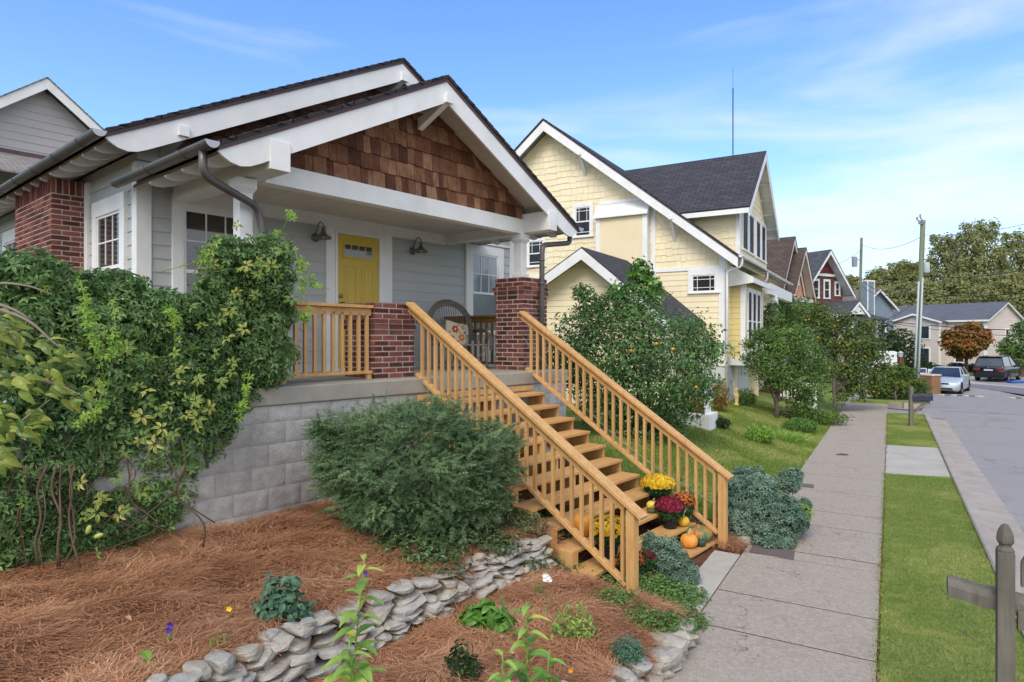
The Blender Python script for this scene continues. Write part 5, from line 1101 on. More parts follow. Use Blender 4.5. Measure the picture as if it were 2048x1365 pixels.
# ---- the vine mass over the porch end and pillar
vb = A2W(-5.2, .1, -ZA + .75); VN = plant('climbing_vine', vb, 'dense five-leaved climbing vine smothering the brick pillar, railing and block wall', 'vine')
def Av(x, y, z): p = A2W(x, y, z); return (p[0], p[1], p[2])
vbl = []
OUT = [(-60, 492), (0, 490), (60, 505), (120, 525), (180, 532), (240, 540), (300, 555), (350, 590), (395, 570), (425, 480), (470, 445), (540, 447), (590, 490), (608, 560), (606, 640), (585, 735), (530, 775), (492, 810), (475, 870), (445, 930), (385, 960), (365, 1040), (310, 1085), (225, 1100), (160, 1128), (-60, 1135)]
def inside(u, v, pl=OUT):
    c = False; j = len(pl) - 1
    for i in range(len(pl)):
        if (pl[i][1] > v) != (pl[j][1] > v) and u < (pl[j][0] - pl[i][0]) * (v - pl[i][1]) / (pl[j][1] - pl[i][1]) + pl[i][0]: c = not c
        j = i
    return c
for i, v_ in enumerate(range(470, 1130, 38)):
    for u_ in range(-60 + (22 if i % 2 else 0), 620, 44):
        u, v = u_ + random.uniform(-10, 10), v_ + random.uniform(-8, 8)
        if v > 930 and 30 < u < 330 and random.random() < .25: continue
        if all(inside(u + dx, v + dy) for dx, dy in ((30, 0), (-30, 0), (0, 30), (0, -30))):
            hi = v < 760 - .0 * u; p = AP(u, v, (.28 if (v < 620 and u < 380) else .12) + random.uniform(-.12, .10)); k = p[1] / FPX; r = random.uniform(38, 50) * k; vbl.append((p[0], p[1], p[2], r, .24, r))
for u, v in ((-30, 1090), (10, 1105), (50, 1095), (95, 1110), (135, 1100), (180, 1085), (215, 1060), (255, 1075), (290, 1050), (330, 1030), (300, 990), (240, 1000), (180, 1020), (120, 1040), (60, 1030), (0, 1030)): p = AP(u, v, .0); vbl.append((p[0], p[1], p[2], .11, .13, .12))
VB = rel(vbl, vb)
crown('leaves', VB, 17000, palmate(.052, .023), L_VINE, VN, (.6, 1.25), tilt=.9, up=.3, shell=.6, inner=.3, light=.6, lump=.2)
crown('sprigs', VB, 350, palmate(.055, .022), L_LIME, VN, (.5, 1.0), tilt=1., up=.2, shell=.2, inner=0, lump=.35)
# yellowing older leaves and pale new shoots in patches
def patch(pts, n, sp_, tm, mat, nm, sc=(.8, 1.2)):
    P = []; N = []
    for (u, v, Y, r) in pts:
        c = np.array(at(u, v, Y)) - vb
        for _ in range(n): P.append(c + RNG.normal(size=3) * r * np.array([1, .35, 1]) * sp_); N.append((.1 + RNG.normal() * .5, -1 + RNG.normal() * .3, .55 + RNG.normal() * .4))
    return scatter(nm, tm, np.array(P), frames(np.array(N)), RNG.uniform(*sc, len(P)), RNG.random(len(P)), mat, VN)
patch([(240, 690, 4.9, .16), (310, 780, 4.85, .2), (300, 820, 4.85, .15), (460, 720, 5.4, .12), (440, 660, 5.5, .18), (330, 860, 4.9, .12), (230, 960, 4.75, .14), (200, 1010, 4.75, .12), (470, 540, 5.75, .14), (540, 560, 5.9, .13), (390, 770, 5.1, .14)], 7, 1.1, palmate(.058, .026), L_YELL, 'yellowing_leaves')
def runner(pts, Y, n=26, r=.003, nm='runner'):
    P = [Vector(np.array(at(u, v, y)) - vb) for (u, v), y in zip(pts, Y)]; sp_ = smooth_path(P, 6); mb = MB(); mb.tube(sp_, r, 5); o = mb.build(nm, L_LIME, VN, smooth=True)
    pos = []; 
    for i in range(n): k = i / n * (len(sp_) - 1); a = sp_[int(k)].lerp(sp_[min(int(k) + 1, len(sp_) - 1)], k % 1); pos.append(np.array(a) + RNG.normal(size=3) * .018)
    N = np.tile([.1, -.8, .6], (n, 1)) + RNG.normal(size=(n, 3)) * .4
    scatter('runner_leaves', palmate(.042, .017), np.array(pos), frames(N), RNG.uniform(.6, 1.15, n), RNG.random(n), L_LIME, o)
runner([(160, 560), (175, 620), (190, 680), (210, 760)], [4.6] * 4); runner([(225, 600), (235, 690), (215, 730)], [4.65] * 3, 22); runner([(210, 770), (190, 830), (140, 850)], [4.5] * 3, 16)
runner([(590, 500), (600, 540), (608, 570), (600, 610)], [6.0] * 4, 22); runner([(595, 620), (610, 640), (620, 600)], [5.95] * 3, 12); runner([(500, 740), (490, 800), (470, 850)], [5.45] * 3, 18)
runner([(560, 470), (580, 430), (578, 425)], [6.05] * 3, 8); runner([(610, 530), (625, 570), (660, 580)], [6.1] * 3, 9); runner([(430, 480), (410, 520), (320, 545)], [5.5] * 3, 14); runner([(330, 620), (350, 640), (350, 740)], [4.95] * 3, 22)
mb = MB()
for i in range(16):
    u0 = random.uniform(20, 380); v0 = random.uniform(860, 960); Y0 = 4.75 + u0 / 900; pts = [Vector(np.array(at(u0 + random.uniform(-40, 40) * k, v0 + 55 * k, Y0 + .03 * k)) - vb) for k in range(4)]; mb.tube(smooth_path(pts, 4), random.uniform(.003, .008), 5)
for i in range(9): u0 = 20 + i * 17; pts = [Vector(np.array(at(u0 + 5 * k * (1 if i % 2 else -1) + random.uniform(-14, 14), 930 + 52 * k, 4.72 + random.uniform(-.04, .04))) - vb) for k in range(5)]; mb.tube(smooth_path(pts, 5), random.uniform(.004, .009), 6)
mb.build('stems', VINEST, VN, smooth=True)
mb = MB(); FRU = M('akebia_fruit', '#a9b266', '#8d9a50', 6, rough=.5)
for u, v, a in ((177, 1060, 70), (197, 1072, 20)):
    c = Vector(np.array(at(u, v, 4.55)) - vb); d = Vector((math.cos(R(a)), 0, math.sin(R(a)))) * .035; mb.tube([c - d, c - d * .6, c, c + d * .6, c + d], [.004, .014, .018, .015, .005], 10)
mb.build('pods', FRU, VN, smooth=True)
# ---- overhanging branch at the far left, nearer to the camera
ob = (-3.3, 3.3, .7); OB = plant('leaning_shrub', ob, 'broad-leaved shrub with bare grey twigs leaning in at the left frame edge', 'shrub')
mb = MB()
for a, b in (([(-60, 600), (60, 640), (110, 690), (160, 720)], 3.0), ([(-60, 760), (40, 750), (120, 770), (180, 800)], 2.95), ([(-60, 580), (0, 565), (60, 572), (105, 590)], 3.1), ([(-60, 590), (30, 620), (62, 640)], 3.0), ([(-60, 660), (10, 655), (40, 662)], 3.0), ([(-60, 900), (20, 860), (60, 830), (100, 800)], 2.9)):
    sp_ = smooth_path([Vector(np.array(at(u, v, b)) - ob) for u, v in a], 5); mb.tube(sp_, [.009 * (1 - .75 * i / len(sp_)) for i in range(len(sp_))], 6)
for u, v in ((10, 640), (0, 760), (-10, 860)):
    mb.tube([(-.35, -.1, .0), tuple(np.array(at(-90, 900, 2.95)) - ob), tuple(np.array(at(-60, v, 2.95)) - ob)], [.02, .015, .009], 6)
mb.build('twigs', TWIG, OB, smooth=True)
tm = leafN(.072, .034, .14, .5); P = []; N = []; A_ = []
for (u0, v0, u1, v1, n, Y) in ((-30, 650, 150, 720, 46, 3.0), (-30, 745, 175, 800, 50, 2.95), (-30, 690, 130, 760, 40, 3.0), (-40, 860, 90, 830, 30, 2.9), (-40, 800, 60, 870, 30, 2.9), (-40, 900, 20, 930, 16, 2.9), (-40, 620, 30, 640, 14, 3.1)):
    for i in range(n):
        t = random.random(); p = np.array(at(u0 + (u1 - u0) * t, v0 + (v1 - v0) * t + random.uniform(-18, 18), Y + random.uniform(-.12, .12))) - ob; P.append(p); N.append((random.uniform(-.8, .8), -.75 + random.uniform(-.6, .6), .7)); A_.append((1, random.uniform(-1, 1), -.3 + random.uniform(-.7, .5)))
scatter('leaves', tm, np.array(P), frames(np.array(N), along=unit(np.array(A_))), RNG.uniform(.7, 1.25, len(P)), RNG.random(len(P)), L_TAN, OB)
# ---- yew
yb = (-1.0, 6.35, .70); YW = plant('yew_bush', yb, 'wide dark green yew bush beside the foot of the block wall', 'bush')
YB = rel([Bp(830, 930, 6.2, 165, 115), Bp(720, 900, 6.2, 85, 80), Bp(950, 940, 6.25, 90, 95), Bp(780, 1010, 6.05, 95, 75), Bp(900, 1010, 6.1, 90, 70), Bp(700, 960, 6.15, 60, 45), Bp(850, 860, 6.3, 100, 55), Bp(990, 890, 6.4, 50, 50), Bp(850, 1050, 5.95, 75, 48), Bp(645, 860, 6.25, 28, 30), Bp(655, 925, 6.2, 30, 20), Bp(960, 1000, 6.15, 60, 45)], yb)
def yew(par, blobs, n, mat, nm='needles'):
    P, N_ = blob_pts(blobs, n, .5, .22, 7, .18, cull=.7); d = unit(N_ + RNG.normal(size=N_.shape) * .45 + np.array([0, 0, .35])); up = RNG.normal(size=N_.shape) * .5 + np.array([0, -.25, 1.])
    rn = np.clip(RNG.random(len(P)) * .55 + .45 * (.5 + .5 * np.sin(P[:, 0] * 5 + P[:, 2] * 6) * np.sin(P[:, 1] * 5)) * RNG.random(len(P)), 0, 1)
    return scatter(nm, spray(.105, .028, .0058, 10), P - d * .05, frames(up, along=d), RNG.uniform(.7, 1.3, len(P)), rn, mat, par)
yew(YW, YB, 12000, L_YEW)
tips = [tuple(np.array(b[:3]) + RNG.normal(size=3) * .1) for b in YB]; branches('branches', (0, 0, -.05), tips, .02, BARK, YW)
# ---- citrus bush with an ivy topped spike
cb = GT(1290, 868); CB = plant('citrus_bush', cb, 'big rounded citrus bush with a few oranges growing behind the stair railing', 'bush'); Yc = cb[1] - .3
CBL = rel([Bp(1280, 720, Yc, 150, 110), Bp(1180, 690, Yc, 80, 80), Bp(1370, 690, Yc + .2, 70, 60), Bp(1260, 620, Yc, 75, 55), Bp(1340, 780, Yc - .2, 85, 65), Bp(1230, 800, Yc, 90, 60), Bp(1190, 620, Yc + .2, 45, 35), Bp(1165, 585, Yc + .2, 25, 18), Bp(1280, 555, Yc, 28, 38), Bp(1290, 590, Yc, 34, 30), Bp(1420, 700, Yc + .2, 26, 34), Bp(1330, 830, Yc - .2, 55, 40), Bp(1390, 770, Yc, 45, 50), Bp(1100, 700, Yc + .4, 26, 40), Bp(1130, 740, Yc + .3, 40, 40), Bp(1270, 870, Yc - .1, 70, 30)], cb)
crown('leaves', CBL, 24000, leaf4(.08, .042), L_CIT, CB, (.6, 1.35), tilt=1.1, up=.4, shell=.6, inner=.2, light=.6, lump=.24, lfreq=9)
crown('climbing_ivy', rel([Bp(1280, 545, Yc - .1, 22, 26), Bp(1300, 575, Yc - .1, 24, 18), Bp(1240, 585, Yc - .1, 20, 16)], cb), 260, leaf4(.13, .11), L_HOST, CB, (.7, 1.2))
branches('branches', (0, 0, -.1), [b[:3] for b in CBL], .045, BARK, CB, .2)
ORG = M('orange_fruit', '#e09a2e', '#d2831f', 5, rough=.4)
for u, v in ((1345, 699), (1313, 688), (1371, 786), (1392, 775), (1262, 702)):
    mb = MB(); mb.lathe([(.001, -.03), (.016, -.027), (.03, -.01), (.03, .01), (.018, .027), (.001, .03)], n=12); o = mb.build('orange', ORG, CB, smooth=True); o.location = tuple(np.array(at(u, v, Yc - 1.35 - (.0 if u < 1360 else -.3))) - cb)
# ---- small trees by the sidewalk
def tree(name, label, base, tips_b, n, tmpl, mat, r0, cat='tree', bark=BARK, group=None, forks=None, **k):
    t = plant(name, base, label, cat, group); BL = rel(tips_b, base)
    crown('crown', BL, n, tmpl, mat, t, **k)
    zt = min(b[2] - b[5] * .3 for b in BL); zm_ = np.mean([b[2] for b in BL]); top = (.04, .02, max(.3, .5 * (zt + zm_))); mb = MB(); mb.tube([(0, 0, -.15), (.05, .03, top[2] * .35), (-.02, .0, top[2] * .7), top], [r0 * 1.2, r0, r0 * .85, r0 * .6], 9)
    for b in BL:
        h0 = random.uniform(.45, .98) * top[2]; p0 = (.02, .0, min(h0, max(.2, b[2] - .1))); mb = branches('', p0, [b[:3], tuple(np.array(b[:3]) + np.array([random.uniform(-1, 1) * b[3], random.uniform(-1, 1) * b[4], b[5] * .8]))], r0 * .38, bark, mb=mb, build=False, wob=.3)
    mb.build('trunk', bark, t, smooth=True); return t
t2 = GT(1552, 836); Y2 = t2[1]
tree('small_tree', 'small multi-stemmed green tree with grey trunk on the lawn beside the sidewalk', t2, [Bp(1560, 690, Y2, 55, 40), Bp(1530, 720, Y2, 45, 45), Bp(1600, 720, Y2 + .3, 50, 55), Bp(1560, 750, Y2 - .2, 50, 35), Bp(1610, 790, Y2 + .2, 40, 50), Bp(1630, 740, Y2 + .5, 35, 50), Bp(1500, 690, Y2, 18, 16), Bp(1495, 720, Y2, 14, 14), Bp(1520, 670, Y2, 24, 18), Bp(1590, 670, Y2 + .3, 40, 24), Bp(1600, 830, Y2 + .5, 40, 26)], 10000, leaf4(.09, .05), L_TR2, .06, tilt=1.1, up=.4, shell=.8, inner=.25, lump=.3, lfreq=9)
t3 = GT(1668, 826); Y3 = t3[1] + .6
T3 = tree('persimmon_tree', 'spreading persimmon tree dotted with orange fruit drooping over the sidewalk', t3, [Bp(1690, 690, Y3, 55, 50), Bp(1650, 680, Y3 + .5, 45, 50), Bp(1740, 710, Y3, 42, 40), Bp(1700, 740, Y3 - .3, 50, 34), Bp(1660, 740, Y3, 40, 30), Bp(1750, 760, Y3 - .2, 20, 26), Bp(1700, 775, Y3 - .4, 22, 24), Bp(1735, 650, Y3, 22, 18), Bp(1690, 640, Y3, 30, 22), Bp(1640, 630, Y3 + .5, 30, 22), Bp(1725, 785, Y3 - .3, 12, 18), Bp(1680, 790, Y3 - .4, 18, 18), Bp(1765, 735, Y3, 20, 22)], 7000, leaf4(.125, .065), L_PER, .06, tilt=1.1, up=.2, shell=.9, inner=.3, lump=.3, lfreq=9)
for k in range(14):
    u, v = random.choice([(1690, 690), (1650, 660), (1740, 720), (1740, 775), (1700, 740), (1640, 640)]); mb = MB(); mb.lathe([(.001, -.025), (.028, -.016), (.032, .008), (.016, .025), (.001, .027)], n=9); o = mb.build('persimmon', ORG, T3, smooth=True); o.location = tuple(np.array(at(u + random.uniform(-30, 30), v + random.uniform(-22, 22), Y3 - random.uniform(.3, .9))) - t3)
bx = GT(1790, 806); tree('rounded_bush', 'rounded light green bush on the corner island in front of the tall pole', bx, [Bp(1790, 765, 26.5, 45, 30), Bp(1760, 775, 26.5, 30, 24), Bp(1820, 775, 26.5, 32, 24), Bp(1795, 745, 26.6, 30, 16), Bp(1840, 785, 26.5, 16, 14)], 6500, leaf4(.13, .05), L_BUSH, .05, 'bush', tilt=1.1, up=.5, shell=.7, lump=.25, lfreq=9)
for (u, v, Y, ru, rv, lab, mat, n, s_) in (
    (1590, 625, 30, 46, 30, 'feathery green shrub below the brown roofed house porch', L_TR2, 2600, .16), (1630, 640, 34, 36, 30, 'olive shrub with orange tinge in front of the salmon house', L_PER, 1800, .18), (1545, 640, 24.5, 22, 34, 'green bush beside the yellow house porch column', L_TR2, 1700, .13),
    (1750, 690, 47, 52, 44, 'dark leafy tree in front of the blue grey house', L_DARK, 3000, .28), (1800, 700, 55, 40, 40, 'dark green tree left of the apartment porch', L_DARK, 2400, .3), (1700, 700, 42, 30, 40, 'dark green shrub behind the persimmon tree', L_DARK, 1800, .24)):
    b = at(u, v, Y); gz = gh(b[0], b[1]); base = (b[0], b[1], gz); tree('leafy_shrub', lab, base, [Bp(u, v, Y, ru, rv), Bp(u - ru * .5, v + rv * .5, Y, ru * .6, rv * .6), Bp(u + ru * .5, v + rv * .4, Y, ru * .6, rv * .6), Bp(u, v + rv * 1.2, Y, ru * .8, rv * .8)], n, leaf4(s_, s_ * .5), mat, .06, 'shrub', tilt=.9, up=.4)
# maple and others by the apartments
mp_ = at(1932, 742, 56); mp_ = (mp_[0], 56, gh(mp_[0], 56) - .05)
tree('maple_tree', 'round-headed maple turning orange in front of the beige apartments', mp_, [Bp(1930, 672, 56, 30, 20), Bp(1905, 685, 56, 18, 16), Bp(1955, 680, 56, 22, 18), Bp(1930, 690, 55.5, 30, 16), Bp(1925, 705, 56, 22, 10), Bp(1945, 655, 56, 16, 10), Bp(1893, 670, 56, 8, 9), Bp(1972, 668, 56, 9, 9)], 4200, leaf4(.34, .2), L_MAP, .14, tilt=.7, up=.8, lump=.2)
g = at(2030, 750, 50); g = (g[0], 50, gh(g[0], 50)); tree('leafy_tree', 'airy green tree at the right edge beside the balcony', g, [Bp(2040, 690, 50, 34, 20), Bp(2015, 700, 50, 18, 10), Bp(2045, 720, 50, 30, 16), Bp(2060, 660, 50, 30, 20), Bp(2005, 725, 50, 12, 8)], 2200, leaf4(.3, .15), L_TR2, .12, tilt=.7, up=.6)
for i, (u, v, Y, ru, rv, lab) in enumerate(((1852, 738, 57, 17, 14, 'dark clipped hedge mound just right of the poles'), (1878, 742, 57, 15, 11, 'greener hedge mound between the poles and the maple'), (1910, 740, 58, 18, 13, 'dark hedge mound left of the maple trunk'), (1948, 742, 58, 18, 12, 'dark hedge mound right of the maple trunk'), (1968, 744, 56, 16, 10, 'low hedge mound behind the black car'))):
    b = at(u, v, Y); base = (b[0], b[1], b[2] - rv * Y / FPX); t = plant('hedge_mound', base, lab, 'hedge', 'hedge mounds below the apartments'); crown('foliage', rel([Bp(u, v, Y, ru, rv)], base), 1100, leaf4(.22, .13), L_DARK if i != 1 else L_TR2, t, up=.4)
# ---- wooded hill: separate trees
k = 0
for (u, v, Y, ru, rv, lab) in (
    (1960, 500, 84, 60, 62, 'tallest airy tree with thinning olive crown above the apartments'), (1895, 520, 88, 55, 55, 'tall olive tree with bare branch tips just right of the power pole top'), (2040, 520, 86, 60, 62, 'big yellow-green tree on the hill at the right edge'),
    (1810, 560, 92, 55, 40, 'olive tree on the hill behind the tall power pole'), (1760, 570, 100, 42, 34, 'yellowish tree right of the slender pole top'), (1700, 575, 110, 28, 24, 'small far tree just left of the slender pole'),
    (1930, 585, 78, 66, 40, 'dense green tree directly behind the apartment roof'), (1850, 600, 78, 60, 42, 'dense olive tree above the apartment porch'), (2020, 585, 78, 60, 44, 'dense green tree behind the apartment gable'), (1780, 620, 82, 45, 40, 'dark olive tree behind the blue grey house'), (1725, 600, 95, 30, 30, 'pale tree behind the chimney of the blue grey house'),
    (2100, 560, 80, 60, 70, 'leafy hill tree at the extreme right'), (1870, 640, 74, 45, 30, 'shaded tree tucked behind the apartment ridge'), (1810, 660, 74, 40, 30, 'shaded tree left of the apartment roof')):
    b = at(u, v, Y); gz = min(gh(b[0], b[1]), b[2] - 3); base = (b[0], b[1], gz); airy = k < 3
    bl = [Bp(u + ru * dx, v + rv * dz_, Y + dy, ru * q, rv * q) for dx, dz_, dy, q in ((0, 0, 0, .55), (-.5, .15, 1, .42), (.5, .1, -1, .42), (-.25, -.45, 0, .42), (.3, -.5, 1, .40), (0, .5, -1, .5), (-.65, .55, 0, .36), (.65, .5, 0, .38), (0, -.72, 0, .26), (.45, -.8 if airy else -.2, 0, .2), (-.45, -.75 if airy else -.2, 0, .2))]
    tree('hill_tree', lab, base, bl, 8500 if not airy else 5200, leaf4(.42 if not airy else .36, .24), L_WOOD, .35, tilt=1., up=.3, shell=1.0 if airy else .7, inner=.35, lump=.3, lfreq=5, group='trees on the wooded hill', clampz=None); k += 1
hb = at(1900, 640, 98); hw = plant('woodland', (0, 0, 0), None, None)
bpy.data.objects.remove(hw)
W_ = [Bp(u, 655 + 6 * math.sin(u), 96 + 6 * math.sin(u * .7), 46, 46) for u in range(1560, 2300, 30)]
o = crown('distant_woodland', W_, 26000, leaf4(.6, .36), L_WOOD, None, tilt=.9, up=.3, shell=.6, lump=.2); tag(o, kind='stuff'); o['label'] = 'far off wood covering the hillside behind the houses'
# ================================================================ garden bed: pine straw, stone edging, low plants
def strips(name, P, D, L, W, bend, rnd, mat, lift=0., seg=3, up=None):
    """thin curved blades lying along D from P"""
    n = len(P); t = np.linspace(0, 1, seg + 1); D = unit(D); upv = np.tile([0, 0, 1.], (n, 1)) if up is None else up
    S = unit(np.cross(D, upv)); V = np.zeros((n, (seg + 1) * 2, 3))
    for i, q in enumerate(t):
        c = P + D * (L * q)[:, None] + S * (bend * (q - .5) ** 2 * 4 * L * .25)[:, None] + upv * (lift * math.sin(math.pi * q))[:, None] if np.ndim(lift) else P + D * (L * q)[:, None] + S * (bend * (q - .5) ** 2 * L)[:, None] + upv * (lift * math.sin(math.pi * q))
        w = W * (1 - .75 * q) if seg < 3 else W
        V[:, 2 * i] = c - S * (w / 2)[:, None]; V[:, 2 * i + 1] = c + S * (w / 2)[:, None]
    f = np.array([(2 * i, 2 * i + 1, 2 * i + 3, 2 * i + 2) for i in range(seg)]); F = (f[None] + (np.arange(n) * (seg + 1) * 2)[:, None, None]).reshape(-1, 4)
    return npobj(name, V.reshape(-1, 3), F, np.repeat(rnd, seg), mat)
def bed_pts(n):
    out = []
    while sum(map(len, out)) < n:
        # denser towards the camera
        Y = 3.0 + (RNG.random(60000) ** 1.25) * 5.2; u = RNG.uniform(-80, 1560, 60000); X = (u - CX) / FPX * Y
        P = np.stack([X, Y], 1); n_ = (P - S0) @ ND; s_ = (P - S0) @ SD; ax = (P - OA) @ EXA; ay = (P - OA) @ EYA
        k = (n_ < -.08) & (ay < .02) & (ax < .45) & ~((s_ > 1.15) & (s_ < 3.3) & (n_ > -1.35)) & ~((ax > -2.2) & (ay > -2.5) & (RNG.random(60000) < .5)); out.append(P[k])
    return np.concatenate(out)[:n]
N = 190000; P = bed_pts(N); h = ground_h(P[:, 0], P[:, 1])
ang = 1.9 * np.sin(P[:, 0] * 2.1 + 1.7 * np.sin(P[:, 1] * 1.6)) + 1.3 * np.sin(P[:, 1] * 3.1 + P[:, 0]) + RNG.normal(size=N) * .75
hump = .04 * np.sin(P[:, 0] * 6 + 2 * np.sin(P[:, 1] * 5)) * np.sin(P[:, 1] * 7) + .012 * np.sin(P[:, 0] * 17 + 4 * np.sin(P[:, 1] * 11)) + .035
P3 = np.column_stack([P, h + hump + RNG.uniform(-.012, .022, N)]); D = np.column_stack([np.cos(ang), np.sin(ang), RNG.normal(size=N) * .13])
tone = .5 + .5 * np.sin(P[:, 0] * 4.3 + 2 * np.sin(P[:, 1] * 3)) * np.sin(P[:, 1] * 4.1)
o = strips('pine_straw', P3, D, RNG.uniform(.09, .21, N), RNG.uniform(.0022, .0042, N), RNG.normal(size=N) * 1.1, np.clip(RNG.random(N) * .65 + .35 * tone, 0, 1), L_STRAW, .006); tag(o, kind='stuff'); o['label'] = 'loose reddish pine straw mulch over the garden beds'
P = bed_pts(170); L_LIT = LEAF('fallen_leaf', [(0, '#6b4a33'), (.5, '#9a7350'), (1, '#cdb184')], rough=.8)
o = scatter('fallen_leaves', leafN(.055, .03, .15, .4, 3), np.column_stack([P, ground_h(P[:, 0], P[:, 1]) + .075]), frames(RNG.normal(size=(170, 3)) * .35 + [0, 0, 1]), RNG.uniform(.4, 1.2, 170), RNG.random(170), L_LIT); tag(o, kind='stuff')
# dry leaf litter at the stair foot
P = np.array([S2W(RNG.uniform(-1.6, -.05), RNG.uniform(2.5, 3.9))[:2] for _ in range(260)]); P = np.array([p for p in P if not (abs((p - S0) @ SD - 2.2) < 1.02 and (p - S0) @ ND > -1.2)]); P = np.concatenate([P] * (260 // len(P) + 1))[:260] + RNG.normal(size=(260, 2)) * .02; nn = RNG.normal(size=(260, 3)) * .4 + [0, 0, 1]
L_LIT = LEAF('fallen_leaf', [(0, '#6b4a33'), (.5, '#9a7350'), (1, '#c2a07a')], rough=.8)
o = scatter('leaf_litter', leaf4(.07, .04), np.column_stack([P, ground_h(P[:, 0], P[:, 1]) + .02]), frames(nn), RNG.uniform(.5, 1.2, 260), RNG.random(260), L_LIT); tag(o, kind='stuff')
# ---- stone walls
def stone_mat(name, a, b, c):
    t = NT(name); v = t.coord('Object'); n1 = t.noise(v, 7, 6, .7, .5); base = t.mix(t.attr(), a, b); base = t.mix(t.ramp(n1, [(.42, (0, 0, 0)), (.7, (1, 1, 1))]), base, c)
    base = t.mix(t.ramp(t.noise(t.coord('Object', (1, 1, 5)), 16, 5, .7), [(.5, (0, 0, 0)), (.8, (.6, .6, .6))]), base, '#5c5852'); t.color(base); t.rough(.92, .2); t.bump(t.math('ADD', t.noise(v, 30, 6, .7), t.noise(t.coord('Object', (1, 1, 6)), 12, 4, .6)), .8, .012); return t.m
STONE = stone_mat('limestone', '#979591', '#a69b86', '#b4b0a8')
def stone(name, c, sx, sy, sz, yaw, parent, seed, tilt=0.):
    rr = np.random.default_rng(seed); n = 4; vs = []; idx = {}; fs = []
    def P(i, j, k):
        key = (i, j, k)
        if key not in idx:
            p = np.array([i / n * 2 - 1, j / n * 2 - 1, k / n * 2 - 1]); q = p * (1 - .05 * (np.abs(p).prod())); q *= (1 - .035 * (np.sum(np.abs(p) > .99) - 1) * rr.uniform(.5, 1.5)); idx[key] = len(vs); vs.append(q)
        return idx[key]
    for a in range(n):
        for b in range(n):
            for f in (((a, b, 0), (a, b + 1, 0), (a + 1, b + 1, 0), (a + 1, b, 0)), ((a, b, n), (a + 1, b, n), (a + 1, b + 1, n), (a, b + 1, n)), ((a, 0, b), (a + 1, 0, b), (a + 1, 0, b + 1), (a, 0, b + 1)), ((a, n, b), (a, n, b + 1), (a + 1, n, b + 1), (a + 1, n, b)), ((0, a, b), (0, a, b + 1), (0, a + 1, b + 1), (0, a + 1, b)), ((n, a, b), (n, a + 1, b), (n, a + 1, b + 1), (n, a, b + 1))): fs.append([P(*q) for q in f])
    V = np.array(vs); ph = rr.uniform(0, 6, 6)
    # shear planes: knock corners off
    for _ in range(14):
        nrm = unit(rr.normal(size=(1, 3)) * [1, 1, .55])[0]; d = rr.uniform(.70, 1.1); q = V @ nrm - d; V -= np.outer(np.clip(q, 0, None), nrm)
    V += .03 * np.stack([np.sin(V[:, 1] * 3.5 + ph[0]), np.sin(V[:, 0] * 3.7 + ph[2]), np.sin(V[:, 0] * 3 + ph[4])], 1) + rr.normal(size=V.shape) * .014
    V[:, 0] += V[:, 2] * rr.uniform(-.25, .25); V[:, 2] += V[:, 0] * rr.uniform(-.3, .3); V *= [sx, sy, sz]; c_, s_ = math.cos(yaw), math.sin(yaw); ct, st = math.cos(tilt), math.sin(tilt)
    V = V @ np.array([[ct, 0, st], [0, 1, 0], [-st, 0, ct]]); V = V @ np.array([[c_, s_, 0], [-s_, c_, 0], [0, 0, 1]])
    o = npobj(name, V, np.array(fs), np.full(len(fs), rr.random()), STONE, parent); o.location = c
    return o
def stone_wall(path, ztop, zbase, label, courses, seed, lean=.12):
    path = [np.array(p) for p in path]; L = [np.linalg.norm(b - a) for a, b in zip(path[:-1], path[1:])]; T_ = sum(L); rr = np.random.default_rng(seed)
    root = thing('dry_stone_wall', (path[0][0], path[0][1], zbase(0)), 0, label, 'stone wall'); o3 = np.array([path[0][0], path[0][1], zbase(0)])
    def pt(d):
        for (a, b), l in zip(zip(path[:-1], path[1:]), L):
            if d <= l or (b is path[-1]): t = (b - a) / l; return a + t * min(d, l), math.atan2(t[1], t[0]), np.array([t[1], -t[0]])
            d -= l
    for k in range(courses):
        d = -rr.uniform(0, .12)
        while d < T_:
            w = rr.uniform(.08, .30); q = np.clip((d + w / 2) / T_, 0, 1); p, a, nr = pt(max(0, d + w / 2)); zb, zt = zbase(q), ztop(q); hh = (zt - zb) / courses
            z = zb + hh * (k + .5) + rr.uniform(-.015, .015); off_ = nr * (-.05 + lean * (1 - (k + .5) / courses) + rr.uniform(-.025, .03)); hs = hh * rr.uniform(.42, .62)
            stone('stone', tuple(np.array([p[0] + off_[0], p[1] + off_[1], z]) - o3), w * .54, rr.uniform(.09, .14), hs, a + rr.uniform(-.3, .3), root, int(rr.integers(1e6)), rr.uniform(-.22, .22))
            if rr.random() < .35: stone('stone', tuple(np.array([p[0] + off_[0] * 1.1 + rr.uniform(-.1, .1), p[1] + off_[1] * 1.1, z + hh * .45]) - o3), .055, .06, .024, a + rr.uniform(-.5, .5), root, int(rr.integers(1e6)), rr.uniform(-.4, .4))
            d += w
    return root
stone_wall([(-1.95, 3.2), (-1.62, 3.72), (-1.36, 4.2), (-1.02, 4.66), (-.62, 5.12), (-.28, 5.62), (.05, 6.05), (.25, 6.22)], lambda q: .69 - .10 * q, lambda q: .20 + .10 * q, 'grey dry stacked stone retaining wall curving across the pine straw bed', 7, 5, .18)
stone_wall([(.05, 3.75), (.36, 4.05), (.62, 4.30), (.92, 4.60), (1.22, 4.92), (1.44, 5.30)], lambda q: .27 - .10 * q, lambda q: .0, 'low stone edging beside the sidewalk at the lower right of the bed', 2, 9, .06)
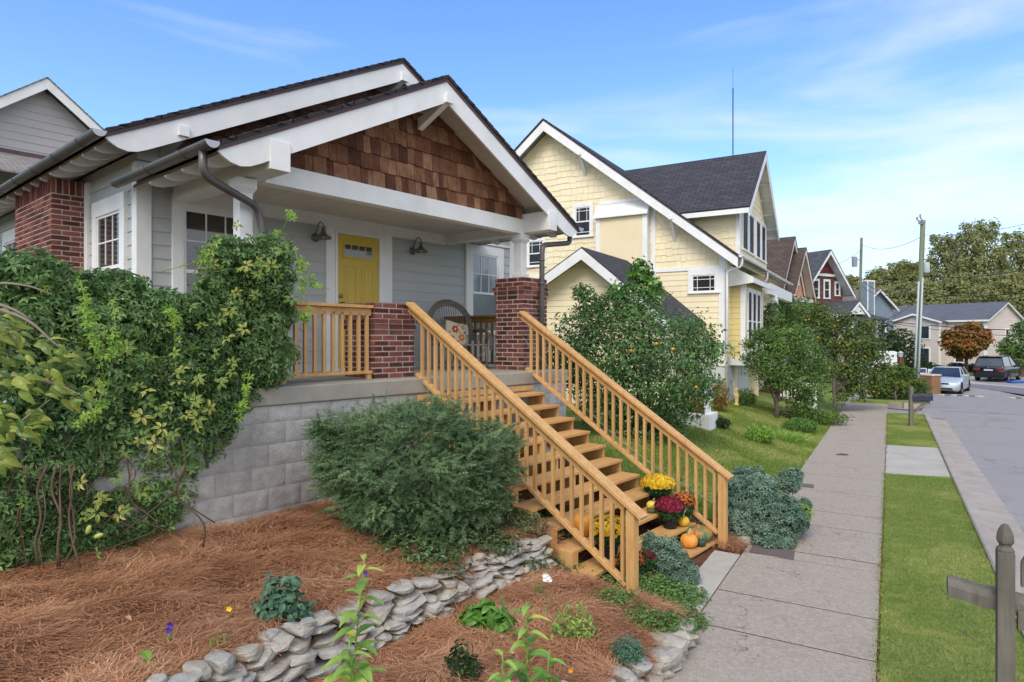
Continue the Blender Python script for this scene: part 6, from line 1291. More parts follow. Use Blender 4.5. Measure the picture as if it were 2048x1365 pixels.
for i, (u, v, r) in enumerate(((1105, 1085, .09), (1080, 1045, .07), (1090, 1120, .07))):
    p = GT(u, v); o = stone('garden_stone', (p[0], p[1], p[2] + r * .4), r, r * .7, r * .75, i, None, 70 + i, .2); tag(o, ('pointed pale stone standing in the ivy by the stair stringer', 'rounded grey stone half sunk in the ivy under the yew', 'flat stone at the edge of the ivy near the stairs')[i], 'stone')
p = GT(1490, 1088); o = stone('garden_stone', (p[0], p[1], p[2] + .05), .13, .08, .06, .6, None, 81, 0); tag(o, 'smooth rock under the blue-green shrub beside the landing slab', 'stone')
# ---- small plants
def low_crown(name, base, label, cat, blobs, n, tm, mat, group=None, **k):
    t = plant(name, base, label, cat, group); crown('foliage', rel(blobs, base), n, tm, mat, t, **k); return t
b = GT(1345, 1150); R1 = low_crown('rue_bush', b, 'small blue-green rue bush at the foot of the near newel post', 'bush', [Bp(1335, 1120, 6.75, 40, 42), Bp(1315, 1100, 6.9, 30, 22), Bp(1365, 1150, 6.65, 34, 26), Bp(1310, 1140, 6.8, 30, 26), Bp(1300, 1085, 6.95, 14, 20)], 2600, palmate(.035, .014, 5, .1), L_RUE, tilt=1.1, up=.5, shell=.5, inner=.25)
b = GT(1520, 1050); R2 = low_crown('rue_bush', b, 'large sprawling blue-green rue bush spilling onto the sidewalk beyond the stairs', 'bush', [Bp(1510, 1010, 8.3, 60, 55), Bp(1560, 1030, 8.0, 45, 40), Bp(1480, 1050, 8.1, 40, 45), Bp(1540, 1070, 7.9, 40, 35), Bp(1590, 1040, 8.1, 26, 26), Bp(1500, 970, 8.8, 50, 34), Bp(1575, 965, 9.2, 26, 20), Bp(1590, 950, 9.3, 14, 14), Bp(1470, 1000, 8.6, 34, 50), Bp(1560, 1085, 7.8, 30, 22), Bp(1465, 1075, 8.1, 24, 24), Bp(1610, 1010, 8.2, 12, 12)], 8600, palmate(.04, .017, 5, .1), L_RUE, tilt=1.1, up=.5, shell=.45, inner=.2)
P_, N_ = blob_pts(rel([Bp(1600, 1030, 8.1, 24, 28), Bp(1555, 1060, 7.95, 30, 20)], b), 260, .4); scatter('yellow_tips', palmate(.035, .013), P_, frames(N_), RNG.uniform(.7, 1.1, len(P_)), RNG.random(len(P_)), L_LIME, R2)
mb = MB()
for i in range(14): a = random.uniform(0, 6.28); q = np.array(at(1500, 1060, 8.1)) - b; mb.tube([tuple(q), tuple(q + np.array([math.cos(a) * .25, -abs(math.sin(a)) * .22, .12])), tuple(q + np.array([math.cos(a) * .5, -abs(math.sin(a)) * .4, .16]))], [.007, .005, .003], 5)
mb.build('stems', TWIG, R2, smooth=True)
b = GT(1290, 1205); low_crown('herb_mat', b, 'bright green creeping herb mat between the near newel post and the landing slab', 'plant', [(q[0], q[1], q[2] + .05, .2, .16, .09) for q in (GT(*p) for p in ((1210, 1195), (1250, 1180), (1290, 1175), (1330, 1190), (1370, 1200), (1230, 1215), (1270, 1220), (1310, 1225), (1350, 1235), (1290, 1250), (1335, 1260), (1370, 1250), (1200, 1180)))], 8500, leaf4(.034, .019), L_HERB, tilt=1.0, up=.9, lump=.3)
b = GT(940, 1100); ivy = []
for u, v in ((800, 1105), (840, 1120), (870, 1135), (900, 1100), (930, 1085), (960, 1060), (1000, 1050), (1040, 1060), (1080, 1050), (1100, 1080), (1040, 1100), (980, 1100), (1110, 1110), (1060, 1130), (860, 1090), (1010, 1030), (1060, 1030)): p = GT(u, v); ivy.append((p[0], p[1], p[2] + .05, .24, .22, .12))
low_crown('ground_cover_vine', b, 'trailing small-leaved ground cover between the yew and the stone wall', 'ground cover', ivy, 12000, leaf4(.045, .025), L_IVY, tilt=1.0, up=.9, lump=.3, inner=.2)
b = GT(820, 1130); low_crown('seedling_patch', b, 'yellow-green seedlings at the edge of the ground cover', 'plant', [(b[0], b[1], b[2] + .03, .16, .12, .05)], 420, leaf4(.03, .018), L_LIME, up=1.)
b = GT(1255, 1335); low_crown('thyme_tuft', b, 'round tuft of fine grey-green thyme in the stone edging', 'plant', [(b[0], b[1], b[2] + .10, .13, .13, .12)], 1900, leaf4(.03, .008), L_SALV, tilt=1.2, up=.8, shell=.6, inner=.4)
b = GT(1450, 830); low_crown('evergreen_clump', GT(1425, 852), 'low dark evergreen clump beside the white plinth', 'shrub', [Bp(1425, 842, GT(1425, 852)[1], 28, 11, .3), Bp(1440, 846, GT(1425, 852)[1], 20, 9, .3)], 1000, leaf4(.07, .035), L_DARK, up=.5)
for (u, v, ru, rv, lab, mat, s_) in ((1490, 795, 22, 18, 'feathery low shrub before the painted foundation panels', L_TR2, .07), (1520, 868, 26, 16, 'tired yellow-green perennial clump near the small tree', L_LIME, .09), (1440, 790, 14, 34, 'orange-yellow autumn shrub by the house downspout', L_MAP, .07), (1640, 835, 60, 16, 'weedy green border beneath the persimmon tree', L_TR2, .08), (1600, 850, 34, 14, 'green perennials right of the bright lily clump', L_HERB, .07)):
    g = GT(u, v + rv); low_crown('perennial_clump', g, lab, 'plant', [Bp(u, v, g[1] + .1, ru, rv, .35), Bp(u - ru * .5, v + 4, g[1], ru * .5, rv * .7, .25), Bp(u + ru * .5, v + 3, g[1], ru * .5, rv * .7, .25)], 1300, leaf4(s_, s_ * .4), mat, tilt=1., up=.6, shell=.6, inner=.3)
def blades(name, base, n, L, w, mat, par=None, spread=.5, rad=.1):
    P = np.column_stack([RNG.normal(size=n) * rad, RNG.normal(size=n) * rad, np.zeros(n)]); D = np.column_stack([P[:, 0] / rad * spread, P[:, 1] / rad * spread, np.ones(n)]); D = unit(D + RNG.normal(size=D.shape) * .15)
    t = np.linspace(0, 1, 4); S = unit(np.cross(D, RNG.normal(size=D.shape))); Ln = RNG.uniform(.6, 1, n) * L; V = np.zeros((n, 8, 3))
    for i, q in enumerate(t):
        c = P + D * (Ln * q)[:, None] + np.column_stack([D[:, 0], D[:, 1], -np.ones(n) * .35]) * (Ln * q * q * .5)[:, None]; ww = w * (1 - q ** 2 * .95); V[:, 2 * i] = c - S * ww / 2; V[:, 2 * i + 1] = c + S * ww / 2
    f = np.array([(2 * i, 2 * i + 1, 2 * i + 3, 2 * i + 2) for i in range(3)]); F = (f[None] + (np.arange(n) * 8)[:, None, None]).reshape(-1, 4); return npobj(name, V.reshape(-1, 3), F, np.repeat(RNG.random(n), 3), mat, par)
g = GT(1570, 880); t = plant('lily_clump', g, 'bright green strappy lily clump in the lawn beside the sidewalk', 'plant'); blades('leaves', g, 260, .34, .018, L_LIME, t, .5, .2)
g = GT(1565, 872); 
# milkweed stems
def milkweed(u, vb, vt, Y, label, nl, s=1., lean=0., mat=L_MILK):
    b = at(u, vb, Y); gz = gh(b[0], Y); b = (b[0], Y, gz); t = plant('milkweed_plant', b, label, 'plant'); H_ = (at(u, vt, Y)[2] - gz); mb = MB(); pts = [(lean * H_ * q, 0, H_ * q) for q in np.linspace(0, 1, 7)]; mb.tube(pts, [.007 * (1 - .5 * i / 6) for i in range(7)], 6); mb.build('stem', L_MILK, t, smooth=True)
    tm = leafN(.13 * s, .05 * s, .16, .5, 6); P = []; N = []; A = []; S_ = []
    for i in range(nl):
        q = .12 + .88 * i / nl; a = (i % 2) * math.pi + (i // 2) * 1.7 + random.uniform(-.3, .3); P.append((lean * H_ * q, 0, H_ * q)); A.append((math.cos(a), math.sin(a), .45 + (.9 if q > .93 else 0) - .3 * (1 - q))); N.append((-math.cos(a) * .5, -math.sin(a) * .5, 1)); S_.append((1.05 - .6 * q) * random.uniform(.8, 1.15))
    scatter('leaves', tm, np.array(P), frames(np.array(N), along=unit(np.array(A))), S_, RNG.random(nl), mat, t); return t
milkweed(690, 1400, 1110, 3.45, 'tall yellowing milkweed in front of the curved stone wall, left of centre', 30, 1.9, .10)
milkweed(1058, 1440, 1205, 3.75, 'tall lime green milkweed at the bottom centre of the bed', 26, 1.8, -.02)
milkweed(1005, 1450, 1300, 3.5, 'shorter pale milkweed just left of the tall lime green one', 16, 1.6, .0)
milkweed(725, 1450, 1280, 3.3, 'drooping bug-eaten milkweed at the bottom edge near the stone wall', 22, 1.8, -.1)
milkweed(1082, 1450, 1300, 3.6, 'darker leafy milkweed stalk behind the tall lime green one', 16, 1.6, .08, L_HOST)
def bushy(u, v, ru, rv, n, label, mat, tm, name='leafy_perennial', zf=1., **k):
    g = GT(u, v + rv); Y = g[1] + .04; t = low_crown(name, g, label, 'plant', [Bp(u, v, Y, ru * .8, rv * .8, .1), Bp(u - ru * .4, v + rv * .3, Y, ru * .5, rv * .5, .1), Bp(u + ru * .5, v + rv * .35, Y, ru * .45, rv * .5, .1)], n, tm, mat, up=.6, tilt=.9, shell=.6, inner=.3, **k); 
    mb = MB()
    for i in range(6): a = i * 1.05; mb.tube([(0, 0, 0), (math.cos(a) * .05, math.sin(a) * .05, rv * Y / FPX), (math.cos(a) * ru * .5 * Y / FPX, math.sin(a) * .05, rv * 1.5 * Y / FPX)], .003, 5)
    mb.build('stems', mat, t); return t
bushy(562, 1200, 62, 66, 300, 'blue-green leafy perennial above the stone wall on the left', L_SALV, leafN(.062, .04, .12, .5, 4))
bushy(965, 1232, 60, 34, 160, 'broad-leaved green clump on the lower side of the stone wall', L_HOST, leafN(.13, .05, .12, .6, 5))
bushy(925, 1325, 42, 50, 240, 'small dark shrub at the bottom edge centre of the bed', L_DARK, leaf6(.045, .025))
bushy(1145, 1245, 56, 52, 240, 'thin sprawling mint with faint lilac flowers in the lower bed', L_MILK, leafN(.045, .02, .1, .3, 3))
bushy(435, 1290, 24, 30, 60, 'wispy yellow-green annual near the left end of the stone wall', L_LIME, leaf4(.035, .01)); bushy(282, 1340, 22, 26, 18, 'bright green seedling at the bottom left of the straw bed', L_LIME, leafN(.07, .05, .1, .3, 4))
bushy(1075, 1180, 10, 22, 60, 'narrow stem of fine leaves under white flowers in the lower bed', L_HERB, leaf4(.05, .008))
def flower(u, v, Y, colour, r, label, n=5, stem=True, cnt=1):
    c = at(u, v, Y); gz = gh(c[0], Y); t = plant('garden_flower', (c[0], Y, gz), label, 'flower'); h = c[2] - gz; mb = MB()
    for k in range(cnt):
        o_ = (random.uniform(-1, 1) * r * 1.2 * (cnt > 1), random.uniform(-.6, .6) * r * (cnt > 1), h + random.uniform(-1, 1) * r * (cnt > 1))
        for i in range(n):
            a = 2 * math.pi * i / n; d = Vector((math.cos(a), -.5 + .0 * a, math.sin(a))); s_ = Vector((-math.sin(a), 0, math.cos(a))); p = Vector(o_); mb.add([p, p + d * r * .6 - s_ * r * .45, p + d * r, p + d * r * .6 + s_ * r * .45], [(0, 1, 2, 3)])
    mb.build('petals', colour, t); mb = MB(); mb.tube([(0, 0, 0), (0, 0, h)], .0025, 5); mb.build('stem', L_HERB, t)
    tm = leaf4(.035, .02); P = np.zeros((7, 3)); P[:, 2] = np.linspace(.01, h * .6, 7); scatter('leaves', tm, P, frames(RNG.normal(size=(7, 3)) + [0, -.5, .8]), np.ones(7), RNG.random(7), L_HERB, t)
PUR = M('violet_petal', '#3b2378', '#52309a', 20, rough=.6); YPT = M('yellow_petal', '#eec024', None, rough=.6); WPT = M('white_petal', '#e4e6e2', None, rough=.6); OPT = M('orange_petal', '#e58f2a', None, rough=.6); PPT = M('pink_petal', '#c24a86', None, rough=.6)
flower(340, 1256, 3.85, PUR, .022, 'purple pansy on the straw left of the yellow one', 5, cnt=2); flower(459, 1217, 4.2, YPT, .022, 'yellow pansy alone on the straw', 5); flower(731, 1146, 4.75, PUR, .022, 'dark violet pansy behind the tall milkweed', 5); flower(46, 1360, 3.5, PUR, .02, 'small violet pansy at the bottom left corner', 5)
flower(1094, 1155, 5.1, WPT, .02, 'cluster of white flowers on a tall stem in the lower bed', 6, cnt=9); flower(1141, 1340, 4.0, OPT, .018, 'small orange flower low in the straw', 6); flower(1030, 1355, 3.7, PPT, .016, 'tiny pink flower at the bottom edge', 5)
# climber on the far stair railing
b = A2W(.1, -2.4, -ZA); b = (b[0], b[1], .05); t = plant('wispy_climber', b, 'wispy green climber twining through the far stair balusters', 'climber')
crown('leaves', rel([Bp(1375, 985, 8.75, 12, 20, .08), Bp(1395, 1010, 8.6, 16, 22, .08), Bp(1410, 1035, 8.5, 12, 20, .08), Bp(1380, 1040, 8.6, 10, 16, .06), Bp(1360, 960, 8.9, 8, 12, .06), Bp(1262, 880, 9.4, 6, 14, .05)], b), 420, leaf4(.035, .02), L_HERB, t, tilt=1.2, shell=.9, inner=.5)
# ---- lawn grass
def grass(name, pts, L, w, label, mat=L_GRAS):
    n = len(pts); z = ground_h(pts[:, 0], pts[:, 1]); P = np.column_stack([pts, z]); D = unit(RNG.normal(size=(n, 3)) * [.55, .55, .12] + [0, 0, .8]); S = unit(np.cross(D, RNG.normal(size=(n, 3)))); Ln = RNG.uniform(.5, 1.1, n) * L
    V = np.zeros((n, 4, 3)); V[:, 0] = P - S * w / 2; V[:, 1] = P + S * w / 2; V[:, 2] = P + D * Ln[:, None] + S * w * .1; V[:, 3] = P + D * Ln[:, None] - S * w * .1
    F = (np.arange(4)[None] + (np.arange(n) * 4)[:, None]); big = .5 + .5 * np.sin(pts[:, 0] * 2.2 + 1.4 * np.sin(pts[:, 1] * 1.3)) * np.sin(pts[:, 1] * 1.9 + .7 * pts[:, 0])
    o = npobj(name, V.reshape(-1, 3), F, np.clip(RNG.random(n) * .5 + .62 * sm((big - .35) * 1.8 + .35 * np.sin(pts[:, 0] * 9 + 3 * np.sin(pts[:, 1] * 7)) * np.sin(pts[:, 1] * 8.3)) * RNG.random(n) ** .5, 0, 1), mat); tag(o, kind='stuff'); o['label'] = label; return o
s_ = -2.0 + RNG.random(150000) ** 1.5 * 23; n_ = np.where(RNG.random(len(s_)) < .06, RNG.choice([1.395, 2.455], len(s_)) + RNG.normal(size=len(s_)) * .02, RNG.uniform(1.405, 2.46, len(s_))); k = ~((s_ > 9.35) & (s_ < 13.2)); s_, n_ = s_[k], n_[k]
grass('verge_grass', S0 + s_[:, None] * SD + n_[:, None] * ND, .036, .0055, 'short mown verge grass between the sidewalk and the kerb')
s_ = 3.4 + RNG.random(190000) ** 1.3 * 15; n_ = -RNG.random(len(s_)) * 6.5; P = S0 + s_[:, None] * SD + n_[:, None] * ND; ax = (P - OA) @ EXA; ay = (P - OA) @ EYA; k = (ax > .95) & ~((s_ > 16) & (n_ < -2.9)); 
grass('lawn_grass', P[k], .055, .009, 'front lawn grass sloping up to the yellow house')
# edge litter between sidewalk and verge
P = np.array([S2W(1.405 + random.uniform(-.02, .03), random.uniform(-1, 20))[:2] for _ in range(600)]); o = scatter('edge_litter', leaf4(.035, .02), np.column_stack([P, np.full(len(P), .015)]), frames(RNG.normal(size=(600, 3)) * .5 + [0, 0, 1]), RNG.uniform(.4, 1.1, 600), RNG.random(600), L_LIT); tag(o, kind='stuff')
# ================================================================ things on and around the stairs
POT = M('black_plastic_pot', '#1b1c1e', None, rough=.45)
YM = LEAF('yellow_mum_flower', [(0, '#c99a1e'), (.5, '#e3c12a'), (1, '#efd84f')], rough=.6, trans=.1); RM = LEAF('crimson_mum_flower', [(0, '#5d1428'), (.5, '#8c1f3a'), (1, '#ab3550')], rough=.6, trans=.1); OM = LEAF('orange_mum_flower', [(0, '#a8521f'), (.5, '#cf7030'), (1, '#e09048')], rough=.6, trans=.1)
def rosette(r, n=9, layers=3):
    out = []
    for l in range(layers):
        for i in range(n):
            v, f = leaf4(r * (1 - .22 * l), r * .48, .0, -.15 - .35 * l); out.append((rotz(v, 2 * math.pi * (i + .5 * l) / n), f))
    return combine(out)
def mum(loc, dia, h, mat, label, dens=1., rz=0, pot=True, bloom=.026):
    t = thing('potted_mum', loc, rz, label, 'potted flowers', 'potted mums on the stairs'); ph = .15 * (dia / .36) if pot else 0; pr = dia * .27
    if pot: mb = MB(); mb.lathe([(.001, 0), (pr * .78, 0), (pr, ph), (pr * 1.08, ph), (pr * 1.08, ph + .012), (pr * .9, ph + .012), (pr * .85, ph - .02), (.001, ph - .02)], n=22); mb.build('pot', POT, t, smooth=False, bev=.002)
    r = dia / 2; zc = ph + (h - ph) * .42; crown('foliage', [(0, 0, zc, r * .88, r * .88, (h - ph) * .44), (0, 0, zc - .05, r * .8, r * .8, (h - ph) * .42)], 2200, leaf4(.034, .019), L_MUM, t, up=.4, shell=.3)
    n = int(230 * dens * (dia / .36) ** 2); i = np.arange(n * 2) + .5; ph_ = np.arccos(1 - i / (n * 2) * 1.12); th = i * 2.399963; k = ph_ < 1.75; d = np.column_stack([np.cos(th) * np.sin(ph_), np.sin(th) * np.sin(ph_), np.cos(ph_)])[k]
    d = d[RNG.random(len(d)) < np.clip(1.0 - .75 * np.clip(.25 - d[:, 2], 0, 1) * 2, .1, 1) * min(dens, 1.)]; P = d * [r, r, (h - ph) * .52] + [0, 0, zc + .01]; P += RNG.normal(size=P.shape) * .006
    scatter('blossoms', rosette(bloom), P, frames(d + RNG.normal(size=d.shape) * .25), RNG.uniform(.65, 1.1, len(P)), RNG.random(len(P)), mat, t); return t
def onstep(x, i, y): p = A2W(x, y, TZ[i]); return (p[0], p[1], p[2] + .001)
mum(onstep(-.12, 8, TYF[8] + .2), .40, .38, YM, 'bright yellow potted mum, the highest of the mums on the stairs'); mum(onstep(-.40, 9, TYF[9] + .15), .35, .36, RM, 'crimson potted mum in a black pot near the stair foot', bloom=.02)
mum(onstep(-.08, 9, TYF[9] + .14), .31, .36, OM, 'orange potted mum against the far stair railing', .55, bloom=.022)
mum(onstep(-1.76, 9, TYF[9] + .16), .38, .42, YM, 'yellow potted mum seen through the near railing balusters', .8); mum(onstep(-1.86, 10, TYF[10] + .12), .28, .32, OM, 'rust orange potted mum low behind the near newel post', .6, bloom=.02)
mum(onstep(-1.55, 10, TYF[10] + .10), .22, .24, RM, 'small crimson mum peeking out behind the near newel post', .6, bloom=.018)
def pumpkin(loc, r, h, stops, label, ribs=10, rib=.08, warts=0, stem=(.04, .0), name='pumpkin', cat='pumpkin', rz=0., rx=0., two=None, stemc=None, curl=False):
    t = thing(name, loc, rz, label, cat, 'pumpkins and gourds on the stairs'); t.rotation_euler = (rx, 0, rz)
    m = NT('rind_' + label.split()[0] + '_' + label.split()[1]); v = m.coord('Object'); n1 = m.noise(v, 9, 5, .65, .6)
    m.color(m.ramp(n1, [(p_, c_) for p_, c_ in stops])); m.rough(.5, .4); m.bump(m.noise(v, 60, 4, .6), .25, .004)
    pr = []; n = 12
    for i in range(n + 1): a = -math.pi / 2 + math.pi * i / n; pr.append((max(.001, r * math.cos(a) ** .75 if math.cos(a) > 0 else .001), h / 2 + h / 2 * math.sin(a) - (.10 * h if i == n else .03 * h if i == n - 1 else 0)))
    mb = MB(); mb.lathe(pr, n=60, fr=lambda a, z: 1 - rib * (.5 + .5 * math.cos(a * ribs)) ** 3); b = mb.build('rind', m.m, t, smooth=True)
    if warts:
        mb = MB()
        for i in range(warts): a = random.uniform(0, 6.28); q = random.uniform(-1.1, 1.1); rr_ = r * math.cos(q) ** .75; mb.lathe([(.001, -.004), (.005, 0), (.001, .005)], (rr_ * math.cos(a), rr_ * math.sin(a), h / 2 + h / 2 * math.sin(q)), 6)
        mb.build('warts', stemc or TWIG, b, smooth=True)
    L_, lean = stem; mb = MB(); top = h * .93
    if curl: pts = [(0, 0, top - .01), (.0, 0, top + L_ * .3), (L_ * .25, 0, top + L_ * .75), (L_ * .1, 0, top + L_), (-L_ * .25, 0, top + L_ * .85)]; pts = smooth_path(pts, 4)
    else: pts = [(0, 0, top - .02), (0, 0, top + L_ * .3), (lean * .5, 0, top + L_ * .7), (lean, 0, top + L_)]
    mb.tube(pts, [max(.004, r * (.17 - .09 * i / len(pts))) for i in range(len(pts))], 8); mb.build('stem', stemc or M('dry_stem', '#9a8a5e', '#7a6b45', 9, rough=.8), t, smooth=True); return t
pumpkin(onstep(-.46, 10, TYF[10] + .14), .10, .16, [(.3, '#d9882f'), (.6, '#e09a42'), (.8, '#d4812c')], 'warty orange pumpkin with tall stem on the lowest tread', 9, .05, 46, (.07, .02), stemc=M('straw_stem', '#c2a672', None, rough=.8))
pumpkin(onstep(-.16, 10, TYF[10] + .16), .165, .18, [(.3, '#a8401f'), (.42, '#c4682f'), (.5, '#6d7a48'), (.68, '#455f3c'), (.8, '#8f9358')], 'large squat green and orange heirloom pumpkin by the far newel', 11, .14, 0, (.03, 0))
pumpkin(onstep(-.33, 10, TYF[10] + .05), .06, .09, [(.3, '#22392b'), (.6, '#2f4a36'), (.9, '#54694c')], 'tiny dark green squash between the two pumpkins', 8, .10, 0, (.035, .01), name='squash', cat='squash')
pumpkin(onstep(-.23, 9, TYF[9] + .06), .07, .12, [(.3, '#d9992a'), (.5, '#e3b83a'), (.62, '#7f8a45'), (.8, '#d8922c')], 'yellow and green gourd with curled stem beside the black pot', 8, .06, 20, (.13, .03), name='gourd', cat='gourd', curl=True, stemc=M('pale_stem', '#a8a68c', None, rough=.8))
pumpkin(onstep(-.36, 8, TYF[8] + .14), .08, .11, [(.3, '#d8c244'), (.6, '#e0cf60'), (.85, '#7f9145')], 'yellow striped gourd tucked behind the crimson mum', 8, .08, 0, (.04, .02), name='gourd', cat='gourd')
pumpkin(onstep(-.50, 8, TYF[8] + .09), .055, .06, [(.3, '#39402a'), (.6, '#5b5e36'), (.85, '#8a7d3a')], 'little dark striped gourd under the near handrail end', 8, .10, 0, (.04, .03), name='gourd', cat='gourd')
pumpkin(onstep(-1.78, 8, TYF[8] + .24), .115, .26, [(.3, '#d5852a'), (.6, '#df9a38'), (.8, '#c87524')], 'tall orange pumpkin leaning behind the near railing balusters', 10, .06, 0, (.07, .03), rx=.35)
# ---- wicker chair and cushion on the porch
WICK = M('grey_wicker', '#857a6c', '#665c51', 30, rough=.85, bump=.6, bsc=90)
cw = A2W(-.06, 1.55, -ZA); CHR = thing('wicker_chair', (cw[0], cw[1], ZA + .003), R(49.8 - 14), 'weathered grey willow chair with a hooped openwork back on the porch', 'chair')
def hoop(r, z0, zc, y, n=22): return [(r * math.cos(a), y + .10 * math.sin(max(a, 0)) * (r / .4), zc + r * math.sin(a)) for a in np.linspace(math.pi, 0, n)]
mb = MB()
for k in range(11): rr_ = .44 - k * .0095; base_ = [(-rr_, .12, .46)] + hoop(rr_, 0, .70, .17 + .004 * (k % 3)) + [(rr_, .12, .46)]; mb.tube([(x, y + random.uniform(-.004, .004), z + random.uniform(-.003, .003)) for x, y, z in base_], .0065, 5)
for i in range(90): a = random.uniform(0, math.pi); mb.tube([(r_ * math.cos(a + d_), .17 + .1 * math.sin(a) + random.uniform(-.012, .012), .70 + r_ * math.sin(a + d_)) for r_, d_ in ((.335, 0), (.39, .05), (.452, .02))], .004, 4)
mb.build('back_hoop', WICK, CHR, smooth=True)
mb = MB()
for i in range(15): x = -.31 + .62 * i / 14; zt = .70 + math.sqrt(max(0, .335 ** 2 - x * x)); mb.tube([(x * .75, .13, .40), (x * .95, .15, .6), (x, .17 + .07 * (zt - .7) / .33, zt)], .0052, 5)
mb.tube([(-.33, .17, .73), (0, .18, .75), (.33, .17, .73)], .007, 5); mb.build('back_rods', WICK, CHR, smooth=True)
for s_ in (-1, 1):
    mb = MB()
    for k in range(7): mb.tube(smooth_path([(s_ * (.40 + k * .012), .16, .62 - k * .004), (s_ * (.47 + k * .014), -.05, .68 - k * .012), (s_ * (.46 + k * .014), -.30, .60 - k * .012), (s_ * (.40 + k * .008), -.40, .30)], 4), .0065, 5)
    for k in range(5): mb.tube([(s_ * .42, .1 - k * .1, .40), (s_ * .47, .08 - k * .1, .66)], .006, 5)
    mb.build('arm', WICK, CHR, smooth=True)
mb = MB()
for k in range(24): y = -.36 + k * .021; mb.tube([(-.36, y, .40), (0, y, .385 + random.uniform(-.004, .004)), (.36, y, .40)], .0085, 5)
mb.tube([(-.38, -.38, .39), (.38, -.38, .39), (.36, .14, .40), (-.36, .14, .40), (-.38, -.38, .39)], .014, 6); mb.build('seat', WICK, CHR, smooth=True)
for x, y in ((-.36, -.36), (.36, -.36), (-.32, .13), (.32, .13)): mb = MB(); mb.tube([(x, y, .4), (x * 1.03, y * 1.04, .0)], .02, 8); mb.build('leg', WICK, CHR, smooth=True)
mb = MB(); mb.tube(smooth_path([(-.36, -.36, .38), (-.25, -.37, .2), (0, -.37, .14), (.25, -.37, .2), (.36, -.36, .38)], 4), .010, 6); mb.tube([(-.36, -.36, .12), (.36, -.36, .12)], .012, 6); mb.tube([(-.36, -.36, .12), (-.32, .13, .12)], .012, 6); mb.tube([(.36, -.36, .12), (.32, .13, .12)], .012, 6); mb.build('stretcher', WICK, CHR, smooth=True)
CUSH = M('cream_linen', '#cdbf9f', '#c4b592', 12, rough=.9, bump=.3, bsc=200); FLR = M('red_floral_print', '#a83a2c', None, rough=.9); FLO = M('orange_floral_print', '#c9622f', None, rough=.9); FLG = M('sage_print', '#8d9a7a', None, rough=.9)
def cush_z(x, z): return .055 * (max(0, (1 - (x / .21) ** 4)) * max(0, (1 - (z / .21) ** 4))) ** .6
ct_ = thing('floral_cushion', (0, 0, 0), 0, 'cream cushion with red and orange flowers leaning in the willow chair', 'cushion')
q = Matrix.Rotation(CHR.rotation_euler.z, 4, 'Z') @ Vector((.03, .03, .565)); ct_.location = Vector(CHR.location) + q; ct_.rotation_euler = (R(-16), R(12), CHR.rotation_euler.z)
mb = MB(); n = 12; vs = []; fs = []
for sg in (-1, 1):
    for i in range(n + 1):
        for j in range(n + 1): x = -.21 + .42 * i / n; z = -.21 + .42 * j / n; e = 1 - .05 * (1 - abs(x / .21)) * (abs(z / .21) ** 2) ; vs.append((x * (1 - .06 * (1 - abs(z / .21)) * abs(x / .21)), sg * cush_z(x, z), z * (1 - .06 * (1 - abs(x / .21)) * abs(z / .21))))
for s_ in range(2):
    o_ = s_ * (n + 1) ** 2
    for i in range(n):
        for j in range(n): fs.append((o_ + i * (n + 1) + j, o_ + (i + 1) * (n + 1) + j, o_ + (i + 1) * (n + 1) + j + 1, o_ + i * (n + 1) + j + 1))
mb.add(vs, fs); cb_ = mb.build('cover', CUSH, ct_, smooth=True)
for (x, z, r_, m_) in ((-.06, .06, .062, FLR), (.07, -.06, .058, FLO), (.09, .12, .035, FLO), (-.11, -.1, .04, FLR), (.13, .04, .022, FLR), (0, .14, .022, FLG), (.0, -.14, .03, FLG), (-.15, .0, .02, FLG), (.03, .02, .016, FLG)):
    mb = MB(); k = 22; pts = [(x + r_ * (1 + .22 * math.cos(6 * a)) * math.cos(a), z + r_ * (1 + .22 * math.cos(6 * a)) * math.sin(a)) for a in np.linspace(0, 2 * math.pi, k, endpoint=False)]
    mb.add([(x, -cush_z(x, z) - .003, z)] + [(a, -cush_z(a, b_) - .002, b_) for a, b_ in pts], [(0, i + 1, (i + 1) % k + 1) for i in range(k)])
    if r_ > .03: mb.m = 1; mb.add([(x, -cush_z(x, z) - .006, z)] + [(x + r_ * .35 * math.cos(a), -cush_z(x, z) - .0055, z + r_ * .35 * math.sin(a)) for a in np.linspace(0, 2 * math.pi, 10, endpoint=False)], [(0, i + 1, (i + 1) % 10 + 1) for i in range(10)])
    mb.build('printed_flower', [m_, CUSH], cb_)
# ---- weathered fence with a carved post, near right
FW = M('silvered_fence_wood', '#777267', '#544f46', 1.6, (9, 9, .9), rough=.92, bump=.7, bsc=16, dirt=('#46433e', 5, .5), speck=('#8f8c86', 60, .72))
fp = (2.61, 3.4, 0.0); FN = thing('rail_fence', fp, -R(30), 'weathered grey wooden fence post with carved acorn top and split rails at the right edge', 'fence')
zt = 1.53; mb = MB(); mb.box(-.038, .038, -.038, .038, -.1, zt - .145); mb.build('post', FW, FN, bev=.005)
mb = MB(); pr = [(.038, zt - .145), (.038, zt - .135), (.025, zt - .118), (.027, zt - .108), (.035, zt - .098), (.037, zt - .085), (.034, zt - .055), (.025, zt - .025), (.014, zt - .006), (.002, zt)]
vs = []; fs = []; q4 = [(-1, -1), (1, -1), (1, 1), (-1, 1)]; K = 8
for r_, z_ in pr:
    for a in range(K): th = 2 * math.pi * (a + .5) / K; rr_ = r_ * (1.32 if z_ < zt - .13 else 1.12); vs.append((max(-r_, min(r_, rr_ * math.cos(th))), max(-r_, min(r_, rr_ * math.sin(th))), z_))
for i in range(len(pr) - 1):
    for a in range(K): fs.append((i * K + a, i * K + (a + 1) % K, (i + 1) * K + (a + 1) % K, (i + 1) * K + a))
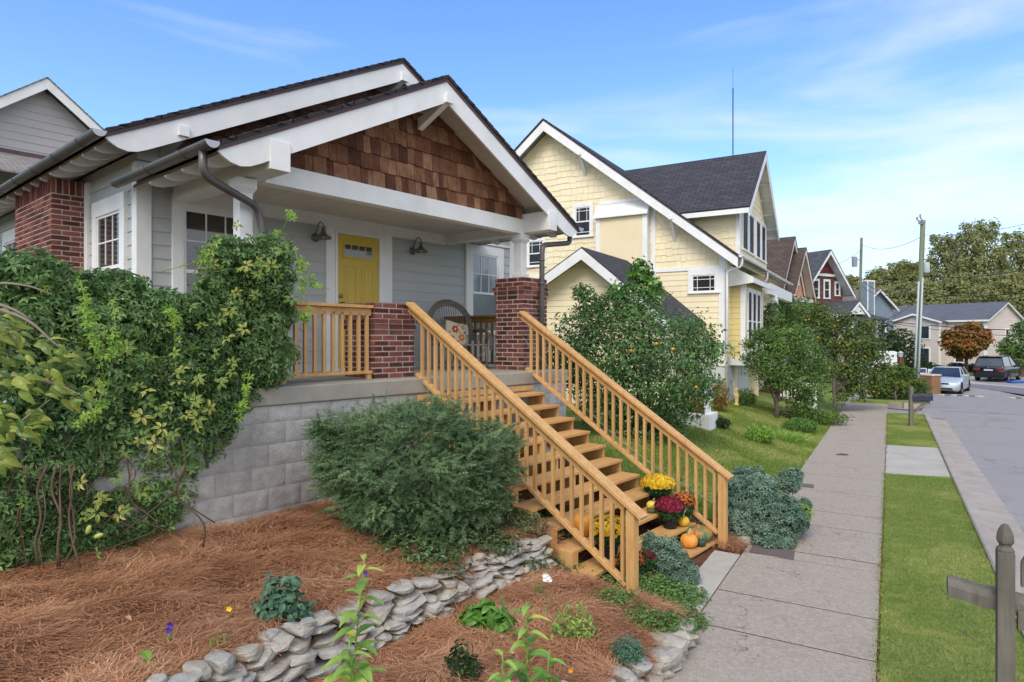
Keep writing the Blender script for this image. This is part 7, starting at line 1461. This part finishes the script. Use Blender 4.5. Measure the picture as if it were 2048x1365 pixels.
fs.append(tuple(range((len(pr) - 1) * K, len(pr) * K))); mb.add(vs, fs); mb.build('carved_top', FW, FN)
def rail(pts, w, h, seed):
    rr_ = random.Random(seed); vs = []; fs = []; prof = [(-1, -.9), (.2, -1), (1, -.5), (.9, .4), (.3, 1), (-.6, .85), (-1, .2)]; K = len(prof)
    for i, p in enumerate(pts): vs += [(p[0], p[1] + a * w * (1 + rr_.uniform(-.08, .08)), p[2] + b * h * (1 + rr_.uniform(-.08, .08))) for a, b in prof]
    for i in range(len(pts) - 1):
        for a in range(K): fs.append((i * K + a, i * K + (a + 1) % K, (i + 1) * K + (a + 1) % K, (i + 1) * K + a))
    fs += [tuple(range(K))[::-1], tuple(range((len(pts) - 1) * K, len(pts) * K))]; mb = MB(); mb.add(vs, fs); return mb.build('split_rail', FW, FN)
rail([(-.25, .06, 1.14), (-.18, .06, 1.13), (-.1, .06, 1.115), (.0, .06, 1.105), (.15, .06, 1.09), (.5, .06, 1.07)], .052, .055, 3)
mb = MB(); mb.hexa([(.05, -.02, .98), (.6, -.02, 1.14), (.6, .02, 1.14), (.05, .02, .98), (.05, -.02, 1.08), (.6, -.02, 1.25), (.6, .02, 1.25), (.05, .02, 1.08)]); mb.build('brace', FW, FN, bev=.004)
mb = MB(); mb.box(.085, .17, .12, .15, 1.17, 1.30); mb.hexa([(.085, .12, 1.30), (.17, .12, 1.30), (.17, .15, 1.30), (.085, .15, 1.30), (.105, .12, 1.345), (.16, .12, 1.345), (.16, .15, 1.345), (.105, .15, 1.345)]); mb.build('picket', FW, FN, bev=.003)
# ---- sidewalk bits
b = GT(1540, 1112); tag((lambda o: o)(MB().box(*[0] * 6).build('x', STEEL)), None) if False else None
mb = MB(); mb.hexa([S2W(.06, 3.36, .008), S2W(.55, 3.30, .008), S2W(.52, 3.66, .008), S2W(.05, 3.72, .008), S2W(.06, 3.36, .016), S2W(.55, 3.30, .016), S2W(.52, 3.66, .016), S2W(.05, 3.72, .016)]); o = mb.build('access_cover', M('rusty_iron_cover', '#5d5350', '#6f625d', 14, rough=.8, bump=.4, bsc=120)); tag(o, 'small dark iron cover set in the sidewalk by the rue bush', 'cover')
mb = MB(); mb.hexa([S2W(.1, 7.35, .008), S2W(.38, 7.32, .008), S2W(.36, 7.6, .008), S2W(.1, 7.6, .008), S2W(.1, 7.35, .015), S2W(.38, 7.32, .015), S2W(.36, 7.6, .015), S2W(.1, 7.6, .015)]); o = mb.build('access_cover', M('rusty_iron_cover', '#5d5350')); tag(o, 'farther small grey iron cover at the lawn edge of the sidewalk', 'cover')
g = GT(1685, 912); mb = MB(); mb.tube([(-.14, 0, .015), (-.03, .03, .02), (.06, -.02, .02), (.15, .03, .015)], [.008, .02, .016, .006], 7); o = mb.build('fallen_twig', VINEST); o.location = (g[0], g[1], .01); tag(o, 'dry brown debris lying on the sidewalk halfway along', 'twig')
mb = MB(); mb.tube([GT(1908, 1255), tuple(np.array(GT(1935, 1275)) + [0, 0, .03]), GT(1982, 1298)], .004, 5); o = mb.build('pale_stick', TWIG); tag(o, 'thin bleached stick lying in the verge grass by the fence post', 'twig')
# ---- small street things
def at_ground(u, v): return GT(u, v)
g = at(1856, 770, 37); gz = road_z(g[0], 37); o3 = (g[0], 37, gz); t = thing('timber_box', o3, R(20), 'low tan timber crate wall left of the silver car', 'planter'); mb = MB(); mb.box(-.35, .35, -.5, .6, 0, 1.05); mb.build('side', M('tan_plywood', '#8f6b4f', '#7d5c43', 3, rough=.8), t, bev=.01); mb = MB(); mb.box(-.38, .38, -.53, .63, 1.05, 1.12); mb.build('cap', PALE, t)
g = at(1764, 700, 40); gz = gh(g[0], 40); t = thing('covered_trailer', (g[0], 40, gz), R(10), 'white covered trailer half hidden behind the persimmon tree', 'trailer'); Z_ = at(1770, 703, 40)[2] - gz
mb = MB(); mb.prism([(-.6, .5), (1.1, .5), (1.1, Z_ - .05), (.9, Z_), (.0, Z_), (-.7, Z_ * .6)], 1, 0, 2.0); mb.build('body', WHITE, t, bev=.05)
for x in (-.1, .7): mb = MB(); mb.lathe([(.001, -.1), (.3, -.1), (.33, 0), (.3, .1), (.001, .1)], n=18); w_ = mb.build('wheel', TYRE, t, smooth=True); w_.rotation_euler = (R(90), 0, 0); w_.location = (x, .0, .33)
mb = MB(); mb.box(-.5, 1.12, -.01, 0, Z_ * .55, Z_ * .58); mb.build('seam_strip', CONDUIT, t)
g = at(1801, 742, 38); gz = gh(g[0], 38); t = thing('lamp_post', (g[0], 38, gz), 0, 'short brick garden lamp post with a white lantern beside the trailer', 'lamp post'); Z_ = at(1801, 704, 38)[2] - gz
mb = MB(); mb.box(-.12, .12, -.12, .12, 0, Z_ - .35); mb.build('post', BRICK, t); mb = MB(); mb.lathe([(.001, 0), (.06, 0), (.11, .05), (.14, .25), (.17, .27), (.05, .38), (.001, .4)], (0, 0, Z_ - .35), 8); mb.build('lantern', CONDUIT, t)
for i, (u, v, c1, lab) in enumerate(((1845, 742, '#d9dde2', 'small white and purple yard sign nearer the poles'), (1864, 744, '#c9d5de', 'small white and blue yard sign right of the purple one'))):
    b = at(u, v, 52); gz = gh(b[0], 52); t = thing('yard_sign', (b[0], 52, min(gz, b[2] - .3)), R(-15), lab, 'yard sign'); z0 = b[2] - t.location.z
    mb = MB(); mb.box(-.3, .3, -.012, .012, z0 - .22, z0 + .22); mb.build('panel', M('sign_white_%d' % i, c1, None, rough=.6), t); mb = MB(); mb.box(-.24, .24, -.018, -.013, z0 - .16, z0 + (.02 if i else .16)); mb.build('print', M('sign_ink_%d' % i, ('#4a3f74', '#3f6ea8')[i], None, rough=.6), t)
    mb = MB(); mb.box(-.22, -.2, -.01, .01, -.1, z0 - .22); mb.box(.2, .22, -.01, .01, -.1, z0 - .22); mb.build('wire_stake', CONDUIT, t)
g = at(2038, 764, 44); t = thing('blue_tub', (g[0], 44, road_z(g[0], 44) + .0), 0, 'flat blue tub on the pavement behind the black car', 'tub'); mb = MB(); mb.box(-.7, .7, -.3, .3, .01, .14); mb.build('tub', M('blue_plastic', '#2b57b0', None, rough=.5), t, bev=.03)
g = at(2040, 742, 50); t = thing('patio_wall', (g[0], 50, gh(g[0], 50)), R(10), 'brown brick patio wall at the right edge behind the black car', 'wall'); mb = MB(); mb.box(-.9, 3, -.2, .2, -.1, 1.3); mb.build('masonry', M('brown_masonry', '#7d6354', '#6b5347', 3, rough=.9), t)
g = GT(1630, 822); t = thing('picket_gate', (g[0], g[1], g[2]), -AS, 'white wooden gate panel glimpsed behind the small tree', 'gate')
mb = MB(); mb.box(-.06, .06, -.06, .06, 0, .95); mb.build('post', WHITE, t, bev=.01); mb = MB(); mb.beam((-.06, 0, .85), (-1.2, .3, 1.2), .05, .08); mb.beam((-.06, 0, .15), (-1.2, .3, .5), .05, .08)
for i in range(8): k = i / 8; mb.beam((-.15 - k, .03 + k * .25, .12 + .3 * k), (-.15 - k, .03 + k * .25, .9 + .3 * k), .03, .04, (1, 0, 0))
mb.build('rails', WHITE, t)
g = at(1473, 745, 19.6); t = thing('garden_statue', (g[0], 19.6, gh(g[0], 19.6)), 0, 'small pale yellow garden statue against the foundation panels', 'statue'); zz_ = .75; t.scale = (.75, .75, .75)
mb = MB(); mb.lathe([(.001, 0), (.12, 0), (.11, .08), (.06, .12), (.09, zz_ * .45), (.10, zz_ * .62), (.05, zz_ * .72), (.07, zz_ * .82), (.06, zz_ * .92), (.001, zz_)], n=14, fr=lambda a, z: 1 + .15 * math.sin(3 * a + z * 8)); mb.build('figure', M('ochre_stone', '#c9b27a', '#bda56c', 6, rough=.8), t, smooth=True)
